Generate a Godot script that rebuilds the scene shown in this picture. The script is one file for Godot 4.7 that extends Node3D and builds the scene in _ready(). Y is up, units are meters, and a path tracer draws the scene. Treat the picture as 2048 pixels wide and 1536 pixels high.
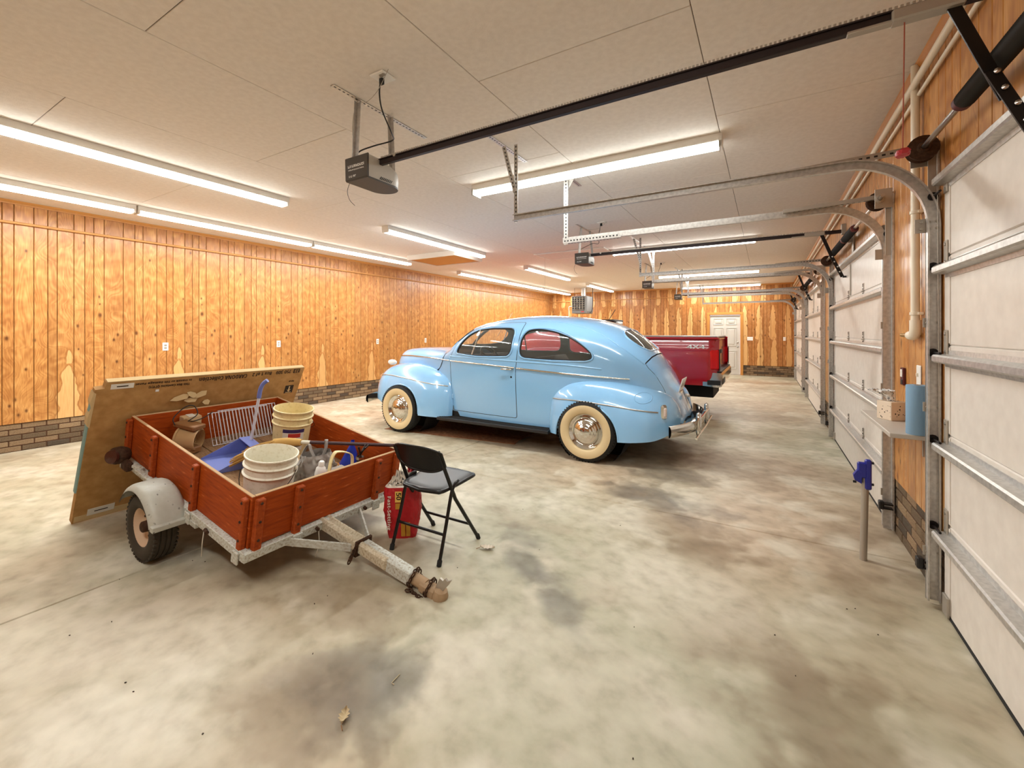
extends Node3D

const DOOR_H := 2.285
var doors := [[-0.01, -3.06], [-4.16, -7.21], [-8.31, -11.36], [-12.46, -15.51]]
# exposure and lamps, tuned together
const EXPOSURE := 1.62
const LAMP_ENERGY := 2.95
const TUBE_GLOW := 10.0
const LAMP_COLOR := Color(0.965, 0.98, 0.975)

func _ready() -> void:
	rng.seed = 7
	var cam := Camera3D.new()
	cam.name = "camera"
	add_child(cam)
	cam.position = Vector3(0, 1.45, 0)
	cam.rotation = Vector3(0, 0.5322, 0)
	cam.projection = Camera3D.PROJECTION_FRUSTUM
	cam.near = 0.05
	cam.far = 100.0
	cam.size = 2.0 * 0.05 * 768.0 / 861.8
	cam.frustum_offset = Vector2(0, -0.05 * 103.8 / 861.8)
	cam.current = true
	var we := WorldEnvironment.new()
	we.name = "world_environment"
	var env := Environment.new()
	env.background_mode = Environment.BG_COLOR
	env.background_color = Color(0.93, 0.96, 1.0)
	env.background_energy_multiplier = 3.0
	env.tonemap_mode = Environment.TONE_MAPPER_LINEAR
	env.tonemap_exposure = EXPOSURE
	env.sdfgi_enabled = true
	env.ssao_enabled = true
	env.ssil_enabled = true
	we.environment = env
	add_child(we)
	make_materials()
	build_lights()
	build_shell()
	build_doors()
	build_openers()
	build_sedan()
	build_pickup()
	build_trailer()
	build_contents()
	build_misc()
# ---------------------------------------------------------------- mesh builder
class MB:
	var v := PackedVector3Array()
	var n := PackedVector3Array()
	var uv := PackedVector2Array()
	var ix := PackedInt32Array()
	var xf := Transform3D.IDENTITY

	func vert(p: Vector3, nn: Vector3, t := Vector2.ZERO) -> int:
		v.push_back(xf * p)
		n.push_back((xf.basis * nn).normalized())
		uv.push_back(t)
		return v.size() - 1

	func tri(a: int, b: int, c: int) -> void:
		var g := (v[b] - v[a]).cross(v[c] - v[a])
		if g.dot(n[a] + n[b] + n[c]) > 0.0:
			ix.append_array(PackedInt32Array([a, c, b]))
		else:
			ix.append_array(PackedInt32Array([a, b, c]))

	func face(pts: Array, nn := Vector3.ZERO, uvs := []) -> void:
		var m := nn
		if m == Vector3.ZERO:
			m = (pts[1] - pts[0]).cross(pts[2] - pts[0]).normalized()
		var ids := []
		for i in pts.size():
			ids.append(vert(pts[i], m, uvs[i] if uvs.size() > i else Vector2.ZERO))
		for i in range(1, pts.size() - 1):
			tri(ids[0], ids[i], ids[i + 1])

	# box centred at c; b > 0 chamfers all edges
	func box(c: Vector3, s: Vector3, b := 0.0, bs := Basis.IDENTITY) -> void:
		var h := s * 0.5
		b = minf(b, minf(h.x, minf(h.y, h.z)) * 0.98)
		var ax := [Vector3.RIGHT, Vector3.UP, Vector3.BACK]
		for a in 3:
			for sg in [-1.0, 1.0]:
				var u: Vector3 = ax[(a + 1) % 3]
				var w: Vector3 = ax[(a + 2) % 3]
				var hu: float = h[(a + 1) % 3] - b
				var hw: float = h[(a + 2) % 3] - b
				var o: Vector3 = ax[a] * h[a] * sg
				var f := []
				for k in [[-1, -1], [1, -1], [1, 1], [-1, 1]]:
					f.append(c + bs * (o + u * hu * k[0] + w * hw * k[1]))
				face(f, bs * (ax[a] * sg), [Vector2(0, 0), Vector2(1, 0), Vector2(1, 1), Vector2(0, 1)])
		if b <= 0.0:
			return
		for a in 3:
			var e: Vector3 = ax[a]
			var u: Vector3 = ax[(a + 1) % 3]
			var w: Vector3 = ax[(a + 2) % 3]
			var he: float = h[a] - b
			for su in [-1.0, 1.0]:
				for sw in [-1.0, 1.0]:
					var p1: Vector3 = u * su * h[(a + 1) % 3] + w * sw * (h[(a + 2) % 3] - b)
					var p2: Vector3 = u * su * (h[(a + 1) % 3] - b) + w * sw * h[(a + 2) % 3]
					face([c + bs * (p1 - e * he), c + bs * (p1 + e * he), c + bs * (p2 + e * he), c + bs * (p2 - e * he)], bs * (u * su + w * sw).normalized())
		for sx in [-1.0, 1.0]:
			for sy in [-1.0, 1.0]:
				for sz in [-1.0, 1.0]:
					face([c + bs * Vector3(sx * h.x, sy * (h.y - b), sz * (h.z - b)), c + bs * Vector3(sx * (h.x - b), sy * h.y, sz * (h.z - b)), c + bs * Vector3(sx * (h.x - b), sy * (h.y - b), sz * h.z)], bs * Vector3(sx, sy, sz).normalized())

	# box by two corners
	func bb(a: Vector3, b: Vector3, ch := 0.0) -> void:
		box((a + b) * 0.5, (b - a).abs(), ch)

	# bar between two points with rectangular section
	func bar(a: Vector3, b: Vector3, w: float, hgt: float, ch := 0.0, up := Vector3.UP) -> void:
		var d := (b - a).normalized()
		if absf(d.dot(up)) > 0.98:
			up = Vector3.RIGHT
		var s := d.cross(up).normalized()
		var t := s.cross(d).normalized()
		box((a + b) * 0.5, Vector3(w, hgt, a.distance_to(b)), ch, Basis(s, t, d))

	func tube(path: Array, r: float, seg := 8, closed := false, caps := true, r2 := -1.0) -> void:
		var cnt := path.size()
		var rings := []
		var pn := Vector3.ZERO
		for i in cnt:
			var p: Vector3 = path[i]
			var d: Vector3
			if closed:
				d = path[(i + 1) % cnt] - path[(i - 1 + cnt) % cnt]
			else:
				d = path[mini(i + 1, cnt - 1)] - path[maxi(i - 1, 0)]
			d = d.normalized()
			if pn == Vector3.ZERO:
				pn = d.cross(Vector3.UP if absf(d.y) < 0.9 else Vector3.RIGHT).normalized()
			else:
				pn = (pn - d * pn.dot(d)).normalized()
			var q := d.cross(pn)
			var rr := r if r2 < 0.0 else lerpf(r, r2, float(i) / float(maxi(cnt - 1, 1)))
			var ring := []
			for k in seg:
				var a := TAU * k / seg
				var nn: Vector3 = pn * cos(a) + q * sin(a)
				ring.append(vert(p + nn * rr, nn, Vector2(float(k) / seg, float(i) / cnt)))
			rings.append(ring)
		for i in (cnt if closed else cnt - 1):
			var A: Array = rings[i]
			var B: Array = rings[(i + 1) % cnt]
			for k in seg:
				var k2 := (k + 1) % seg
				tri(A[k], B[k], B[k2])
				tri(A[k], B[k2], A[k2])
		if caps and not closed:
			for e in [0, cnt - 1]:
				var p: Vector3 = path[e]
				var d: Vector3 = (path[0] - path[1]) if e == 0 else (path[cnt - 1] - path[cnt - 2])
				var pts := []
				for k in seg:
					pts.append(xf.affine_inverse() * v[rings[e][k]])
				face(pts, d.normalized())

	# profile: array of Vector2(r, h) revolved round axis through o
	func lathe(prof: Array, seg: int, o := Vector3.ZERO, axis := Vector3.UP, smooth := true, arc := TAU) -> void:
		var a := axis.normalized()
		var s := a.cross(Vector3.RIGHT if absf(a.x) < 0.9 else Vector3.UP).normalized()
		var t := a.cross(s)
		var L := prof.size()
		var full := arc > TAU - 0.001
		for i in L - 1:
			var p0: Vector2 = prof[i]
			var p1: Vector2 = prof[i + 1]
			if p0.distance_to(p1) < 1e-6:
				continue
			var tn := (p1 - p0).normalized()
			var f := Vector2(tn.y, -tn.x)
			var n0 := f
			var n1 := f
			if smooth:
				if i > 0:
					var q: Vector2 = (p0 - prof[i - 1]).normalized()
					if q.dot(tn) > 0.6:
						n0 = (f + Vector2(q.y, -q.x)).normalized()
				if i < L - 2:
					var q: Vector2 = (prof[i + 2] - p1).normalized()
					if q.dot(tn) > 0.6:
						n1 = (f + Vector2(q.y, -q.x)).normalized()
			var ra := []
			var rb := []
			for k in (seg if full else seg + 1):
				var g := arc * k / seg
				var d := s * cos(g) + t * sin(g)
				ra.append(vert(o + d * p0.x + a * p0.y, d * n0.x + a * n0.y, Vector2(float(k) / seg, float(i) / L)))
				rb.append(vert(o + d * p1.x + a * p1.y, d * n1.x + a * n1.y, Vector2(float(k) / seg, float(i + 1) / L)))
			for k in seg:
				var k2 := (k + 1) % seg if full else k + 1
				if p0.x > 1e-5:
					tri(ra[k], rb[k], ra[k2])
				if p1.x > 1e-5:
					tri(ra[k2], rb[k], rb[k2])

	# extrude a 2D polygon: local x,y of basis; from o along basis z by len
	func extrude(poly: PackedVector2Array, o: Vector3, bs: Basis, length: float, caps := true) -> void:
		var area := 0.0
		for i in poly.size():
			area += poly[i].cross(poly[(i + 1) % poly.size()])
		var sg := 1.0 if area > 0.0 else -1.0
		for i in poly.size():
			var p := poly[i]
			var q := poly[(i + 1) % poly.size()]
			var e := (q - p).normalized()
			var nn := bs.x * e.y * sg - bs.y * e.x * sg
			var a := o + bs.x * p.x + bs.y * p.y
			var b := o + bs.x * q.x + bs.y * q.y
			face([a, b, b + bs.z * length, a + bs.z * length], nn)
		if caps:
			var t := Geometry2D.triangulate_polygon(poly)
			for k in 2:
				var off := bs.z * length * k
				var nn := bs.z * (1.0 if k == 1 else -1.0)
				for i in range(0, t.size(), 3):
					face([o + off + bs.x * poly[t[i]].x + bs.y * poly[t[i]].y, o + off + bs.x * poly[t[i + 1]].x + bs.y * poly[t[i + 1]].y, o + off + bs.x * poly[t[i + 2]].x + bs.y * poly[t[i + 2]].y], nn)

	# sweep an open or closed 2D profile along a path; sides: fixed side vector per path (x axis of profile)
	func sweep(poly: PackedVector2Array, path: Array, side: Vector3, closed_poly := true) -> void:
		var cnt := path.size()
		var m := poly.size()
		var segs := m if closed_poly else m - 1
		for j in segs:
			var p := poly[j]
			var q := poly[(j + 1) % m]
			var e := (q - p).normalized()
			var ra := []
			var rb := []
			for i in cnt:
				var d: Vector3 = (path[mini(i + 1, cnt - 1)] - path[maxi(i - 1, 0)]).normalized()
				var s := (side - d * side.dot(d)).normalized()
				var t := d.cross(s).normalized()
				var nn := s * e.y - t * e.x
				ra.append(vert(path[i] + s * p.x + t * p.y, nn))
				rb.append(vert(path[i] + s * q.x + t * q.y, nn))
			for i in cnt - 1:
				tri(ra[i], rb[i], rb[i + 1])
				tri(ra[i], rb[i + 1], ra[i + 1])

	# parametric grid; f(u,v) -> Vector3 over index range, smooth normals
	func grid(f: Callable, us: Array, vs: Array, flip := 1.0, uvs := 1.0) -> void:
		var ids := []
		for i in us.size():
			for j in vs.size():
				var p: Vector3 = f.call(us[i], vs[j])
				ids.append(vert(p, nrm(f, us[i], vs[j], us, vs) * flip, Vector2(float(i) / (us.size() - 1), float(j) / (vs.size() - 1)) * uvs))
		var w := vs.size()
		for i in us.size() - 1:
			for j in w - 1:
				tri(ids[i * w + j], ids[i * w + j + 1], ids[(i + 1) * w + j + 1])
				tri(ids[i * w + j], ids[(i + 1) * w + j + 1], ids[(i + 1) * w + j])

	func nrm(f: Callable, u: float, w: float, us: Array, vs: Array) -> Vector3:
		var eu: float = (us[-1] - us[0]) * 0.0015
		var ev: float = (vs[-1] - vs[0]) * 0.0015
		var a: Vector3 = f.call(minf(u + eu, us[-1]), w) - f.call(maxf(u - eu, us[0]), w)
		var b: Vector3 = f.call(u, minf(w + ev, vs[-1])) - f.call(u, maxf(w - ev, vs[0]))
		return a.cross(b).normalized()

	# grid cells clipped to polygons (keep: at least one, or all if empty) and cut by holes, in (u,v)
	func patch(f: Callable, us: Array, vs: Array, keep: Array, holes: Array, flip: float, mirror := 1.0) -> void:
		var cache := {}
		for i in us.size() - 1:
			for j in vs.size() - 1:
				var cell := PackedVector2Array([Vector2(us[i], vs[j]), Vector2(us[i + 1], vs[j]), Vector2(us[i + 1], vs[j + 1]), Vector2(us[i], vs[j + 1])])
				var rc := Rect2(cell[0], cell[2] - cell[0])
				var pieces := [cell]
				if keep.size():
					pieces = []
					for k in keep:
						if not k[1].intersects(rc):
							continue
						for q in Geometry2D.intersect_polygons(cell, k[0]):
							pieces.append(q)
				for hole in holes:
					if not hole[1].intersects(rc):
						continue
					var nx := []
					for q in pieces:
						for z in Geometry2D.clip_polygons(q, hole[0]):
							if not Geometry2D.is_polygon_clockwise(z):
								nx.append(z)
					pieces = nx
				for q in pieces:
					var ids := []
					for p in q:
						var key := Vector2i(roundi(p.x * 20000.0), roundi(p.y * 20000.0))
						if not cache.has(key):
							var P: Vector3 = f.call(p.x, p.y)
							var N := nrm(f, p.x, p.y, us, vs) * flip
							P.z *= mirror
							N.z *= mirror
							cache[key] = vert(P, N, p)
						ids.append(cache[key])
					if q.size() == 4:
						tri(ids[0], ids[1], ids[2])
						tri(ids[0], ids[2], ids[3])
					else:
						var t := Geometry2D.triangulate_polygon(q)
						for k in range(0, t.size(), 3):
							tri(ids[t[k]], ids[t[k + 1]], ids[t[k + 2]])

	func mesh() -> ArrayMesh:
		var a := []
		a.resize(Mesh.ARRAY_MAX)
		a[Mesh.ARRAY_VERTEX] = v
		a[Mesh.ARRAY_NORMAL] = n
		a[Mesh.ARRAY_TEX_UV] = uv
		a[Mesh.ARRAY_INDEX] = ix
		var m := ArrayMesh.new()
		if v.size() and ix.size():
			m.add_surface_from_arrays(Mesh.PRIMITIVE_TRIANGLES, a)
		return m

# ---------------------------------------------------------------- scene helpers
var M := {}
var used := {}
var rng := RandomNumberGenerator.new()

func numbered(called: String) -> String:
	if not used.has(called):
		used[called] = 0
		return called
	used[called] += 1
	return "%s_%03d" % [called, used[called]]

func thing(called: String, label: String, category: String, at := Vector3.ZERO, group := "") -> Node3D:
	var o := Node3D.new()
	o.name = numbered(called)
	add_child(o)
	o.position = at
	o.set_meta("label", label)
	o.set_meta("category", category)
	if group != "":
		o.set_meta("group", group)
	return o

func part(parent: Node, called: String, mb, m: Material, at := Vector3.ZERO) -> MeshInstance3D:
	var o := MeshInstance3D.new()
	o.name = called
	o.mesh = mb.mesh() if mb is MB else mb
	o.material_override = m
	o.position = at
	parent.add_child(o, true)
	return o

func structure(called: String) -> Node3D:
	var o := Node3D.new()
	o.name = called
	o.set_meta("kind", "structure")
	add_child(o)
	return o

func mat(c: Color, rough := 0.6, metal := 0.0, extra := {}) -> StandardMaterial3D:
	var m := StandardMaterial3D.new()
	m.albedo_color = c
	m.roughness = rough
	m.metallic = metal
	for k in extra:
		m.set(k, extra[k])
	return m

func rgb8(r: int, g: int, b: int) -> Color:
	return Color(r / 255.0, g / 255.0, b / 255.0)

func noise(sd: int, freq: float, oct := 4, type := FastNoiseLite.TYPE_SIMPLEX_SMOOTH) -> FastNoiseLite:
	var f := FastNoiseLite.new()
	f.seed = sd
	f.frequency = freq
	f.noise_type = type
	f.fractal_octaves = oct
	return f

# piecewise cubic through points [[x, y], ...]
func ev(t: Array, x: float) -> float:
	var c := t.size()
	if x <= t[0][0]:
		return t[0][1]
	if x >= t[c - 1][0]:
		return t[c - 1][1]
	var i := 0
	while i < c - 2 and t[i + 1][0] < x:
		i += 1
	var x0: float = t[i][0]
	var x1: float = t[i + 1][0]
	var y0: float = t[i][1]
	var y1: float = t[i + 1][1]
	var hh := x1 - x0
	var d := (y1 - y0) / hh
	var m0 := d
	var m1 := d
	if i > 0:
		var dp: float = (y0 - t[i - 1][1]) / (x0 - t[i - 1][0])
		m0 = 0.0 if dp * d <= 0.0 else 2.0 * dp * d / (dp + d)
	if i < c - 2:
		var dn: float = (t[i + 2][1] - y1) / (t[i + 2][0] - x1)
		m1 = 0.0 if dn * d <= 0.0 else 2.0 * dn * d / (dn + d)
	var s := (x - x0) / hh
	var s2 := s * s
	var s3 := s2 * s
	return y0 * (2 * s3 - 3 * s2 + 1) + m0 * hh * (s3 - 2 * s2 + s) + y1 * (-2 * s3 + 3 * s2) + m1 * hh * (s3 - s2)

func lin(a: float, b: float, k: int) -> Array:
	var o := []
	for i in k + 1:
		o.append(lerpf(a, b, float(i) / k))
	return o

func withbox(p: PackedVector2Array) -> Array:
	var r := Rect2(p[0], Vector2.ZERO)
	for q in p:
		r = r.expand(q)
	if Geometry2D.is_polygon_clockwise(p):
		p.reverse()
	return [p, r.grow(0.001)]

func smooth_path(pts: Array, per := 6, closed := false) -> Array:
	var o := []
	var c := pts.size()
	for i in (c if closed else c - 1):
		var p0 = pts[(i - 1 + c) % c] if closed or i > 0 else pts[i]
		var p1 = pts[i]
		var p2 = pts[(i + 1) % c]
		var p3 = pts[(i + 2) % c] if closed or i + 2 < c else p2
		for k in per:
			var t := float(k) / per
			o.append(p1.cubic_interpolate(p2, p0, p3, t))
	if not closed:
		o.append(pts[c - 1])
	return o

func text_mesh(s: String, size: float, depth := 0.001, bold := true, font_name := "Droid Sans") -> TextMesh:
	var t := TextMesh.new()
	var f := SystemFont.new()
	f.font_names = PackedStringArray([font_name])
	if bold:
		f.font_weight = 700
	t.font = f
	t.text = s
	t.font_size = 64
	t.pixel_size = size / 64.0
	t.depth = depth
	return t

# lettering scaled to a given width and letter height
func fit_text(parent: Node, s: String, width: float, hgt: float, m: Material) -> MeshInstance3D:
	var t := text_mesh(s, 0.1, 0.001)
	var b := t.get_aabb().size
	var o := part(parent, "lettering", t, m)
	o.scale = Vector3(width / maxf(b.x, 0.001), hgt / maxf(b.y, 0.001), 1.0)
	return o

func tex_from(w: int, hgt: int, data: PackedByteArray) -> ImageTexture:
	return ImageTexture.create_from_image(Image.create_from_data(w, hgt, false, Image.FORMAT_RGB8, data))
# ---------------------------------------------------------------- surfaces
const XL := -7.85
const XR := 0.81
const ZF := -16.43
const ZB := 3.4
const CH := 3.04

func make_wood(sd: int, figured: bool) -> ImageTexture:
	var W := 620
	var H := 760
	var n1 := noise(sd, 1.0, 3)
	var n2 := noise(sd + 5, 1.0, 2)
	var nf := noise(sd + 9, 1.0, 2)
	var r := RandomNumberGenerator.new()
	r.seed = sd * 17 + 3
	var knots := []
	for k in 20:
		knots.append([r.randf_range(0.03, 1.22), r.randf_range(0.4, 3.0), r.randf_range(0.008, 0.019)])
	var tongues := []   # cx, y bottom, y top, half width
	if figured:
		for k in 3:
			tongues.append([0.22 + 0.42 * k, 0.1, 1.3 + 0.05 * k, 0.10])
			tongues.append([0.19 + 0.42 * k, 1.18, 2.35, 0.095])
			tongues.append([0.32 + 0.42 * k, 2.42, 3.4, 0.08])
	else:
		tongues.append([0.62, 0.0, 1.02, 0.12])
		tongues.append([0.63, 1.04, 1.22, 0.03])
	var d := PackedByteArray()
	d.resize(W * H * 3)
	var dark := Color(0.645, 0.41, 0.21)
	var mid := Color(0.78, 0.555, 0.315)
	var lite := Color(0.865, 0.665, 0.42)
	var sap := Color(0.905, 0.72, 0.48)
	var o := 0
	for py in H:
		var Y := (1.0 - float(py) / H) * 3.05
		var near := []
		for k in knots:
			if absf(k[1] - Y) < 0.16:
				near.append(k)
		for px in W:
			var X := float(px) / W * 2.51
			var s := 0 if X < 1.255 else 1
			var xs := X - s * 1.255
			var nx := xs + s * 4.04
			var bend := 0.0
			var kn := 0.0
			var halo := 0.0
			for k in near:
				var dx: float = xs - k[0] - s * 0.02
				var dy: float = (Y - k[1] + s * 0.06)
				var rr: float = dx * dx + dy * dy * 0.35
				var kr: float = k[2]
				kn += exp(-rr / (kr * kr))
				halo += exp(-rr / (kr * kr * 18.0))
				bend += dx * exp(-(dx * dx * 40.0 + dy * dy * 60.0)) * 1.5
			var field := n1.get_noise_2d((nx + bend) * 2.6, Y * 0.42)
			var rings := sin(field * 46.0 + nx * 9.0)
			var fine := nf.get_noise_2d(nx * 120.0, Y * 4.0)
			var mott := n2.get_noise_2d(nx * 7.0, Y * 6.0)
			var val := 0.50 + 0.16 * rings + 0.30 * fine + 0.34 * mott + halo * 0.15
			var c := dark.lerp(mid, clampf(val * 1.7, 0.0, 1.0)) if val < 0.59 else mid.lerp(lite, clampf((val - 0.59) * 2.6, 0.0, 1.0))
			if figured:
				c = c.lerp(dark, 0.42)
			var edge := 0.0
			for t in tongues:
				if Y < t[1] or Y > t[2]:
					continue
				var f: float = (Y - t[1]) / (t[2] - t[1])
				var wv: float = t[3] * sqrt(maxf(0.0, 1.0 - f * f)) * (1.0 + 0.35 * n1.get_noise_2d(Y * 4.0 + 31.0 * t[0], 7.0))
				if figured:
					wv *= smoothstep(0.0, 0.05, f)
				var cx: float = t[0] + 0.035 * n1.get_noise_2d(Y * 2.3, t[0] * 50.0) + s * 0.03
				var dd: float = absf(xs - cx) - wv
				if dd < 0.0:
					c = sap.lerp(mid, clampf(0.12 - 0.5 * fine, 0.0, 0.4))
				if absf(dd) < 0.02:
					edge = maxf(edge, 1.0 - absf(dd) / (0.007 if dd < 0.0 else 0.02))
			c = c.lerp(Color(0.55, 0.33, 0.15), clampf(edge * 0.5, 0.0, 1.0))
			c = c.lerp(Color(0.36, 0.20, 0.09), clampf(kn, 0.0, 0.85))
			d[o] = int(clampf(c.r, 0, 1) * 255.0)
			d[o + 1] = int(clampf(c.g, 0, 1) * 255.0)
			d[o + 2] = int(clampf(c.b, 0, 1) * 255.0)
			o += 3
	return tex_from(W, H, d)

# stains on the slab: x, z, radius x, radius z, turn, strength, colour
func make_concrete() -> ImageTexture:
	var W := 900
	var H := 1500
	var a := noise(11, 0.22, 3)
	var b := noise(12, 1.1, 5)
	var c2 := noise(13, 4.0, 4)
	var e := noise(14, 0.5, 3)
	var warm := Color(0.76, 0.68, 0.58)
	var cool := Color(0.725, 0.705, 0.605)
	var pale := Color(0.845, 0.81, 0.735)
	var brown := Color(0.47, 0.385, 0.285)
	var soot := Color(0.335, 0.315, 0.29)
	var stains := [
		[-1.42, -1.22, 0.30, 0.20, 0.2, 0.62, soot], [-1.62, -1.02, 0.34, 0.2, 0.5, 0.5, brown], [-1.28, -1.35, 0.15, 0.2, 0.5, 0.5, soot],
		[-1.25, -2.35, 0.36, 0.12, -0.55, 0.58, soot], [-1.45, -2.62, 0.22, 0.13, -0.3, 0.35, soot], [-0.95, -2.08, 0.25, 0.10, -0.6, 0.6, soot],
		[-0.62, -3.35, 0.50, 0.35, -0.3, 0.45, brown], [-0.75, -3.9, 0.5, 0.3, -0.3, 0.6, soot], [-0.4, -3.1, 0.4, 0.2, 0.4, 0.4, brown],
		[0.25, -1.9, 0.28, 0.35, 0.4, 0.55, brown], [0.32, -1.55, 0.3, 0.3, 0.0, 0.5, brown], [-0.1, -2.3, 0.25, 0.2, 0.3, 0.35, brown],
		[-2.1, -1.55, 0.55, 0.25, 0.1, 0.4, brown], [-3.3, -0.9, 0.5, 0.25, 0.2, 0.25, brown], [-0.3, -5.0, 0.7, 0.25, -0.2, 0.4, brown],
		[-0.8, -4.6, 0.4, 0.3, 0.0, 0.5, soot], [-0.2, -6.6, 0.5, 0.3, 0.0, 0.3, brown], [0.0, -9.0, 0.6, 0.3, 0.0, 0.25, brown],
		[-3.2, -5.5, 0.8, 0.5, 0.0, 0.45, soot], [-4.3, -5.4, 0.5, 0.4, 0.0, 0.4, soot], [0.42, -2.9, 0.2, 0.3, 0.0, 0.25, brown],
		[0.45, -3.7, 0.10, 0.14, 0.0, -0.9, pale], [-0.5, -2.6, 0.5, 0.35, -0.4, -0.7, pale], [-2.3, -0.95, 0.5, 0.3, 0.3, -0.6, pale],
		[-0.75, -1.75, 0.5, 0.3, -0.3, -0.45, pale], [-2.9, -0.6, 0.5, 0.25, 0.3, -0.5, pale], [-1.5, -0.6, 0.4, 0.2, 0.0, -0.35, pale],
		[-5.5, -2.0, 1.2, 0.8, 0.0, -0.3, pale], [-1.9, -3.3, 0.8, 0.35, 0.0, -0.4, pale], [-0.3, -11.0, 1.0, 2.0, 0.0, -0.4, pale]]
	var d := PackedByteArray()
	d.resize(W * H * 3)
	var o := 0
	for py in H:
		var z := lerpf(ZB, ZF, (py + 0.5) / H)
		var near := []
		for s in stains:
			if absf(z - s[1]) < 2.6 * maxf(s[2], s[3]):
				near.append(s)
		for px in W:
			var x := lerpf(XL - 0.1, XR + 0.25, (px + 0.5) / W)
			var vb := b.get_noise_2d(x, z)
			var vc := c2.get_noise_2d(x * 0.8 + vb * 0.3, z * 0.8)
			var c := warm.lerp(cool, clampf(0.5 + a.get_noise_2d(x, z) * 1.3 + vb * 0.35, 0.0, 1.0))
			c = c.lerp(pale, clampf(vb * 1.6 + vc * 0.7, 0.0, 0.75))
			c = c.lerp(brown, clampf(-vb * 0.55 - vc * 0.35 - 0.12 + e.get_noise_2d(x, z) * 0.4, 0.0, 0.32))
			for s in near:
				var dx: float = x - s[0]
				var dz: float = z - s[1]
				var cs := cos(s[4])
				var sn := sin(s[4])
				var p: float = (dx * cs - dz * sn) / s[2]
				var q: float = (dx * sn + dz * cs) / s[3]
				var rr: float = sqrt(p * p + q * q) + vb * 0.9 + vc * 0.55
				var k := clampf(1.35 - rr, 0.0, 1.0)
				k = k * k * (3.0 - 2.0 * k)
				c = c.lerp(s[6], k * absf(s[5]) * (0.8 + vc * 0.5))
			d[o] = int(clampf(c.r, 0, 1) * 255.0)
			d[o + 1] = int(clampf(c.g, 0, 1) * 255.0)
			d[o + 2] = int(clampf(c.b, 0, 1) * 255.0)
			o += 3
	return tex_from(W, H, d)

func noise_tex(sd: int, freq: float, stops: Array, size := 256, oct := 4, as_normal := false) -> NoiseTexture2D:
	var t := NoiseTexture2D.new()
	t.width = size
	t.height = size
	t.seamless = true
	t.noise = noise(sd, freq, oct)
	if stops.size():
		var g := Gradient.new()
		g.offsets = PackedFloat32Array()
		var of := PackedFloat32Array()
		var co := PackedColorArray()
		for s in stops:
			of.append(s[0])
			co.append(s[1])
		g.offsets = of
		g.colors = co
		t.color_ramp = g
	t.as_normal_map = as_normal
	return t

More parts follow.
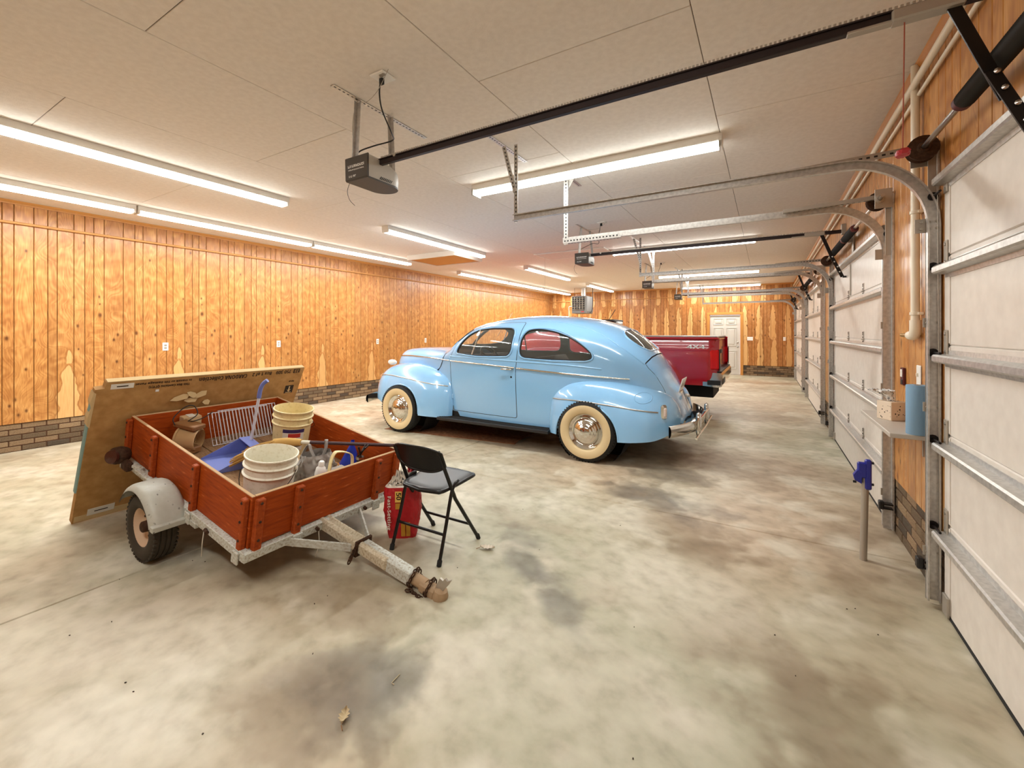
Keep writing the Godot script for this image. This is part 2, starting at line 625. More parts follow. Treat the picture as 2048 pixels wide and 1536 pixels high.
func make_materials() -> void:
	var tw := make_wood(21, false)
	var tf := make_wood(47, true)
	var wood_bump := noise_tex(70, 0.02, [], 256, 3)
	var tint := [Color(0.99, 0.985, 0.975), Color(0.94, 0.925, 0.90), Color(1, 0.985, 0.95), Color(0.97, 0.94, 0.90)]
	for k in 4:
		for w in 2:
			var m := mat(tint[k], 0.30, 0.0, {"uv1_triplanar": true, "uv1_world_triplanar": true})
			m.albedo_texture = tw if w == 0 else tf
			m.uv1_scale = Vector3(1.0 / 2.51, 1.0 / 3.05, 1.0 / 2.51)
			m.heightmap_enabled = true
			m.heightmap_texture = wood_bump
			m.heightmap_scale = 0.5
			M["wood%d%d" % [w, k]] = m
	M.wood_back = mat(rgb8(74, 42, 16), 0.8)
	M.wood_trim = mat(rgb8(196, 134, 62), 0.4)
	var fl := mat(Color.WHITE, 0.42, 0.0)
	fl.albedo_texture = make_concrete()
	fl.detail_enabled = true
	fl.detail_blend_mode = BaseMaterial3D.BLEND_MODE_MUL
	fl.detail_uv_layer = BaseMaterial3D.DETAIL_UV_2
	fl.detail_albedo = noise_tex(33, 0.012, [[0.0, Color(0.86, 0.85, 0.83)], [0.35, Color(0.945, 0.94, 0.93)], [0.5, Color(0.97, 0.968, 0.965)], [0.75, Color(1, 1, 1)], [1.0, Color(1, 1, 1)]], 768, 6)
	fl.roughness_texture = noise_tex(5, 0.012, [[0.0, Color(0.55, 0.55, 0.55)], [1.0, Color(1, 1, 1)]], 256)
	fl.roughness = 0.62
	M.concrete = fl
	M.joint = mat(rgb8(58, 48, 36), 0.9)
	M.ceiling = mat(rgb8(240, 232, 222), 0.85, 0.0, {"uv1_triplanar": true, "uv1_world_triplanar": true, "uv1_scale": Vector3(1.4, 1.4, 1.4)})
	M.ceiling.albedo_texture = noise_tex(6, 0.05, [[0.0, Color(0.955, 0.95, 0.945)], [1.0, Color(1, 1, 1)]], 256)
	M.ceiling.heightmap_enabled = true
	M.ceiling.heightmap_texture = noise_tex(8, 0.35, [], 256, 2)
	M.ceiling.heightmap_scale = 0.12
	M.seam = mat(rgb8(98, 84, 70), 0.9)
	var bt := noise_tex(9, 0.06, [[0.0, Color(0.72, 0.70, 0.68)], [0.5, Color(0.95, 0.95, 0.95)], [1.0, Color(1, 1, 1)]], 256)
	var bc := [rgb8(146, 119, 88), rgb8(130, 107, 78), rgb8(112, 92, 68), rgb8(158, 131, 98), rgb8(88, 74, 58)]
	for k in 5:
		M["brick%d" % k] = mat(bc[k], 0.85, 0.0, {"uv1_triplanar": true, "uv1_world_triplanar": true, "uv1_scale": Vector3(5, 5, 5), "albedo_texture": bt, "heightmap_enabled": true, "heightmap_texture": bt, "heightmap_scale": 0.5})
	M.mortar = mat(rgb8(150, 128, 98), 0.95)
	# metals and plastics
	M.galv = mat(rgb8(212, 208, 202), 0.36, 0.6, {"uv1_triplanar": true, "uv1_world_triplanar": true, "uv1_scale": Vector3(3, 3, 3)})
	M.galv.albedo_texture = noise_tex(15, 0.04, [[0.0, Color(0.84, 0.84, 0.84)], [0.6, Color(0.96, 0.96, 0.96)], [1.0, Color(1, 1, 1)]], 256)
	M.galv_dull = mat(rgb8(178, 170, 158), 0.48, 0.55)
	M.chrome = mat(rgb8(214, 212, 206), 0.10, 1.0)
	M.steel = mat(rgb8(190, 186, 180), 0.28, 1.0)
	M.black = mat(rgb8(22, 20, 19), 0.45)
	M.black_metal = mat(rgb8(34, 28, 26), 0.4, 0.5)
	M.rail = mat(rgb8(52, 42, 42), 0.42, 0.6)
	M.rubber = mat(rgb8(30, 29, 27), 0.85)
	M.white_paint = mat(rgb8(236, 232, 224), 0.45)
	M.tissue = mat(rgb8(240, 236, 230), 0.95)
	M.door_leaf = mat(rgb8(206, 200, 190), 0.45)
	M.white_plastic = mat(rgb8(240, 238, 232), 0.35)
	M.door_white = mat(rgb8(232, 224, 214), 0.42, 0.0, {"uv1_triplanar": true, "uv1_world_triplanar": true, "uv1_scale": Vector3(1.2, 1.2, 1.2)})
	M.door_white.albedo_texture = noise_tex(16, 0.03, [[0.0, Color(0.95, 0.945, 0.94)], [1.0, Color(1, 1, 1)]], 256)
	M.coupler = mat(rgb8(170, 142, 110), 0.8, 0.0)
	M.lamp_brown = mat(rgb8(70, 34, 26), 0.3)
	M.carton = mat(rgb8(204, 172, 128), 0.85)
	M.gold_ink = mat(rgb8(196, 140, 40), 0.6)
	M.brass = mat(rgb8(176, 140, 76), 0.35, 0.9)
	M.pipe_tan = mat(rgb8(206, 150, 88), 0.4)
	M.heater_grey = mat(rgb8(112, 110, 108), 0.5)
	M.pvc = mat(rgb8(236, 226, 206), 0.35)
	M.rust = mat(rgb8(92, 66, 46), 0.85, 0.3, {"uv1_triplanar": true, "uv1_scale": Vector3(6, 6, 6), "albedo_texture": noise_tex(18, 0.05, [[0.0, Color(0.6, 0.5, 0.42)], [1.0, Color(1.0, 1.0, 1.0)]], 128)})

# ---------------------------------------------------------------- the room
func plank_strip(root: Node3D, horizontal: Vector3, from: Vector3, length: float, y0: float, y1: float, normal: Vector3, style: int, phase: float, meshes: Dictionary) -> void:
	# grooved panelling: each board between grooves is a piece; widths repeat with every sheet
	var widths := [0.105, 0.205, 0.13, 0.095, 0.165, 0.12, 0.085, 0.155, 0.105, 0.09]
	var s := 0.0
	var k := 0
	var pos := -phase
	while pos < length - 0.004:
		var w: float = widths[k % 10]
		var a := maxf(pos, 0.0)
		var b := minf(pos + w, length)
		if b - a > 0.012:
			var key := "%.3f_%.3f" % [b - a, y1 - y0]
			if not meshes.has(key):
				var mb := MB.new()
				var ww := b - a - 0.005
				var hh := (y1 - y0) * 0.5
				var t := 0.012
				var c := 0.004
				var pf := PackedVector2Array([Vector2(-ww / 2, 0), Vector2(ww / 2, 0), Vector2(ww / 2, t - c), Vector2(ww / 2 - c, t), Vector2(-ww / 2 + c, t), Vector2(-ww / 2, t - c)])
				mb.extrude(pf, Vector3(0, -hh, 0), Basis(Vector3.RIGHT, Vector3.BACK, Vector3.UP), hh * 2.0)
				meshes[key] = mb.mesh()
			var o := part(root, "plank", meshes[key], M["wood%d%d" % [style, (k * 7 + int(pos * 3.0)) % 4]])
			var ang := atan2(normal.x, normal.z)
			o.rotation.y = ang
			o.position = from + horizontal * (a + b) * 0.5 + Vector3(0, (y0 + y1) * 0.5, 0)
		pos += w
		k += 1

func brick_rows(root: Node3D, from: Vector3, dir: Vector3, length: float, normal: Vector3, rows: int, limit: float, meshes: Dictionary) -> void:
	# pieces up to `limit` along the wall, the rest joined
	var rest := MB.new()
	var r := RandomNumberGenerator.new()
	r.seed = 5 + int(length * 100)
	var ang := atan2(normal.x, normal.z)
	for row in rows:
		var pos := -0.1065 * (row % 2)
		while pos < length - 0.01:
			var a := maxf(pos, 0.0)
			var b := minf(pos + 0.203, length)
			pos += 0.213
			if b - a < 0.02:
				continue
			var mid := from + dir * (a + b) * 0.5 + Vector3(0, 0.005 + row * 0.067 + 0.028, 0) + normal * r.randf_range(-0.002, 0.002)
			if a < limit:
				var key := "%.3f" % (b - a)
				if not meshes.has(key):
					var mb := MB.new()
					mb.box(Vector3(0, 0, -0.03), Vector3(b - a, 0.057, 0.08), 0.004)
					meshes[key] = mb.mesh()
				var o := part(root, "brick", meshes[key], M["brick%d" % [0, 1, 0, 2, 3, 1, 4, 0][r.randi() % 8]], mid)
				o.rotation.y = ang
			else:
				rest.box(mid - normal * 0.03, Vector3(b - a, 0.057, 0.08), 0.0, Basis(Vector3.UP, ang))
	if rest.v.size():
		var o := part(root, "brick_course", rest, M.brick0)
		o.set_meta("kind", "stuff")

func build_shell() -> void:
	# floor: slabs between saw-cut joints
	var fl := structure("floor")
	var sub := MB.new()
	sub.bb(Vector3(XL - 0.2, -0.25, ZB + 0.2), Vector3(XR + 0.6, -0.02, ZF - 0.2))
	part(fl, "joint_filler", sub, M.joint)
	var xs := [XL, -3.27, XR + 0.22]
	var zs := [ZB, 0.55, -3.61, -7.8, -12.0, ZF]
	for i in xs.size() - 1:
		for j in zs.size() - 1:
			var g := 0.004
			var a := Vector3(xs[i] + (g if i > 0 else 0.0), 0, zs[j] - (g if j > 0 else 0.0))
			var b := Vector3(xs[i + 1] - (g if i < xs.size() - 2 else 0.0), 0, zs[j + 1] + (g if j < zs.size() - 2 else 0.0))
			var st := SurfaceTool.new()
			st.begin(Mesh.PRIMITIVE_TRIANGLES)
			var c := 0.005
			var top := [Vector3(a.x + c, 0, a.z - c), Vector3(b.x - c, 0, a.z - c), Vector3(b.x - c, 0, b.z + c), Vector3(a.x + c, 0, b.z + c)]
			var low := [Vector3(a.x, -0.006, a.z), Vector3(b.x, -0.006, a.z), Vector3(b.x, -0.006, b.z), Vector3(a.x, -0.006, b.z)]
			var deep := []
			for p in low:
				deep.append(Vector3(p.x, -0.06, p.z))
			var quads := [[top[0], top[1], top[2], top[3], Vector3.UP]]
			for k in 4:
				var k2 := (k + 1) % 4
				var mid: Vector3 = (low[k] + low[k2]) * 0.5 - (a + b) * 0.5
				var out := Vector3(mid.x, 0, 0).normalized() if k % 2 == 1 else Vector3(0, 0, mid.z).normalized()
				quads.append([low[k], low[k2], top[k2], top[k], (out + Vector3.UP).normalized()])
				quads.append([deep[k], deep[k2], low[k2], low[k], out])
			for q in quads:
				var order := [0, 1, 2, 0, 2, 3]
				if (q[1] - q[0]).cross(q[2] - q[0]).dot(q[4]) > 0.0:
					order = [0, 2, 1, 0, 3, 2]
				for t in order:
					var p: Vector3 = q[t]
					st.set_normal(q[4])
					st.set_uv(Vector2(inverse_lerp(XL - 0.1, XR + 0.25, p.x), inverse_lerp(ZB, ZF, p.z)))
					st.set_uv2(Vector2(p.x * 0.92 + p.z * 0.39, p.z * 0.92 - p.x * 0.39) / Vector2(1.6, 1.3))
					st.add_vertex(p)
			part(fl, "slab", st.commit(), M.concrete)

	# ceiling: sheets with visible joints
	var ce := structure("ceiling")
	var back := MB.new()
	back.bb(Vector3(XL - 0.2, CH + 0.006, ZB + 0.2), Vector3(XR + 0.3, CH + 0.2, ZF - 0.2))
	part(ce, "backing", back, M.seam)
	var sheet_meshes := {}
	for i in 8:
		var x1 := -0.315 + 1.257 - 1.257 * i
		var x0 := x1 - 1.257
		x1 = minf(x1, XR)
		x0 = maxf(x0, XL)
		if x1 - x0 < 0.05:
			continue
		var z := (-0.98 if i % 2 == 1 else -2.25) + 2.52 * 3.0
		if i == 0:
			z = -0.98 + 2.52 * 3.0
		elif i >= 1:
			z = (-2.25 if i % 2 == 1 else -0.98) + 2.52 * 3.0
		while z > ZF:
			var z1 := minf(z, ZB)
			var z0 := maxf(z - 2.52, ZF)
			z -= 2.52
			if z1 - z0 < 0.05:
				continue
			var key := "%.3f_%.3f" % [x1 - x0, z1 - z0]
			if not sheet_meshes.has(key):
				var mb := MB.new()
				mb.box(Vector3(0, 0.006, 0), Vector3(x1 - x0 - 0.004, 0.012, z1 - z0 - 0.004), 0.0025)
				sheet_meshes[key] = mb.mesh()
			part(ce, "sheet", sheet_meshes[key], M.ceiling, Vector3((x0 + x1) / 2, CH, (z0 + z1) / 2))

	# left wall
	var pm := {}
	var bm := {}
	var wl := structure("wall_left")
	var mb := MB.new()
	mb.bb(Vector3(XL - 0.2, -0.05, ZB + 0.2), Vector3(XL - 0.001, CH + 0.1, ZF - 0.2))
	part(wl, "groove_backing", mb, M.wood_back)
	plank_strip(wl, Vector3(0, 0, -1), Vector3(XL, 0, ZB), ZB - ZF, 0.34, CH, Vector3.RIGHT, 0, 0.72, pm)
	mb = MB.new()
	mb.bb(Vector3(XL - 0.02, 0, ZB), Vector3(XL - 0.004, 0.34, ZF))
	part(wl, "mortar", mb, M.mortar)
	brick_rows(wl, Vector3(XL - 0.006, 0, 0.2), Vector3(0, 0, -1), 0.2 - ZF, Vector3.RIGHT, 5, 9.0, bm)

	# far wall
	var wf := structure("wall_far")
	mb = MB.new()
	for r in [[XL - 0.2, -1.70, -0.05, CH + 0.1], [-0.72, XR + 0.2, -0.05, CH + 0.1], [-1.70, -0.72, 2.06, CH + 0.1]]:
		mb.bb(Vector3(r[0], r[2], ZF - 0.2), Vector3(r[1], r[3], ZF - 0.001))
	part(wf, "groove_backing", mb, M.wood_back)
	plank_strip(wf, Vector3.RIGHT, Vector3(XL, 0, ZF), -1.70 - XL, 0.34, CH, Vector3.BACK, 1, 0.3, pm)
	plank_strip(wf, Vector3.RIGHT, Vector3(-0.72, 0, ZF), XR + 0.72, 0.34, CH, Vector3.BACK, 1, 0.5, pm)
	plank_strip(wf, Vector3.RIGHT, Vector3(-1.70, 0, ZF), 0.98, 2.06, CH, Vector3.BACK, 1, 0.2, pm)
	mb = MB.new()
	mb.bb(Vector3(XL, 0, ZF - 0.02), Vector3(-1.70, 0.34, ZF - 0.004))
	mb.bb(Vector3(-0.72, 0, ZF - 0.02), Vector3(XR, 0.34, ZF - 0.004))
	part(wf, "mortar", mb, M.mortar)
	brick_rows(wf, Vector3(-0.66, 0, ZF - 0.006), Vector3.RIGHT, XR + 0.66, Vector3.BACK, 5, 9.0, bm)
	brick_rows(wf, Vector3(XL, 0, ZF - 0.006), Vector3.RIGHT, -1.74 - XL, Vector3.BACK, 5, 0.0, bm)

	# wall behind the camera
	var wb := structure("wall_near")
	mb = MB.new()
	mb.bb(Vector3(XL - 0.2, -0.05, ZB + 0.2), Vector3(XR + 0.2, CH + 0.1, ZB))
	part(wb, "panelling", mb, M.wood00)

	# right wall: piers and header over the door openings
	var wr := structure("wall_right")
	var edges := [ZB]
	for d in doors:
		edges.append(d[0])
		edges.append(d[1])
	edges.append(ZF)
	mb = MB.new()
	mb.bb(Vector3(XR + 0.001, DOOR_H, ZB), Vector3(XR + 0.2, CH + 0.1, ZF - 0.2))
	part(wr, "groove_backing", mb, M.wood_back)
	for k in range(0, edges.size(), 2):
		var pier := structure("wall_right_%d" % (k / 2 + 1))
		mb = MB.new()
		mb.bb(Vector3(XR + 0.001, -0.05, edges[k]), Vector3(XR + 0.2, DOOR_H, edges[k + 1]))
		part(pier, "groove_backing", mb, M.wood_back)
		plank_strip(pier, Vector3(0, 0, 1), Vector3(XR, 0, edges[k + 1]), edges[k] - edges[k + 1], 0.40, DOOR_H, Vector3.LEFT, 0, 0.1, pm)
		mb = MB.new()
		mb.bb(Vector3(XR + 0.002, 0, edges[k]), Vector3(XR + 0.02, 0.40, edges[k + 1]))
		part(pier, "mortar", mb, M.mortar)
		if k > 0:
			brick_rows(pier, Vector3(XR + 0.006, 0, edges[k]), Vector3(0, 0, -1), edges[k] - edges[k + 1], Vector3.LEFT, 6, 3.0, bm)
	plank_strip(wr, Vector3(0, 0, 1), Vector3(XR, 0, ZF), ZB - ZF, DOOR_H, CH, Vector3.LEFT, 0, 0.33, pm)

	# crown trim and rails along the walls
	var profile := PackedVector2Array([Vector2(0, 0), Vector2(0.035, 0), Vector2(0.03, -0.012), Vector2(0.014, -0.03), Vector2(0.012, -0.045), Vector2(0, -0.045)])
	var t1 := structure("trim_1")
	mb = MB.new()
	mb.extrude(profile, Vector3(XL + 0.012, CH, ZB), Basis(Vector3.RIGHT, Vector3.UP, Vector3.FORWARD), ZB - ZF)
	part(t1, "crown_moulding", mb, M.wood_trim)
	var t2 := structure("trim_2")
	mb = MB.new()
	mb.extrude(profile, Vector3(XL, CH, ZF + 0.012), Basis(Vector3.BACK, Vector3.UP, Vector3.RIGHT), XR - XL)
	part(t2, "crown_moulding", mb, M.wood_trim)
	var t3 := structure("trim_3")
	mb = MB.new()
	mb.extrude(profile, Vector3(XR - 0.012, CH, ZB), Basis(Vector3.LEFT, Vector3.UP, Vector3.FORWARD), ZB - ZF)
	part(t3, "crown_moulding", mb, M.wood_trim)

	# service door in the far wall
	var dr := structure("door_1")
	mb = MB.new()
	mb.bb(Vector3(-1.67, 0.02, ZF - 0.03), Vector3(-0.75, 2.03, ZF - 0.07))
	part(dr, "leaf", mb, M.door_leaf)
	for col in 2:
		for row in [[1.70, 1.92], [0.98, 1.60], [0.20, 0.82]]:
			mb = MB.new()
			var x0 := -1.57 + col * 0.40
			var cy: float = (row[0] + row[1]) / 2
			var ph: float = row[1] - row[0]
			for q in [[-0.15, 0.0, 0.022, ph], [0.15, 0.0, 0.022, ph], [0.0, ph / 2 - 0.011, 0.30, 0.022], [0.0, 0.011 - ph / 2, 0.30, 0.022]]:
				mb.box(Vector3(x0 + 0.16 + q[0], cy + q[1], ZF - 0.026), Vector3(q[2], q[3], 0.02), 0.008)
			mb.box(Vector3(x0 + 0.16, cy, ZF - 0.026), Vector3(0.19, ph - 0.11, 0.026), 0.012)
			part(dr, "raised_panel", mb, M.door_leaf)
	mb = MB.new()
	for b in [[-1.77, -1.69, 0.0, 2.13], [-0.73, -0.65, 0.0, 2.13]]:
		mb.bb(Vector3(b[0], b[2], ZF + 0.008), Vector3(b[1], b[3], ZF + 0.026), 0.004)
	mb.bb(Vector3(-1.77, 2.05, ZF + 0.008), Vector3(-0.65, 2.13, ZF + 0.03), 0.004)
	mb.bb(Vector3(-1.70, 0, ZF - 0.1), Vector3(-1.675, 2.06, ZF + 0.01))
	mb.bb(Vector3(-0.745, 0, ZF - 0.1), Vector3(-0.72, 2.06, ZF + 0.01))
	mb.bb(Vector3(-1.70, 2.035, ZF - 0.1), Vector3(-0.72, 2.06, ZF + 0.01))
	part(dr, "casing", mb, M.wood_trim)
	mb = MB.new()
	mb.lathe([Vector2(0.028, 0), Vector2(0.03, 0.006), Vector2(0.012, 0.012), Vector2(0.012, 0.03), Vector2(0.028, 0.045), Vector2(0.024, 0.062), Vector2(0, 0.066)], 16, Vector3(-0.82, 0.95, ZF - 0.03), Vector3.BACK)
	part(dr, "knob", mb, M.steel)
	mb = MB.new()
	mb.lathe([Vector2(0.028, 0), Vector2(0.028, 0.012), Vector2(0.02, 0.02), Vector2(0, 0.022)], 16, Vector3(-0.82, 1.10, ZF - 0.03), Vector3.BACK)
	part(dr, "deadbolt", mb, M.steel)
	mb = MB.new()
	mb.bb(Vector3(-1.70, 0, ZF - 0.12), Vector3(-0.72, 0.02, ZF + 0.02))
	part(dr, "threshold", mb, M.galv_dull)
# ---------------------------------------------------------------- lamps, overhead doors, openers
func wpart(t: Node3D, called: String, mb: MB, m: Material, parent: Node3D = null) -> MeshInstance3D:
	# geometry given in world axes, child of an unturned thing (or of one of its parts)
	var o := part(parent if parent else t, called, mb, m)
	o.position = -t.position
	if parent:
		o.position = Vector3.ZERO
	return o

func strip_light(at: Vector3, along: Vector3, length: float, label: String) -> void:
	var t := thing("strip_light", label, "light", at, "fluorescent strip lights on the ceiling")
	var side := along.cross(Vector3.UP)
	var bs := Basis(side, Vector3.UP, side.cross(Vector3.UP))
	var mb := MB.new()
	var pf := PackedVector2Array([Vector2(-0.066, 0), Vector2(0.066, 0), Vector2(0.066, -0.056), Vector2(0.062, -0.06), Vector2(-0.062, -0.06), Vector2(-0.066, -0.056)])
	mb.extrude(pf, -bs.z * length * 0.5, bs, length)
	part(t, "housing", mb, M.white_paint)
	for e in [-1.0, 1.0]:
		mb = MB.new()
		mb.box(bs.z * e * (length * 0.5 - 0.012) + Vector3(0, -0.075, 0), bs * Vector3(0.13, 0.05, 0.022).abs(), 0.004)
		part(t, "socket", mb, M.white_plastic)
	for s in [-1.0, 1.0]:
		mb = MB.new()
		mb.tube([bs.x * 0.036 * s + bs.z * (-length * 0.5 + 0.03) + Vector3(0, -0.082, 0), bs.x * 0.036 * s + bs.z * (length * 0.5 - 0.03) + Vector3(0, -0.082, 0)], 0.019, 8)
		part(t, "tube", mb, M.tube_glow)
	var l := AreaLight3D.new()
	l.name = "tube_lamp"
	l.area_size = Vector2(0.11, length - 0.06) if absf(along.z) > 0.5 else Vector2(length - 0.06, 0.11)
	l.light_energy = LAMP_ENERGY
	l.light_color = LAMP_COLOR
	l.shadow_enabled = true
	l.set("area_range", 40.0)
	t.add_child(l)
	l.position = Vector3(0, -0.108, 0)
	l.rotation.x = -PI / 2

func build_lights() -> void:
	M.tube_glow = mat(rgb8(250, 248, 240), 0.4, 0.0, {"emission_enabled": true, "emission": LAMP_COLOR, "emission_energy_multiplier": TUBE_GLOW})
	var Z := Vector3(0, 0, -1)
	var X := Vector3.RIGHT
	var y := CH - 0.001
	strip_light(Vector3(-4.93, y, -1.84), Z, 2.44, "lone white strip light on the ceiling above the red trailer")
	strip_light(Vector3(-4.90, y, -5.88), Z, 2.6, "white strip light beside the boxed-out ceiling hatch")
	strip_light(Vector3(-4.92, y, -10.3), Z, 2.6, "white strip light between the pull-cord hatch and the panelled wall")
	strip_light(Vector3(-4.95, y, -14.5), Z, 2.6, "white strip light next to the unit heater flue")
	var nm := ["along the panelled wall, over the brick beside the leaning cardboard", "along the panelled wall, middle one of its row above the wall outlets", "along the panelled wall, last of its row before the ceiling hatch"]
	for k in 3:
		strip_light(Vector3(-6.85, y, 0.17 - 1.22 - 2.44 * k), Z, 2.42, "white strip light " + nm[k])
	var nm2 := ["along the panelled wall, first of the row past the ceiling hatch", "along the panelled wall, middle one of the row past the ceiling hatch", "along the panelled wall, in the corner by the unit heater"]
	for k in 3:
		strip_light(Vector3(-6.85, y, -8.9 - 1.22 - 2.44 * k), Z, 2.42, "white strip light " + nm2[k])
	strip_light(Vector3(-1.52, y, 0.35), X, 2.44, "white crosswise strip light over the first overhead door bay")
	strip_light(Vector3(-1.52, y, -3.86), X, 2.44, "white crosswise strip light over the pier with the shelf")
	strip_light(Vector3(-1.34, y, -8.2), X, 2.44, "white crosswise strip light between the second and third door openers")
	strip_light(Vector3(-1.34, y, -12.35), X, 2.44, "white crosswise strip light between the third and fourth door openers")
	strip_light(Vector3(-1.34, y, -15.85), X, 2.44, "white crosswise strip light close to the far panelled wall")

func perforated(t: Node3D, called: String, a: Vector3, b: Vector3, w: float, normal: Vector3, m: Material) -> void:
	# slotted angle iron: two thin legs with dark slots
	var d := (b - a).normalized()
	normal = (normal - d * normal.dot(d)).normalized()
	var s := d.cross(normal).normalized()
	var mb := MB.new()
	var bs := Basis(s, normal, s.cross(normal))
	var L := a.distance_to(b)
	var mid := (a + b) * 0.5
	mb.box(mid, Vector3(w, 0.003, L), 0.0, bs)
	mb.box(mid + s * w * 0.5 - normal * w * 0.5, Vector3(0.003, w, L), 0.0, bs)
	var o := wpart(t, called, mb, m)
	mb = MB.new()
	var k := 0.02
	while k < L - 0.015:
		mb.box(a + d * k + normal * 0.0016, Vector3(w * 0.3, 0.001, 0.016), 0.0, bs)
		mb.box(a + d * k + s * (w * 0.5 + 0.0016) - normal * w * 0.5, Vector3(0.001, w * 0.3, 0.016), 0.0, bs)
		k += 0.034
	wpart(t, "slot", mb, M.black, o).set_meta("kind", "stuff")

func overhead_door(z0: float, z1: float, label: String, near: bool) -> void:
	var base := Vector3(0.82, 0, (z0 + z1) / 2)
	var t := thing("garage_door", label, "garage door", base, "overhead doors along the side wall")
	var W := z0 - z1
	var sec := DOOR_H / 5.0
	var strut := PackedVector2Array([Vector2(0, 0.045), Vector2(0, -0.045), Vector2(0.004, -0.045), Vector2(0.007, -0.024), Vector2(0.05, -0.02), Vector2(0.057, -0.012), Vector2(0.057, 0.012), Vector2(0.05, 0.02), Vector2(0.007, 0.024), Vector2(0.004, 0.045)])
	for k in 5:
		var mb := MB.new()
		mb.box(Vector3(0.822, (k + 0.5) * sec + 0.012, base.z), Vector3(0.044, sec - 0.001, W - 0.016), 0.005)
		var p := wpart(t, "section", mb, M.door_white)
		mb = MB.new()
		for e in [z0 - 0.045, z1 + 0.045]:
			mb.box(Vector3(0.798, (k + 0.5) * sec + 0.012, e), Vector3(0.005, sec - 0.02, 0.07), 0.0015)
		wpart(t, "end_stile", mb, M.door_white, p)
		mb = MB.new()
		mb.extrude(strut, Vector3(0.80, (k + 1) * sec - 0.057, z0 - 0.02), Basis(Vector3.LEFT, Vector3.UP, Vector3.FORWARD), W - 0.04)
		wpart(t, "strut", mb, M.galv)
		if k < 4:
			for f in [0.345, 0.62]:
				mb = MB.new()
				var z: float = lerpf(z0, z1, f)
				mb.box(Vector3(0.798, (k + 1) * sec + 0.03, z), Vector3(0.006, 0.11, 0.05), 0.001)
				mb.tube([Vector3(0.79, (k + 1) * sec + 0.01, z - 0.03), Vector3(0.79, (k + 1) * sec + 0.01, z + 0.03)], 0.007, 6)
				var hg := wpart(t, "hinge", mb, M.galv_dull)
				mb = MB.new()
				for b in [-0.01, 0.03, 0.06, 0.075]:
					mb.box(Vector3(0.793, (k + 1) * sec + b, z), Vector3(0.006, 0.009, 0.012))
				wpart(t, "bolt", mb, M.black_metal, hg).set_meta("kind", "stuff")
		# edge hinges with rollers running in the tracks
		for e in [[z0, 1.0], [z1, -1.0]]:
			var z: float = e[0] - 0.045 * e[1]
			var y := (k + 1) * sec - 0.02 if k < 4 else 2.18
			var mb2 := MB.new()
			mb2.box(Vector3(0.792, y + 0.045, z), Vector3(0.008, 0.13, 0.045), 0.003)
			var hg := wpart(t, "edge_hinge", mb2, M.galv_dull)
			mb2 = MB.new()
			for b in [0.0, 0.09]:
				mb2.lathe([Vector2(0.009, 0), Vector2(0.009, 0.004), Vector2(0, 0.006)], 6, Vector3(0.788, y + b, z), Vector3.LEFT)
			wpart(t, "bolt", mb2, M.steel, hg).set_meta("kind", "stuff")
			mb2 = MB.new()
			mb2.tube([Vector3(0.765, y - 0.01, z - 0.02 * e[1]), Vector3(0.765, y - 0.01, z + 0.1 * e[1])], 0.006, 8)
			mb2.tube([Vector3(0.765, y - 0.01, z + 0.085 * e[1]), Vector3(0.765, y - 0.01, z + 0.108 * e[1])], 0.022, 12)
			wpart(t, "roller", mb2, M.black_metal)
	var mb := MB.new()
	mb.box(Vector3(0.822, 0.006, base.z), Vector3(0.05, 0.02, W - 0.02), 0.004)
	wpart(t, "bottom_seal", mb, M.rubber)
	mb = MB.new()
	for e in [z0 - 0.05, z1 + 0.05]:
		mb.box(Vector3(0.79, 0.06, e), Vector3(0.012, 0.10, 0.07), 0.003)
	wpart(t, "corner_bracket", mb, M.galv_dull)
	# header bracket of the operator arm on the top section
	if near:
		mb = MB.new()
		mb.box(Vector3(0.795, 2.05, z0 - W * 0.58), Vector3(0.01, 0.4, 0.045), 0.002)
		wpart(t, "operator_bracket", mb, M.galv_dull)

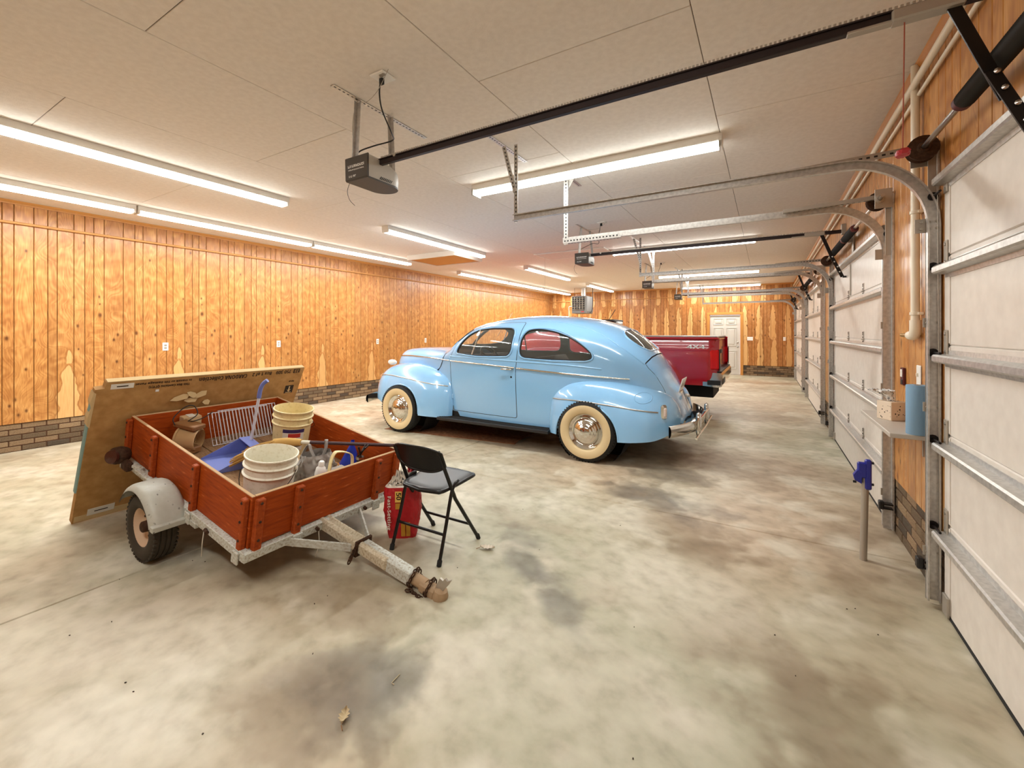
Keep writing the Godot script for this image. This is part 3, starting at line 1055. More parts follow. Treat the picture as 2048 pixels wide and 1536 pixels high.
func door_track(z: float, inward: float, label: String, perf_hanger: bool, group: String) -> void:
	# inward: +1 when the door lies on the +z side
	var t := thing("door_track", label, "track", Vector3(0.76, 0, z), group)
	var path := []
	path.append(Vector3(0.765, 0.03, z))
	path.append(Vector3(0.765, 1.0, z))
	for k in 13:
		var a := PI * 0.5 * k / 12.0
		path.append(Vector3(0.765 - 0.38 + 0.38 * cos(a), 2.02 + 0.38 * sin(a), z))
	path.append(Vector3(-0.6, 2.40, z))
	path.append(Vector3(-1.81, 2.40, z))
	var c := PackedVector2Array([Vector2(0, -0.026), Vector2(0.03, -0.026), Vector2(0.03, -0.019), Vector2(0.003, -0.022), Vector2(0.003, 0.022), Vector2(0.03, 0.019), Vector2(0.03, 0.026), Vector2(0, 0.026)])
	if inward < 0.0:
		var q := PackedVector2Array()
		for i in range(c.size() - 1, -1, -1):
			q.append(Vector2(-c[i].x, c[i].y))
		c = q
	var mb := MB.new()
	mb.sweep(c, path, Vector3.BACK)
	wpart(t, "rail", mb, M.galv)
	mb = MB.new()
	mb.bb(Vector3(0.785, 0.02, z - 0.05 * inward), Vector3(0.796, 2.45, z - 0.015 * inward))
	mb.bb(Vector3(0.74, 0.02, z - 0.019 * inward), Vector3(0.80, 2.1, z - 0.015 * inward))
	wpart(t, "wall_angle", mb, M.galv)
	for y in [0.28, 1.05, 1.5]:
		mb = MB.new()
		mb.box(Vector3(0.765, y, z - 0.006 * inward), Vector3(0.075, 0.05, 0.006), 0.001)
		for s in [-0.022, 0.022]:
			mb.lathe([Vector2(0.008, 0), Vector2(0.007, 0.006), Vector2(0, 0.007)], 6, Vector3(0.765 + s, y, z + 0.002 * inward), Vector3(0, 0, inward))
		wpart(t, "jamb_bracket", mb, M.galv_dull)
	mb = MB.new()
	mb.box(Vector3(0.75, 2.02, z - 0.008 * inward), Vector3(0.11, 0.075, 0.005), 0.001)
	mb.box(Vector3(0.78, 2.24, z - 0.02 * inward), Vector3(0.06, 0.46, 0.004), 0.001)
	for s in [[-0.03, 0.018], [0.0, 0.018], [0.03, 0.018], [-0.03, -0.018], [0.0, -0.018], [0.03, -0.018]]:
		mb.lathe([Vector2(0.008, 0), Vector2(0.007, 0.006), Vector2(0, 0.007)], 6, Vector3(0.75 + s[0], 2.02 + s[1], z), Vector3(0, 0, inward))
	wpart(t, "flag_bracket", mb, M.galv_dull)
	perforated(t, "track_angle", Vector3(0.79, 2.445, z - 0.01 * inward), Vector3(0.12, 2.42, z - 0.01 * inward), 0.035, Vector3(0, 0, inward), M.galv_dull)
	if perf_hanger:
		perforated(t, "ceiling_angle", Vector3(-1.93, CH - 0.004, z + 0.2), Vector3(-1.93, CH - 0.004, z - 0.42), 0.04, Vector3.DOWN, M.galv)
		perforated(t, "hanger", Vector3(-1.80, CH - 0.02, z - 0.012 * inward), Vector3(-1.80, 2.37, z - 0.012 * inward), 0.034, Vector3(0, 0, 1), M.galv)
		perforated(t, "brace", Vector3(-1.90, CH - 0.03, z + 0.02), Vector3(-1.80, 2.62, z + 0.005), 0.034, Vector3(0, 0, 1), M.galv)
	else:
		perforated(t, "ceiling_angle", Vector3(-1.74, CH - 0.004, z + 0.1), Vector3(-1.74, CH - 0.004, z - 0.3), 0.04, Vector3.DOWN, M.galv)
		perforated(t, "hanger", Vector3(-1.77, CH - 0.02, z + 0.012), Vector3(-1.77, 2.35, z + 0.012), 0.045, Vector3(0, 0, 1), M.galv)
		perforated(t, "extension_angle", Vector3(-1.80, 2.385, z + 0.014), Vector3(-1.2, 2.385, z + 0.014), 0.045, Vector3(0, 0, 1), M.galv)
		mb = MB.new()
		mb.extrude(PackedVector2Array([Vector2(0, 0), Vector2(0.09, 0), Vector2(0, -0.14)]), Vector3(-1.77, CH - 0.01, z - 0.01), Basis(Vector3.RIGHT, Vector3.UP, Vector3.BACK), 0.004)
		wpart(t, "gusset", mb, M.galv)

func torsion_assembly(z0: float, z1: float, label: String) -> void:
	var y := 2.42
	var x := 0.715
	var t := thing("torsion_spring_assembly", label, "door spring", Vector3(x, y, (z0 + z1) / 2), "torsion spring assemblies over the doors")
	var mb := MB.new()
	mb.tube([Vector3(x, y, z0 + 0.2), Vector3(x, y, z1 - 0.2)], 0.013, 10)
	wpart(t, "shaft", mb, M.steel)
	for r in [[z0 - 0.95, z0 - 1.5], [z0 - 1.56, z0 - 2.5]]:
		mb = MB.new()
		var pf := [Vector2(0.014, 0)]
		var L: float = r[0] - r[1]
		var c := int(L / 0.012)
		for i in c:
			pf.append(Vector2(0.036, L * (i + 0.25) / c))
			pf.append(Vector2(0.031, L * (i + 0.9) / c))
		pf.append(Vector2(0.014, L))
		mb.lathe(pf, 14, Vector3(x, y, r[0]), Vector3.FORWARD)
		var sp := wpart(t, "spring", mb, M.black)
		for e in [r[0], r[1]]:
			mb = MB.new()
			mb.lathe([Vector2(0.014, -0.03), Vector2(0.03, -0.03), Vector2(0.034, 0.0), Vector2(0.034, 0.03), Vector2(0.014, 0.03)], 14, Vector3(x, y, e), Vector3.FORWARD)
			wpart(t, "cone", mb, M.spring_red, sp)
	mb = MB.new()
	mb.box(Vector3(0.745, y, z0 - 1.53), Vector3(0.08, 0.06, 0.006), 0.001)
	mb.box(Vector3(0.785, y, z0 - 1.53), Vector3(0.008, 0.3, 0.09), 0.002)
	wpart(t, "centre_bracket", mb, M.galv_dull)
	for e in [[z0 + 0.10, 1.0], [z1 - 0.10, -1.0]]:
		var z: float = e[0]
		mb = MB.new()
		mb.lathe([Vector2(0.014, -0.028), Vector2(0.062, -0.028), Vector2(0.066, -0.02), Vector2(0.055, -0.012), Vector2(0.055, 0.014), Vector2(0.066, 0.022), Vector2(0.066, 0.03), Vector2(0.03, 0.034), Vector2(0.024, 0.05), Vector2(0.014, 0.05)], 20, Vector3(x, y, z - 0.08 * e[1]), Vector3(0, 0, -e[1]))
		wpart(t, "cable_drum", mb, M.rust)
		mb = MB.new()
		mb.box(Vector3(0.736, y, z), Vector3(0.10, 0.14, 0.005), 0.001)
		mb.lathe([Vector2(0.03, 0), Vector2(0.03, 0.008), Vector2(0.018, 0.012), Vector2(0.014, 0.012)], 16, Vector3(x, y, z), Vector3(0, 0, 1))
		mb.lathe([Vector2(0.03, 0), Vector2(0.03, 0.008), Vector2(0.018, 0.012), Vector2(0.014, 0.012)], 16, Vector3(x, y, z), Vector3(0, 0, -1))
		wpart(t, "end_bearing_plate", mb, M.galv_dull)
		mb = MB.new()
		mb.tube([Vector3(x + 0.055, y - 0.02, z - 0.1 * e[1]), Vector3(0.775, 0.12, z - 0.13 * e[1])], 0.002, 5)
		wpart(t, "lift_cable", mb, M.galv_dull)

func build_doors() -> void:
	M.spring_red = mat(rgb8(86, 24, 20), 0.6)
	var near_by := ["opposite the red trailer", "behind the tail of the blue sedan", "behind the tailgate of the red pickup", "next to the far panelled wall"]
	for k in 4:
		var d: Array = doors[k]
		overhead_door(d[0], d[1], "white sectional steel garage door " + near_by[k], k > 0)
		if k > 0:
			door_track(d[0] + 0.05, -1.0, "galvanized door track, service-shelf side, of the door " + near_by[k], k != 1, "garage door tracks")
		door_track(d[1] - 0.05, 1.0, "galvanized door track, service-door side, of the door " + near_by[k], true, "garage door tracks")
		torsion_assembly(d[0], d[1], "torsion spring shaft over the door " + near_by[k])
	# jamb stops and weather seal round each opening
	for k in 4:
		var d: Array = doors[k]
		var t := structure("trim_%d" % (k + 4))
		var mb := MB.new()
		mb.bb(Vector3(0.846, 0, d[0] + 0.0), Vector3(0.90, DOOR_H, d[0] - 0.04), 0.003)
		mb.bb(Vector3(0.846, 0, d[1]), Vector3(0.90, DOOR_H, d[1] + 0.04), 0.003)
		mb.bb(Vector3(0.846, DOOR_H - 0.02, d[0]), Vector3(0.90, DOOR_H + 0.002, d[1]), 0.003)
		part(t, "door_stop", mb, M.white_paint)

func opener(z: float, label: String, full: bool) -> void:
	var t := thing("garage_door_opener", label, "door opener", Vector3(-2.37, CH, z), "garage door openers")
	# motor unit: dark lettered face, light cover rounded at the back, dark underside
	var mb := MB.new()
	var xf := Transform3D(Basis(Vector3.UP, PI / 2), Vector3(-2.393, 2.49, z - 0.02))
	mb.xf = xf
	var outline := [Vector2(-0.135, 0.106)]
	for k in 17:
		var a := PI * k / 16.0
		outline.append(Vector2(0.10 + 0.108 * sin(a), 0.108 * cos(a)))
	outline.append(Vector2(-0.135, -0.106))
	var f := func(u: float, w: float) -> Vector3:
		var q := u * (outline.size() - 1)
		var i := mini(int(q), outline.size() - 2)
		var pt: Vector2 = outline[i].lerp(outline[i + 1], q - i)
		var top := 0.155 - 0.05 * smoothstep(-0.05, 0.21, pt.x)
		var k := 1.0 - 0.06 * pow(w, 6.0) - 0.03 * pow(1.0 - w, 6.0)
		return Vector3(pt.x * k, lerpf(0.004, top, w), pt.y * k)
	mb.grid(f, lin(0.0, 1.0, 36), lin(0.0, 1.0, 10), -1.0)
	for k in 24:
		mb.face([Vector3(-0.03, 0.154, 0), f.call(k / 24.0, 1.0), f.call((k + 1) / 24.0, 1.0)], Vector3.UP)
	var lens := wpart(t, "light_cover", mb, M.opener_grey)
	mb = MB.new()
	mb.xf = xf
	for k in 8:
		mb.box(Vector3(-0.02 + k * 0.014, 0.022, 0.1075), Vector3(0.005, 0.024, 0.003), 0.0, Basis(Vector3.BACK, -0.6))
	wpart(t, "vent_slot", mb, M.black, lens).set_meta("kind", "stuff")
	mb = MB.new()
	mb.xf = xf
	mb.extrude(PackedVector2Array([Vector2(-0.135, 0.157), Vector2(-0.142, 0.15), Vector2(-0.138, 0.004), Vector2(-0.13, -0.004), Vector2(-0.125, -0.004), Vector2(-0.125, 0.157)]), Vector3(0, 0, -0.109), Basis.IDENTITY, 0.218)
	wpart(t, "end_panel", mb, M.opener_dark)
	mb = MB.new()
	mb.xf = xf
	var bot := PackedVector2Array()
	for q in outline:
		bot.append(q * 0.985)
	mb.extrude(bot, Vector3(0, -0.006, 0), Basis(Vector3.RIGHT, Vector3.BACK, Vector3.UP), 0.012)
	wpart(t, "base_plate", mb, M.opener_dark)
	mb = MB.new()
	mb.tube(smooth_path([Vector3(-2.50, 2.50, z + 0.08), Vector3(-2.53, 2.44, z + 0.08), Vector3(-2.52, 2.38, z + 0.07), Vector3(-2.49, 2.34, z + 0.05)], 4), 0.0018, 5)
	wpart(t, "antenna_wire", mb, M.black)
	for s in [["LiftMaster", 0.165, 0.098, 0.036], ["PROFESSIONAL", 0.155, 0.068, 0.012], ["1/2 HP", 0.075, 0.028, 0.022]]:
		var tm := fit_text(t, s[0], s[1], s[3], M.white_plastic)
		tm.position = Vector3(-2.393 + (0.0 if s[2] > 0.05 else -0.04), 2.49 + s[2], z - 0.02 + 0.1375 + s[2] * 0.027) - t.position
	# rail with chain
	mb = MB.new()
	mb.box(Vector3(-0.755, 2.615, z), Vector3(3.06, 0.034, 0.03), 0.003)
	mb.box(Vector3(-0.755, 2.633, z), Vector3(3.06, 0.006, 0.05), 0.002)
	wpart(t, "rail", mb, M.rail)
	mb = MB.new()
	var k := -2.26
	while k < 0.62:
		for s in [-0.017, 0.017]:
			mb.box(Vector3(k, 2.642, z + s), Vector3(0.009, 0.012, 0.007))
		k += 0.0165
	wpart(t, "chain", mb, M.galv_dull).set_meta("kind", "stuff")
	mb = MB.new()
	mb.tube([Vector3(-2.13, 2.63, z + 0.03), Vector3(-2.13, 2.63, z - 0.03)], 0.012, 8)
	wpart(t, "rail_bolt", mb, M.steel)
	# hanging straps and ceiling angle
	perforated(t, "ceiling_angle", Vector3(-2.40, CH - 0.004, z + 0.30), Vector3(-2.40, CH - 0.004, z - 0.58), 0.036, Vector3.DOWN, M.galv)
	perforated(t, "strap", Vector3(-2.42, CH - 0.01, z + 0.10), Vector3(-2.46, 2.62, z + 0.09), 0.03, Vector3(-1, 0, 0.3), M.galv)
	perforated(t, "strap", Vector3(-2.38, CH - 0.01, z - 0.16), Vector3(-2.32, 2.60, z - 0.12), 0.03, Vector3(-1, 0, 0.3), M.galv)
	mb = MB.new()
	mb.tube(smooth_path([Vector3(-2.07, CH - 0.02, z + 0.2), Vector3(-2.08, CH - 0.10, z + 0.2), Vector3(-2.12, CH - 0.17, z + 0.14), Vector3(-2.16, CH - 0.26, z + 0.02), Vector3(-2.30, 2.82, z - 0.12), Vector3(-2.38, 2.76, z - 0.02), Vector3(-2.44, 2.70, z + 0.06), Vector3(-2.46, 2.64, z + 0.05)], 5), 0.005 if full else 0.004, 6)
	wpart(t, "power_cord", mb, M.black)
	mb = MB.new()
	mb.tube(smooth_path([Vector3(-1.96, CH - 0.005, z + 0.24), Vector3(-2.10, CH - 0.08, z + 0.2), Vector3(-2.30, CH - 0.06, z + 0.12), Vector3(-2.41, CH - 0.02, z + 0.1), Vector3(-2.44, 2.85, z + 0.11), Vector3(-2.47, 2.64, z + 0.06)], 5), 0.002, 5)
	wpart(t, "bell_wire", mb, M.galv_dull)
	# trolley, arm and release cord
	mb = MB.new()
	mb.box(Vector3(0.50, 2.615, z), Vector3(0.20, 0.045, 0.055), 0.006)
	mb.box(Vector3(0.42, 2.60, z), Vector3(0.30, 0.012, 0.035), 0.003)
	wpart(t, "trolley", mb, M.galv_dull)
	mb = MB.new()
	mb.bar(Vector3(0.57, 2.60, z), Vector3(0.70, 2.24, z), 0.008, 0.036, 0.001, Vector3.RIGHT)
	mb.bar(Vector3(0.66, 2.34, z + 0.012), Vector3(0.765, 2.09, z + 0.012), 0.008, 0.036, 0.001, Vector3.RIGHT)
	mb.bar(Vector3(0.765, 2.09, z + 0.012), Vector3(0.80, 2.09, z + 0.012), 0.03, 0.02, 0.001)
	var arm := wpart(t, "arm", mb, M.black_metal)
	mb = MB.new()
	for q in [Vector3(0.672, 2.33, z + 0.02), Vector3(0.69, 2.27, z + 0.02), Vector3(0.72, 2.21, z + 0.02), Vector3(0.74, 2.15, z + 0.02)]:
		mb.lathe([Vector2(0.009, 0), Vector2(0.009, 0.005), Vector2(0, 0.008)], 8, q, Vector3(-0.2, 0, 1))
	wpart(t, "bolt", mb, M.steel, arm).set_meta("kind", "stuff")
	mb = MB.new()
	mb.box(Vector3(0.78, 2.64, z), Vector3(0.05, 0.12, 0.06), 0.004)
	wpart(t, "header_bracket", mb, M.galv_dull)
	if full:
		mb = MB.new()
		mb.tube([Vector3(0.44, 2.59, z), Vector3(0.435, 2.12, z)], 0.0022, 5)
		wpart(t, "release_cord", mb, M.cord_red)
		mb = MB.new()
		mb.lathe([Vector2(0, -0.012), Vector2(0.02, -0.010), Vector2(0.022, 0.0), Vector2(0.018, 0.010), Vector2(0, 0.012)], 14, Vector3(0.435, 2.11, z), Vector3.UP)
		mb.box(Vector3(0.435, 2.11, z), Vector3(0.035, 0.02, 0.075), 0.009)
		wpart(t, "release_handle", mb, M.handle_red)
	# receptacle that feeds it
	var r := thing("ceiling_outlet", "white square ceiling outlet of the " + label.replace("dark grey ", ""), "outlet", Vector3(-2.05, CH, z + 0.2), "ceiling outlets")
	mb = MB.new()
	mb.box(Vector3(0, -0.006, 0), Vector3(0.115, 0.012, 0.115), 0.004)
	part(r, "plate", mb, M.white_plastic)
	mb = MB.new()
	mb.box(Vector3(-0.01, -0.03, 0), Vector3(0.03, 0.04, 0.026), 0.006)
	part(r, "plug", mb, M.black)
	mb = MB.new()
	for s in [0.018, 0.04]:
		mb.lathe([Vector2(0.014, 0), Vector2(0.014, 0.002), Vector2(0, 0.003)], 12, Vector3(s - 0.005, -0.012, 0.025), Vector3.DOWN)
	part(r, "socket", mb, M.galv_dull)

func build_openers() -> void:
	M.opener_dark = mat(rgb8(70, 62, 54), 0.5)
	M.opener_grey = mat(rgb8(186, 180, 168), 0.4)
	M.cord_red = mat(rgb8(176, 92, 72), 0.7)
	M.handle_red = mat(rgb8(176, 32, 40), 0.45)
	var nm := ["dark grey door opener above the black folding chair", "dark grey door opener above the blue sedan", "dark grey door opener above the red pickup", "dark grey door opener nearest the far panelled wall"]
	for k in 4:
		opener([-2.1, -6.25, -10.4, -14.5][k], nm[k], k == 0)
# ---------------------------------------------------------------- blue sedan (x forward is -x; z is half width about its middle)
const YT := [[-5.37, 0.80], [-5.35, 1.0], [-5.30, 1.10], [-5.15, 1.17], [-4.65, 1.205], [-4.15, 1.212], [-3.99, 1.215], [-3.75, 1.41], [-3.55, 1.54], [-3.35, 1.605], [-3.0, 1.655], [-2.6, 1.675], [-2.2, 1.655], [-1.9, 1.618], [-1.6, 1.545], [-1.4, 1.445], [-1.2, 1.28], [-1.05, 1.085], [-0.93, 0.88], [-0.84, 0.68], [-0.77, 0.48], [-0.74, 0.36]]
const WB := [[-5.37, 0.08], [-5.33, 0.16], [-5.2, 0.26], [-5.0, 0.35], [-4.6, 0.46], [-4.2, 0.575], [-3.95, 0.655], [-3.7, 0.725], [-3.3, 0.768], [-2.6, 0.788], [-2.1, 0.778], [-1.7, 0.745], [-1.4, 0.69], [-1.2, 0.635], [-1.0, 0.565], [-0.90, 0.50], [-0.80, 0.41], [-0.74, 0.30]]
const YB := [[-5.37, 0.68], [-5.2, 0.90], [-4.65, 0.99], [-4.15, 1.04], [-3.9, 1.075], [-3.5, 1.10], [-2.6, 1.10], [-1.8, 1.09], [-1.5, 1.02], [-1.2, 0.86], [-1.0, 0.67], [-0.88, 0.49], [-0.79, 0.38], [-0.74, 0.33]]
const YS := [[-5.37, 0.42], [-4.2, 0.30], [-1.3, 0.30], [-0.74, 0.31]]
const NE := [[-5.37, 2.1], [-4.0, 2.3], [-3.5, 2.6], [-2.4, 2.6], [-1.5, 2.3], [-0.82, 2.1]]
const FT := [[-5.29, 0.60], [-5.26, 0.76], [-5.18, 0.875], [-5.05, 0.95], [-4.85, 0.997], [-4.6, 1.008], [-4.35, 0.985], [-4.1, 0.93], [-3.92, 0.87], [-3.80, 0.80], [-3.755, 0.70], [-3.74, 0.5]]
const FO := [[-5.29, 0.48], [-5.26, 0.64], [-5.15, 0.775], [-5.0, 0.85], [-4.6, 0.90], [-4.2, 0.895], [-3.98, 0.865], [-3.85, 0.825], [-3.77, 0.775], [-3.74, 0.72]]
const FI := [[-5.29, 0.40], [-5.0, 0.33], [-4.2, 0.44], [-3.74, 0.60]]
const FL := [[-5.29, 0.45], [-5.0, 0.42], [-4.9, 0.30], [-3.74, 0.27]]
const RT := [[-2.24, 0.40], [-2.225, 0.60], [-2.19, 0.71], [-2.1, 0.81], [-1.93, 0.895], [-1.7, 0.925], [-1.5, 0.92], [-1.25, 0.89], [-1.0, 0.83], [-0.90, 0.765], [-0.84, 0.68], [-0.805, 0.55]]
const RO := [[-2.24, 0.755], [-2.2, 0.805], [-2.1, 0.86], [-1.9, 0.90], [-1.6, 0.912], [-1.3, 0.90], [-1.1, 0.855], [-1.0, 0.795], [-0.90, 0.69], [-0.84, 0.57], [-0.805, 0.45]]
const RI := [[-2.24, 0.70], [-1.5, 0.60], [-1.0, 0.42], [-0.805, 0.33]]
const RL := [[-2.24, 0.26], [-1.4, 0.27], [-1.04, 0.30], [-0.90, 0.35], [-0.805, 0.43]]

func body_pt(x: float, v: float) -> Vector3:
	var wb := ev(WB, x)
	var yb := ev(YB, x)
	if v <= 1.0:
		var ys := ev(YS, x)
		var k := 1.0 - v
		return Vector3(x, lerpf(ys, yb, v), wb * (1.0 - 0.05 * k * k))
	var th := (v - 1.0) * PI * 0.5
	var e := 2.0 / ev(NE, x)
	return Vector3(x, yb + (ev(YT, x) - yb) * pow(maxf(sin(th), 0.0), e), wb * pow(maxf(cos(th), 0.0), e))

func body_v(x: float, y: float) -> float:
	var yb := ev(YB, x)
	if y <= yb:
		var ys := ev(YS, x)
		return (y - ys) / (yb - ys)
	var k := clampf((y - yb) / (ev(YT, x) - yb), 0.0, 1.0)
	return 1.0 + asin(pow(k, ev(NE, x) * 0.5)) / (PI * 0.5)

func fender_pt(x: float, v: float, o: Array, i: Array, t: Array, l: Array) -> Vector3:
	var zi := ev(i, x)
	var yl := ev(l, x)
	var th := v * PI * 0.5
	var e := 2.0 / 2.5
	return Vector3(x, yl + (ev(t, x) - yl) * pow(sin(th), e) - 0.05 * pow(v, 8.0), zi + (ev(o, x) - zi) * pow(cos(th), e))

func front_fender_pt(x: float, v: float) -> Vector3:
	return fender_pt(x, clampf(v, 0.0, 1.0), FO, FI, FT, FL)

func rear_fender_pt(x: float, v: float) -> Vector3:
	return fender_pt(x, clampf(v, 0.0, 1.0), RO, RI, RT, RL)

func fender_v(x: float, y: float, t: Array, l: Array) -> float:
	var yl := ev(l, x)
	if y <= yl:
		return -0.05
	return asin(pow(clampf((y - yl) / maxf(ev(t, x) - yl, 0.01), 0.0, 1.0), 1.25)) / (PI * 0.5)

# side view outline -> parameter polygon, refined
func side_poly(pts: Array, conv: Callable, per := 5) -> PackedVector2Array:
	var o := PackedVector2Array()
	for i in pts.size():
		var a: Vector2 = pts[i]
		var b: Vector2 = pts[(i + 1) % pts.size()]
		for k in per:
			var p := a.lerp(b, float(k) / per)
			o.append(Vector2(p.x, conv.call(p.x, p.y)))
	return o

func round_corners(pts: Array, r: float) -> Array:
	var o := []
	for i in pts.size():
		var p: Vector2 = pts[i]
		var a: Vector2 = pts[(i - 1 + pts.size()) % pts.size()]
		var b: Vector2 = pts[(i + 1) % pts.size()]
		var ra := minf(r, p.distance_to(a) * 0.45)
		var rb := minf(r, p.distance_to(b) * 0.45)
		var pa := p + (a - p).normalized() * ra
		var pb := p + (b - p).normalized() * rb
		for k in 4:
			var t := k / 3.0
			o.append(pa.lerp(p, t).lerp(p.lerp(pb, t), t))
	return o

func on_body(path: Array, lift: float, per := 4) -> Array:
	# side-view polyline laid on the left body side
	var o := []
	var sp := smooth_path(path, per)
	for p in sp:
		var v := body_v(p.x, p.y)
		var P := body_pt(p.x, v)
		o.append(P + Vector3(0, 0, lift))
	return o

func mirrored(path: Array) -> Array:
	var o := []
	for p in path:
		o.append(Vector3(p.x, p.y, -p.z))
	return o

func wheel(parent: Node3D, at: Vector3, sgn: float, r: float, white: bool) -> Node3D:
	var w := Node3D.new()
	w.name = "wheel"
	parent.add_child(w, true)
	w.position = at
	var ax := Vector3(0, 0, sgn)
	var mb := MB.new()
	mb.lathe([Vector2(r * 0.58, -0.085), Vector2(r * 0.80, -0.092), Vector2(r * 0.94, -0.08), Vector2(r * 0.985, -0.06), Vector2(r, -0.05), Vector2(r, -0.02), Vector2(r * 0.985, -0.018), Vector2(r * 0.985, -0.012), Vector2(r, -0.01), Vector2(r, 0.02), Vector2(r * 0.985, 0.022), Vector2(r * 0.985, 0.028), Vector2(r, 0.03), Vector2(r * 0.995, 0.052), Vector2(r * 0.965, 0.072), Vector2(r * 0.93, 0.083), Vector2(r * 0.875, 0.09)], 48, Vector3.ZERO, ax)
	var tread := MB.new()
	for k in 60:
		var a := TAU * k / 60
		var d := Vector3(cos(a), sin(a), 0)
		mb.box(d * (r * 0.992) + ax * 0.06, Vector3(0.012, 0.01, 0.02), 0.0, Basis(Vector3(-d.y, d.x, 0), d, ax))
	part(w, "tire", mb, M.rubber)
	mb = MB.new()
	mb.lathe([Vector2(r * 0.875, 0.09), Vector2(r * 0.84, 0.093), Vector2(r * 0.76, 0.094), Vector2(r * 0.66, 0.088), Vector2(r * 0.60, 0.076), Vector2(r * 0.585, 0.06)], 48, Vector3.ZERO, ax)
	part(w, "whitewall", mb, M.whitewall if white else M.rubber)
	mb = MB.new()
	mb.lathe([Vector2(r * 0.60, 0.07), Vector2(r * 0.57, 0.078), Vector2(r * 0.50, 0.058), Vector2(r * 0.46, 0.046), Vector2(r * 0.44, 0.046)], 40, Vector3.ZERO, ax)
	part(w, "trim_ring", mb, M.chrome)
	mb = MB.new()
	mb.lathe([Vector2(r * 0.45, 0.046), Vector2(r * 0.43, 0.052), Vector2(r * 0.40, 0.070), Vector2(r * 0.36, 0.080), Vector2(r * 0.33, 0.082), Vector2(r * 0.31, 0.088), Vector2(r * 0.27, 0.096), Vector2(r * 0.23, 0.098), Vector2(r * 0.21, 0.106), Vector2(r * 0.12, 0.114), Vector2(0, 0.117)], 40, Vector3.ZERO, ax)
	part(w, "hubcap", mb, M.chrome)
	mb = MB.new()
	mb.lathe([Vector2(0, -0.05), Vector2(r * 0.62, -0.05), Vector2(r * 0.62, 0.04), Vector2(0, 0.04)], 24, Vector3.ZERO, ax)
	part(w, "rim", mb, M.rubber)
	return w

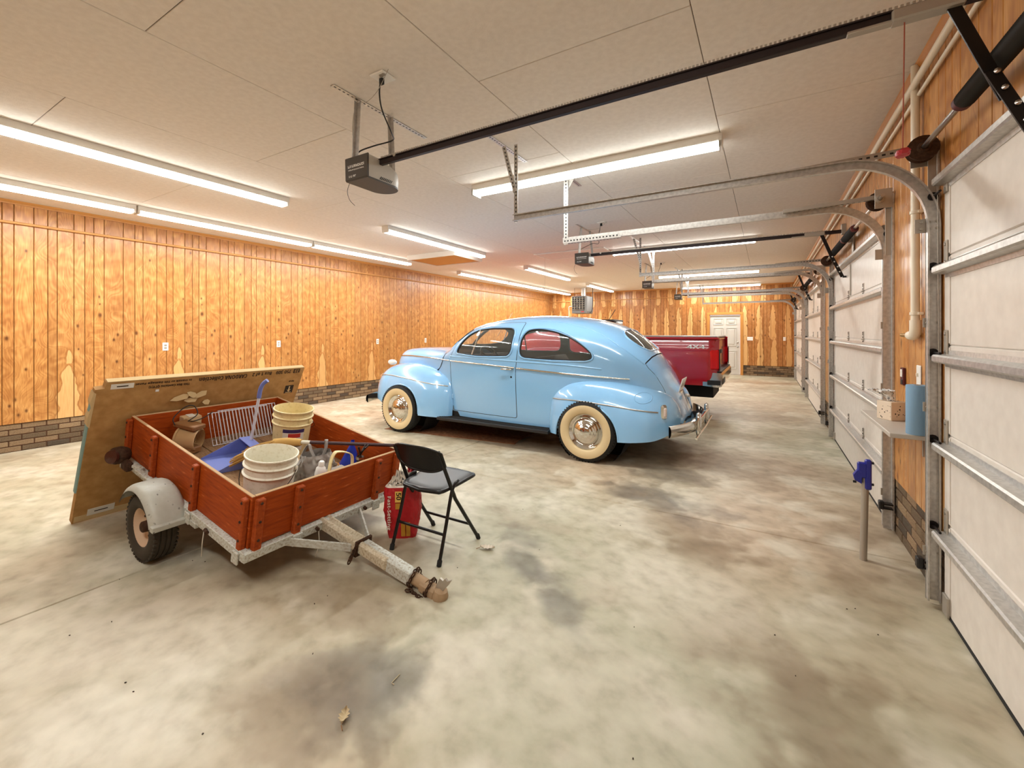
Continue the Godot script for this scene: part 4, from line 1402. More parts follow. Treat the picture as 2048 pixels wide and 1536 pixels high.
func build_sedan() -> void:
	M.sedan_blue = mat(rgb8(142, 196, 240), 0.2, 0.0, {"clearcoat_enabled": true, "clearcoat": 1.0, "clearcoat_roughness": 0.05})
	M.whitewall = mat(rgb8(220, 198, 154), 0.6)
	M.glass = mat(Color(0.75, 0.80, 0.78, 0.10), 0.03, 0.0, {"transparency": BaseMaterial3D.TRANSPARENCY_ALPHA})
	M.lining = mat(rgb8(74, 68, 62), 0.9)
	M.seat_cloth = mat(rgb8(78, 72, 66), 0.85)
	M.underside = mat(rgb8(26, 24, 22), 0.9)
	M.tail_red = mat(rgb8(206, 22, 28), 0.15)
	M.lens_pale = mat(rgb8(216, 196, 186), 0.2)
	var c := Vector3(-3.1, 0, -5.44)
	var t := thing("vintage_sedan", "light blue rounded vintage two-door sedan with whitewall tires", "car", c)
	var off := Vector3(3.1, 0, 0)
	var add := func(called: String, mb: MB, m: Material, parent: Node3D = null) -> MeshInstance3D:
		var o := part(parent if parent else t, called, mb, m)
		o.position = off if parent == null else Vector3.ZERO
		return o
	var bconv := func(x: float, y: float) -> float: return body_v(x, y)
	# outlines in side view
	var win1 := round_corners([Vector2(-3.665, 1.165), Vector2(-3.60, 1.30), Vector2(-3.50, 1.41), Vector2(-3.37, 1.475), Vector2(-3.15, 1.50), Vector2(-2.80, 1.495), Vector2(-2.755, 1.44), Vector2(-2.765, 1.22), Vector2(-2.815, 1.15), Vector2(-3.30, 1.145)], 0.06)
	var win2 := round_corners([Vector2(-2.63, 1.18), Vector2(-2.625, 1.36), Vector2(-2.57, 1.47), Vector2(-2.40, 1.485), Vector2(-2.20, 1.455), Vector2(-2.0, 1.39), Vector2(-1.84, 1.30), Vector2(-1.73, 1.215), Vector2(-1.71, 1.15), Vector2(-1.79, 1.12), Vector2(-2.57, 1.135)], 0.07)
	var door := round_corners([Vector2(-3.735, 0.375), Vector2(-3.765, 0.75), Vector2(-3.785, 1.08), Vector2(-3.70, 1.265), Vector2(-3.60, 1.385), Vector2(-3.47, 1.49), Vector2(-3.25, 1.55), Vector2(-2.95, 1.575), Vector2(-2.66, 1.575), Vector2(-2.665, 1.25), Vector2(-2.695, 0.95), Vector2(-2.69, 0.375)], 0.03)
	var pw1 := side_poly(win1, bconv, 1)
	var pw2 := side_poly(win2, bconv, 1)
	var pdoor := side_poly(door, bconv, 4)
	# hood runs up over the middle
	var hpoly := PackedVector2Array()
	for p in [Vector2(-5.40, 0.84), Vector2(-5.18, 0.885), Vector2(-4.8, 0.925), Vector2(-4.43, 0.925), Vector2(-4.14, 0.89), Vector2(-4.04, 0.94), Vector2(-3.98, 1.03), Vector2(-3.94, 1.14)]:
		hpoly.append(Vector2(p.x, body_v(p.x, p.y)))
	hpoly.append(Vector2(-3.96, 1.7))
	hpoly.append(Vector2(-4.0, 2.05))
	hpoly.append(Vector2(-5.40, 2.05))
	var trunk := PackedVector2Array([Vector2(-1.115, 2.05), Vector2(-1.12, 1.8), Vector2(-1.14, 1.56), Vector2(-1.16, 1.42), Vector2(-1.13, 1.40), Vector2(-1.06, 1.42), Vector2(-0.98, 1.38), Vector2(-0.92, 1.31), Vector2(-0.84, 1.22), Vector2(-0.79, 1.14), Vector2(-0.765, 2.05)])
	var rear_win := PackedVector2Array([Vector2(-1.47, 2.05), Vector2(-1.47, 1.80), Vector2(-1.445, 1.70), Vector2(-1.39, 1.64), Vector2(-1.29, 1.635), Vector2(-1.21, 1.70), Vector2(-1.17, 1.80), Vector2(-1.16, 2.05)])
	var shield := PackedVector2Array([Vector2(-3.90, 1.98), Vector2(-3.90, 1.75), Vector2(-3.86, 1.55), Vector2(-3.80, 1.42), Vector2(-3.74, 1.40), Vector2(-3.63, 1.46), Vector2(-3.57, 1.56), Vector2(-3.55, 1.75), Vector2(-3.55, 1.98)])
	var us := lin(-5.37, -5.28, 5) + lin(-5.25, -4.2, 18) + lin(-4.15, -1.2, 50) + lin(-1.16, -0.86, 10) + lin(-0.84, -0.74, 7)
	var vs := lin(0.0, 1.0, 8) + lin(1.06, 2.0, 22)
	var F := func(x: float, v: float) -> Vector3: return body_pt(x, v)
	var grow := func(p: PackedVector2Array, d: float) -> PackedVector2Array:
		var q := Geometry2D.offset_polygon(p, d)
		return q[0] if q.size() else p
	var holes := []
	for p in [grow.call(pdoor, 0.008), pw2, grow.call(hpoly, 0.012), grow.call(trunk, 0.009), rear_win, shield]:
		holes.append(withbox(p))
	var body := MB.new()
	var hd := MB.new()
	var tr := MB.new()
	var line := MB.new()
	var FI2 := func(x: float, v: float) -> Vector3:
		var p := body_pt(x, v)
		return Vector3(p.x, lerpf(p.y, 0.8, 0.022), p.z * 0.965)
	var lus := []
	for x in us:
		if x > -4.02 and x < -1.14:
			lus.append(x)
	for s in [1.0, -1.0]:
		body.patch(F, us, vs, [], holes, 1.0, s)
		hd.patch(F, us, vs, [withbox(hpoly)], [], 1.0, s)
		tr.patch(F, us, vs, [withbox(trunk)], [], 1.0, s)
		line.patch(FI2, lus, vs, [], [withbox(pw1), withbox(pw2), withbox(rear_win), withbox(shield)], -1.0, s)
	# orientation: outward is away from the middle
	add.call("body_shell", body, M.sedan_blue)
	add.call("hood", hd, M.sedan_blue)
	add.call("trunk_lid", tr, M.sedan_blue)
	for s in [1.0, -1.0]:
		var seam := MB.new()
		var sp := []
		for q in hpoly:
			if q.y < 1.95 and q.x > -5.38:
				var P := body_pt(q.x + 0.006, q.y)
				sp.append(Vector3(P.x, P.y, P.z * s))
		seam.tube(smooth_path(sp, 4), 0.006, 5)
		add.call("hood_seam", seam, M.rubber)
	add.call("lining", line, M.lining)
	for s in [1.0, -1.0]:
		var d := MB.new()
		d.patch(F, us, vs, [withbox(pdoor)], [withbox(pw1)], 1.0, s)
		var dn: MeshInstance3D = add.call("door", d, M.sedan_blue)
		var g := MB.new()
		var FG := func(x: float, v: float) -> Vector3:
			var p := body_pt(x, v)
			return Vector3(p.x, p.y, p.z * 0.985)
		g.patch(FG, us, vs, [withbox(grow.call(pw1, 0.01))], [], 1.0, s)
		add.call("door_glass", g, M.glass, dn)
		g = MB.new()
		g.patch(FG, us, vs, [withbox(grow.call(pw2, 0.01))], [], 1.0, s)
		add.call("quarter_glass", g, M.glass)
		# rubber and bead round the openings
		for w in [[win1, dn], [win2, null]]:
			var path := []
			for p in smooth_path(w[0], 2, true):
				var P := body_pt(p.x, body_v(p.x, p.y))
				path.append(Vector3(P.x, P.y, (P.z - 0.002) * s))
			var fr := MB.new()
			fr.tube(path, 0.008, 6, true)
			add.call("window_rubber", fr, M.black, w[1])
			path = []
			var ctr := Vector2.ZERO
			for p in w[0]:
				ctr += p / w[0].size()
			for p in smooth_path(w[0], 2, true):
				var q: Vector2 = p + (p - ctr).normalized() * 0.024
				var P := body_pt(q.x, body_v(q.x, q.y))
				path.append(Vector3(P.x, P.y, P.z * s))
			fr = MB.new()
			fr.tube(path, 0.010, 6, true)
			add.call("window_bead", fr, M.sedan_blue, w[1])
		var vent := MB.new()
		var va := body_pt(-3.375, body_v(-3.375, 1.15))
		var vb := body_pt(-3.345, body_v(-3.345, 1.475))
		vent.tube([Vector3(va.x, va.y, va.z * s), Vector3(vb.x, vb.y, vb.z * s)], 0.011, 8)
		add.call("vent_divider", vent, M.chrome, dn)
		var hdl := MB.new()
		var hp := body_pt(-2.80, body_v(-2.80, 0.985))
		hdl.tube(smooth_path([Vector3(-2.74, 0.985, (hp.z + 0.0) * s), Vector3(-2.745, 0.985, (hp.z + 0.035) * s), Vector3(-2.80, 0.985, (hp.z + 0.042) * s), Vector3(-2.88, 0.983, (hp.z + 0.036) * s)], 4), 0.011, 8)
		add.call("door_handle", hdl, M.chrome, dn)
		hdl = MB.new()
		hdl.lathe([Vector2(0.013, 0), Vector2(0.013, 0.004), Vector2(0, 0.006)], 10, Vector3(-2.755, 0.885, (hp.z - 0.004) * s), Vector3(0, 0, s))
		add.call("lock", hdl, M.black_metal, dn)
		hdl = MB.new()
		hdl.box(Vector3(-3.752, 0.56, body_pt(-3.75, 0.4).z * s), Vector3(0.04, 0.06, 0.02), 0.004)
		hdl.box(Vector3(-3.79, 1.07, body_pt(-3.79, 0.98).z * s), Vector3(0.035, 0.045, 0.018), 0.004)
		add.call("door_hinge", hdl, M.sedan_blue, dn)
		# bright mouldings
		var trim := MB.new()
		var seg := [[[Vector2(-5.31, 1.055), Vector2(-4.9, 1.075), Vector2(-4.4, 1.07), Vector2(-4.03, 1.062)], 0.012], [[Vector2(-4.0, 1.06), Vector2(-3.8, 1.052)], 0.012], [[Vector2(-3.775, 1.052), Vector2(-3.2, 1.03), Vector2(-2.705, 1.003)], 0.012], [[Vector2(-2.675, 1.0), Vector2(-2.2, 0.972), Vector2(-1.7, 0.945), Vector2(-1.30, 0.925)], 0.012]]
		for q in seg:
			var pth := on_body(q[0], 0.003, 6)
			trim.tube(pth if s > 0 else mirrored(pth), q[1], 6)
		add.call("belt_moulding", trim, M.chrome)
		trim = MB.new()
		var crease := on_body([Vector2(-3.79, 1.115), Vector2(-3.2, 1.10), Vector2(-2.7, 1.085), Vector2(-2.0, 1.06), Vector2(-1.6, 1.03)], -0.006, 6)
		trim.tube(crease if s > 0 else mirrored(crease), 0.012, 6)
		var gutter := on_body([Vector2(-3.79, 1.22), Vector2(-3.68, 1.36), Vector2(-3.50, 1.52), Vector2(-3.2, 1.585), Vector2(-2.7, 1.605), Vector2(-2.3, 1.585), Vector2(-1.95, 1.525), Vector2(-1.67, 1.431), Vector2(-1.38, 1.248), Vector2(-1.17, 1.085)], 0.0, 6)
		trim.tube(gutter if s > 0 else mirrored(gutter), 0.007, 6)
		add.call("drip_gutter", trim, M.sedan_blue)
		# fenders with wheel openings
		var fconv := func(x: float, y: float) -> float: return fender_v(x, y, FT, FL)
		var rconv := func(x: float, y: float) -> float: return fender_v(x, y, RT, RL)
		var arch1 := []
		for k in 25:
			var a := PI * k / 24.0
			arch1.append(Vector2(-4.60 - 0.385 * cos(a), 0.30 + 0.385 * pow(sin(a), 0.85)))
		arch1.append(Vector2(-4.20, 0.10))
		arch1.append(Vector2(-5.0, 0.10))
		var arch2 := []
		for k in 25:
			var a := PI * k / 24.0
			arch2.append(Vector2(-1.735 - 0.375 * cos(a), 0.255 + 0.385 * pow(sin(a), 0.85)))
		arch2.append(Vector2(-1.36, 0.10))
		arch2.append(Vector2(-2.11, 0.10))
		var a1 := side_poly(arch1, fconv, 1)
		var a2 := side_poly(arch2, rconv, 1)
		var fu := lin(-5.29, -5.2, 6) + lin(-5.17, -3.9, 26) + lin(-3.875, -3.74, 7)
		var ru := lin(-2.24, -2.15, 6) + lin(-2.12, -0.95, 26) + lin(-0.93, -0.805, 8)
		var fv := lin(0.0, 1.0, 22)
		var fm := MB.new()
		fm.patch(func(x: float, v: float) -> Vector3: return front_fender_pt(x, v), fu, fv, [], [withbox(a1)], 1.0, s)
		var fn: MeshInstance3D = add.call("front_fender", fm, M.sedan_blue)
		fm = MB.new()
		fm.patch(func(x: float, v: float) -> Vector3: return rear_fender_pt(x, v), ru, fv, [], [withbox(a2)], 1.0, s)
		var rn: MeshInstance3D = add.call("rear_fender", fm, M.sedan_blue)
		# rolled lips of the wheel openings
		for w in [[arch1, true, fn], [arch2, false, rn]]:
			var lip := []
			for k in 25:
				var p: Vector2 = w[0][k]
				var P := front_fender_pt(p.x, fender_v(p.x, p.y, FT, FL)) if w[1] else rear_fender_pt(p.x, fender_v(p.x, p.y, RT, RL))
				lip.append(Vector3(P.x, P.y, (P.z - 0.006) * s))
			var lm := MB.new()
			lm.tube(lip, 0.010, 6)
			add.call("wheel_lip", lm, M.sedan_blue, w[2])
		# fender mouldings
		for w in [[[Vector2(-5.235, 0.755), Vector2(-5.0, 0.80), Vector2(-4.6, 0.785), Vector2(-4.2, 0.74), Vector2(-3.80, 0.70)], true, fn], [[Vector2(-2.19, 0.665), Vector2(-1.9, 0.675), Vector2(-1.5, 0.655), Vector2(-1.2, 0.625), Vector2(-0.98, 0.60)], false, rn]]:
			var pth := []
			for p in smooth_path(w[0], 6):
				var P := front_fender_pt(p.x, fender_v(p.x, p.y, FT, FL)) if w[1] else rear_fender_pt(p.x, fender_v(p.x, p.y, RT, RL))
				pth.append(Vector3(P.x, P.y, P.z * s))
			var lm := MB.new()
			lm.tube(pth, 0.008, 6)
			add.call("fender_moulding", lm, M.steel, w[2])
		# inner wheel housings
		for wx in [-4.60, -1.735]:
			var wm := MB.new()
			wm.lathe([Vector2(0.42, 0.40), Vector2(0.42, 0.74)], 24, Vector3(wx, 0.33, 0), Vector3(0, 0, s))
			wm.lathe([Vector2(0.0, 0.42), Vector2(0.42, 0.42)], 24, Vector3(wx, 0.33, 0), Vector3(0, 0, s))
			add.call("wheel_housing", wm, M.underside)
		var lamp := MB.new()
		lamp.lathe([Vector2(0, -0.09), Vector2(0.03, -0.075), Vector2(0.042, -0.03), Vector2(0.04, 0.02), Vector2(0.025, 0.06), Vector2(0, 0.075)], 16, Vector3(-4.98, 0.985, 0.62 * s), Vector3.RIGHT)
		add.call("parking_lamp", lamp, M.white_plastic)
		var head := MB.new()
		head.lathe([Vector2(0.09, -0.04), Vector2(0.09, 0.01), Vector2(0.075, 0.03), Vector2(0, 0.045)], 24, Vector3(-5.20, 0.72, 0.60 * s), Vector3.LEFT)
		add.call("headlamp", head, M.chrome)
		# tail lamp on the fender end
		var tp := rear_fender_pt(-0.93, 0.32)
		var tl := MB.new()
		tl.box(Vector3(-0.93, 0.60, (tp.z + 0.0) * s), Vector3(0.075, 0.16, 0.05), 0.02, Basis(Vector3.UP, 0.85 * s))
		var tn: MeshInstance3D = add.call("tail_lamp", tl, M.chrome)
		tl = MB.new()
		tl.box(Vector3(-0.916, 0.60, (tp.z + 0.012) * s), Vector3(0.04, 0.10, 0.04), 0.012, Basis(Vector3.UP, 0.85 * s))
		add.call("lens", tl, M.lens_pale, tn)
		# running board and sill
		var rb := MB.new()
		rb.extrude(PackedVector2Array([Vector2(0, 0), Vector2(0.155, 0.0), Vector2(0.165, 0.012), Vector2(0.16, 0.034), Vector2(0.14, 0.042), Vector2(0, 0.046)]), Vector3(-3.90, 0.245, 0.70 * s), Basis(Vector3(0, 0, s), Vector3.UP, Vector3.RIGHT), 1.69)
		add.call("running_board", rb, M.black)
		rb = MB.new()
		for k in 9:
			rb.box(Vector3(-3.07, 0.291, (0.72 + k * 0.014) * s), Vector3(1.68, 0.005, 0.006))
		add.call("tread_rib", rb, M.rubber).set_meta("kind", "stuff")
	# windshield, rear window
	var gl := MB.new()
	var gr := MB.new()
	var FG2 := func(x: float, v: float) -> Vector3:
		var p := body_pt(x, v)
		return Vector3(p.x, p.y - 0.006, p.z * 0.99)
	for s in [1.0, -1.0]:
		gl.patch(FG2, us, vs, [withbox(shield)], [], 1.0, s)
		gr.patch(FG2, us, vs, [withbox(rear_win)], [], 1.0, s)
	add.call("windshield", gl, M.glass)
	add.call("rear_window", gr, M.glass)
	for w in [[rear_win, 0.012, "rear_window_bead", M.sedan_blue], [shield, 0.010, "windshield_rubber", M.black]]:
		var pth := []
		for p in w[0]:
			pth.append(body_pt(p.x, minf(p.y, 2.0)))
		var m2 := mirrored(pth)
		m2.reverse()
		var full := smooth_path(pth + m2, 3, true)
		var fr := MB.new()
		fr.tube(full, w[1], 6, true)
		add.call(w[2], fr, w[3])
	var rc := MB.new()
	rc.tube([body_pt(-1.47, 2.0), body_pt(-1.3, 2.0), body_pt(-1.16, 2.0)], 0.008, 6)
	add.call("window_divider", rc, M.chrome)
	# wheels
	for s in [1.0, -1.0]:
		for x in [-4.60, -1.735]:
			var w := wheel(t, Vector3(x, 0.338, 0.815 * s) + off, s, 0.338, true)
	# underbody, interior
	var ub := MB.new()
	ub.bb(Vector3(-5.0, 0.26, -0.38), Vector3(-1.0, 0.40, 0.38))
	ub.bb(Vector3(-4.15, 0.28, -0.70), Vector3(-2.2, 0.36, 0.70))
	ub.tube([Vector3(-4.60, 0.33, -0.72), Vector3(-4.60, 0.33, 0.72)], 0.04, 8)
	ub.tube([Vector3(-1.735, 0.33, -0.72), Vector3(-1.735, 0.33, 0.72)], 0.06, 8)
	ub.bb(Vector3(-1.4, 0.30, -0.5), Vector3(-0.95, 0.42, 0.5))
	add.call("chassis", ub, M.underside)
	for q in [[-2.95, 0.60, 1.10], [-1.95, 0.58, 1.08]]:
		var sm := MB.new()
		sm.box(Vector3(q[0] + 0.0, 0.62, 0), Vector3(0.52, 0.22, 1.24), 0.07)
		sm.box(Vector3(q[0] + 0.30, 0.88, 0), Vector3(0.17, 0.48, 1.26), 0.07, Basis(Vector3.BACK, -0.18))
		add.call("bench_seat", sm, M.seat_cloth)
	var dash := MB.new()
	dash.box(Vector3(-3.70, 1.02, 0), Vector3(0.24, 0.20, 1.32), 0.06)
	add.call("dashboard", dash, M.lining)
	var sw := MB.new()
	var sbs := Basis(Vector3.BACK, 0.62)
	var ring := []
	for k in 28:
		var a := TAU * k / 28.0
		ring.append(Vector3(-3.33, 1.09, 0.36) + sbs * Vector3(0, cos(a) * 0.20, sin(a) * 0.20))
	sw.tube(ring, 0.011, 7, true)
	for a in [0.0, TAU / 3, TAU * 2 / 3]:
		sw.tube([Vector3(-3.33, 1.09, 0.36), Vector3(-3.33, 1.09, 0.36) + sbs * Vector3(0, -cos(a) * 0.2, sin(a) * 0.2)], 0.007, 6)
	sw.tube([Vector3(-3.33, 1.09, 0.36), Vector3(-3.75, 0.83, 0.36)], 0.018, 8)
	add.call("steering_wheel", sw, M.black)
	# bumpers with guards
	for e in [[-0.66, 1.0], [-5.46, -1.0]]:
		var bm := MB.new()
		var pth := []
		for k in 21:
			var zz: float = lerpf(-0.86, 0.86, k / 20.0)
			pth.append(Vector3(e[0] + e[1] * (0.02 - 0.20 * pow(absf(zz) / 0.86, 2.6)), 0.43, zz))
		bm.sweep(PackedVector2Array([Vector2(-0.012, -0.06), Vector2(0.004, -0.055), Vector2(0.016, -0.03), Vector2(0.02, 0.0), Vector2(0.016, 0.03), Vector2(0.004, 0.055), Vector2(-0.012, 0.06)]), pth, Vector3(e[1], 0, 0))
		var bn: MeshInstance3D = add.call("bumper", bm, M.chrome)
		for zz in [-0.36, 0.36]:
			bm = MB.new()
			bm.lathe([Vector2(0, -0.13), Vector2(0.022, -0.12), Vector2(0.03, -0.05), Vector2(0.032, 0.05), Vector2(0.024, 0.12), Vector2(0, 0.14)], 14, Vector3(e[0] + e[1] * 0.03, 0.44, zz), Vector3.UP)
			add.call("bumper_guard", bm, M.chrome, bn)
		bm = MB.new()
		bm.tube([Vector3(e[0] + e[1] * 0.05, 0.505, -0.36), Vector3(e[0] + e[1] * 0.05, 0.505, 0.36)], 0.013, 8)
		bm.tube([Vector3(e[0] + e[1] * 0.05, 0.36, -0.70), Vector3(e[0] + e[1] * 0.06, 0.36, 0.0), Vector3(e[0] + e[1] * 0.05, 0.36, 0.70)], 0.013, 8)
		add.call("grille_guard_bar", bm, M.chrome, bn)
		bm = MB.new()
		for zz in [-0.45, 0.45]:
			bm.bar(Vector3(e[0] - e[1] * 0.02, 0.42, zz), Vector3(e[0] - e[1] * 0.42, 0.38, zz * 0.9), 0.02, 0.08, 0.003)
		add.call("bumper_iron", bm, M.black, bn)
	# plate, trunk handle, fuel lid, antenna
	var lp := MB.new()
	var pb := Basis(Vector3.BACK, -0.28)
	lp.box(Vector3(-0.85, 0.83, 0.0), Vector3(0.008, 0.16, 0.30), 0.002, pb)
	var lpn: MeshInstance3D = add.call("licence_plate", lp, M.white_paint)
	lp = MB.new()
	lp.box(Vector3(-0.845, 0.83, 0.0), Vector3(0.006, 0.05, 0.22), 0.0, pb)
	lp.box(Vector3(-0.80, 0.70, 0.0), Vector3(0.05, 0.03, 0.10), 0.008, pb)
	add.call("plate_holder", lp, M.galv_dull, lpn)
	var fl := MB.new()
	var ring2 := []
	for k in 24:
		var a := TAU * k / 24.0
		var x := -1.13 + 0.085 * cos(a)
		var y := 0.745 + 0.055 * sin(a)
		ring2.append(rear_fender_pt(x, fender_v(x, y, RT, RL)) - Vector3(0, 0, 0.001))
	fl.tube(ring2, 0.0045, 5, true)
	add.call("fuel_lid", fl, M.sedan_blue)
	var an := MB.new()
	an.tube([Vector3(-3.95, 1.17, -0.52), Vector3(-3.50, 1.76, -0.52)], 0.003, 5)
	add.call("antenna", an, M.steel)
	var th := MB.new()
	var tp2 := body_pt(-0.90, 2.0)
	th.box(tp2 + Vector3(0.02, -0.1, 0), Vector3(0.04, 0.09, 0.16), 0.012)
	add.call("trunk_handle", th, M.chrome)
# ---------------------------------------------------------------- red pickup
func build_pickup() -> void:
	M.truck_red = mat(rgb8(172, 14, 34), 0.26, 0.0, {"clearcoat_enabled": true, "clearcoat": 0.9, "clearcoat_roughness": 0.04})
	M.dark_glass = mat(rgb8(22, 24, 26), 0.05)
	M.cover = mat(rgb8(120, 112, 108), 0.32)
	var c := Vector3(-3.4, 0, -8.35)
	var t := thing("pickup_truck", "red pickup truck with 4x4 lettering on its bed side", "truck", c)
	var off := Vector3(3.4, 0, 0)
	var add := func(called: String, mb: MB, m: Material, parent: Node3D = null) -> MeshInstance3D:
		var o := part(parent if parent else t, called, mb, m)
		o.position = off if parent == null else Vector3.ZERO
		return o
	var arch := PackedVector2Array()
	for k in 25:
		var a := PI * k / 24.0
		arch.append(Vector2(-1.76 - 0.50 * cos(a), 0.43 + 0.51 * pow(sin(a), 0.8)))
	arch.append(Vector2(-1.26, 0.3))
	arch.append(Vector2(-2.26, 0.3))
	for s in [1.0, -1.0]:
		var mb := MB.new()
		var F := func(x: float, y: float) -> Vector3:
			var k := (y - 0.6) / 0.75
			var bulge := 0.05 * (1.0 - pow(absf(k - 0.45) / 0.55, 2.2)) + 0.018 * exp(-pow((y - 1.19) / 0.03, 2.0)) * 0.4
			var flare := 0.035 * exp(-pow((Vector2(x, y).distance_to(Vector2(-1.76, 0.43)) - 0.55) / 0.09, 2.0))
			var tail := 0.07 * pow(clampf((x + 0.80) / 0.17, 0.0, 1.0), 2.0)
			return Vector3(x, y, 0.90 + bulge + flare - tail)
		mb.patch(F, lin(-2.42, -0.85, 32) + lin(-0.82, -0.63, 7), lin(0.60, 1.345, 24), [], [withbox(arch)], 1.0, s)
		var side: MeshInstance3D = add.call("bed_side", mb, M.truck_red)
		mb = MB.new()
		mb.box(Vector3(-1.53, 1.35, 0.895 * s), Vector3(1.80, 0.03, 0.11), 0.012)
		add.call("rail_cap", mb, M.truck_red, side)
		mb = MB.new()
		mb.box(Vector3(-0.69, 1.015, 0.915 * s), Vector3(0.13, 0.31, 0.09), 0.022)
		var tl: MeshInstance3D = add.call("tail_lamp", mb, M.tail_red)
		mb = MB.new()
		mb.box(Vector3(-0.62, 1.01, 0.90 * s), Vector3(0.012, 0.33, 0.09), 0.004)
		add.call("lamp_bezel", mb, M.black, tl)
		if s > 0:
			var tm := fit_text(t, "4X4", 0.27, 0.055, M.white_plastic)
			tm.position = Vector3(-0.96, 1.215, 0.944) + off
		for x in [-1.76, -5.25]:
			wheel(t, Vector3(x, 0.39, 0.82 * s) + off, s, 0.39, false)
		mb = MB.new()
		mb.lathe([Vector2(0.49, 0.45), Vector2(0.49, 0.88)], 24, Vector3(-1.76, 0.43, 0), Vector3(0, 0, s))
		mb.lathe([Vector2(0.0, 0.5), Vector2(0.49, 0.5)], 24, Vector3(-1.76, 0.43, 0), Vector3(0, 0, s))
		add.call("wheel_housing", mb, M.underside)
	var mb := MB.new()
	mb.box(Vector3(-0.70, 0.98, 0), Vector3(0.05, 0.70, 1.79), 0.02)
	mb.box(Vector3(-0.715, 1.33, 0), Vector3(0.11, 0.05, 1.80), 0.018)
	var tg: MeshInstance3D = add.call("tailgate", mb, M.truck_red)
	mb = MB.new()
	mb.box(Vector3(-0.67, 1.12, 0), Vector3(0.02, 0.07, 0.24), 0.008)
	add.call("handle", mb, M.black, tg)
	mb = MB.new()
	mb.box(Vector3(-0.66, 1.345, 0.80), Vector3(0.05, 0.045, 0.05), 0.01)
	add.call("corner_cap", mb, M.black, tg)
	mb = MB.new()
	mb.box(Vector3(-1.53, 1.372, 0), Vector3(1.74, 0.025, 1.76), 0.01)
	add.call("bed_cover", mb, M.cover)
	mb = MB.new()
	mb.box(Vector3(-1.53, 1.0, 0), Vector3(1.70, 0.6, 1.5))
	add.call("bed_box", mb, M.underside)
	# rear bumper
	mb = MB.new()
	mb.extrude(PackedVector2Array([Vector2(-0.20, 0.60), Vector2(0.02, 0.58), Vector2(0.07, 0.60), Vector2(0.085, 0.68), Vector2(0.085, 0.78), Vector2(0.06, 0.81), Vector2(-0.20, 0.81)]), Vector3(-0.66, 0, -0.93), Basis(Vector3.RIGHT, Vector3.UP, Vector3.BACK), 1.86)
	var bn: MeshInstance3D = add.call("rear_bumper", mb, M.chrome)
	mb = MB.new()
	mb.box(Vector3(-0.70, 0.822, 0), Vector3(0.22, 0.03, 1.80), 0.01)
	add.call("step_pad", mb, M.black, bn)
	mb = MB.new()
	mb.box(Vector3(-0.70, 0.655, 0.936), Vector3(0.19, 0.075, 0.012), 0.004)
	mb.box(Vector3(-0.59, 0.68, 0.70), Vector3(0.04, 0.10, 0.40), 0.01)
	add.call("bumper_inset", mb, M.black, bn)
	# cab, hood and chassis
	var F2 := func(x: float, v: float) -> Vector3:
		var top := ev([[-4.95, 1.14], [-4.75, 1.20], [-4.1, 1.60], [-3.8, 1.685], [-3.2, 1.70], [-2.7, 1.685], [-2.52, 1.60], [-2.44, 1.15]], x)
		var th := v * PI * 0.5
		return Vector3(x, 1.02 + (top - 1.02) * pow(sin(th), 0.55), 0.90 * (0.80 + 0.20 * (1.0 - pow(sin(th), 3.0))) * pow(cos(th), 0.42))
	var wins := []
	for q in [[-4.35, -3.62, 0.30], [-3.54, -2.72, 0.30]]:
		wins.append(withbox(PackedVector2Array([Vector2(q[0], q[2]), Vector2(q[1], q[2]), Vector2(q[1], 0.62), Vector2(maxf(q[0], -4.05), 0.62)])))
	var ws := withbox(PackedVector2Array([Vector2(-4.68, 0.72), Vector2(-4.08, 0.74), Vector2(-4.08, 1.05), Vector2(-4.68, 1.05)]))
	var cab := MB.new()
	var gl := MB.new()
	for s in [1.0, -1.0]:
		cab.patch(F2, lin(-4.95, -2.44, 30), lin(0.0, 1.0, 16), [], wins + [ws], 1.0, s)
		gl.patch(F2, lin(-4.95, -2.44, 30), lin(0.0, 1.0, 16), wins + [ws], [], 1.0, s)
	add.call("cab", cab, M.truck_red)
	add.call("cab_glass", gl, M.dark_glass)
	mb = MB.new()
	mb.bb(Vector3(-4.96, 0.50, -0.93), Vector3(-2.44, 1.04, 0.93), 0.05)
	add.call("door_panel", mb, M.truck_red)
	mb = MB.new()
	mb.extrude(PackedVector2Array([Vector2(-6.15, 0.55), Vector2(-4.9, 0.55), Vector2(-4.9, 1.15), Vector2(-5.9, 1.10), Vector2(-6.12, 1.02), Vector2(-6.18, 0.8)]), Vector3(0, 0, -0.92), Basis(Vector3.RIGHT, Vector3.UP, Vector3.BACK), 1.84)
	add.call("hood", mb, M.truck_red)
	mb = MB.new()
	mb.bb(Vector3(-6.1, 0.36, -0.5), Vector3(-0.75, 0.60, 0.5))
	mb.tube([Vector3(-1.76, 0.39, -0.75), Vector3(-1.76, 0.39, 0.75)], 0.06, 8)
	add.call("chassis", mb, M.underside)
	# brake lamp, visor and antenna at the rear of the roof
	mb = MB.new()
	mb.box(Vector3(-2.62, 1.665, 0.10), Vector3(0.34, 0.05, 0.62), 0.02)
	add.call("roof_visor", mb, M.black)
	mb = MB.new()
	mb.box(Vector3(-2.44, 1.62, 0.12), Vector3(0.06, 0.06, 0.30), 0.015)
	add.call("cargo_lamp", mb, M.white_plastic)
	mb = MB.new()
	mb.tube([Vector3(-2.62, 1.68, 0.22), Vector3(-2.48, 1.88, 0.24)], 0.006, 6)
	add.call("antenna", mb, M.black)
# ---------------------------------------------------------------- red utility trailer, nose down on its coupler
var bed := Transform3D(Basis(Vector3.BACK, -0.179), Vector3(-2.507, 0.232, -1.327))

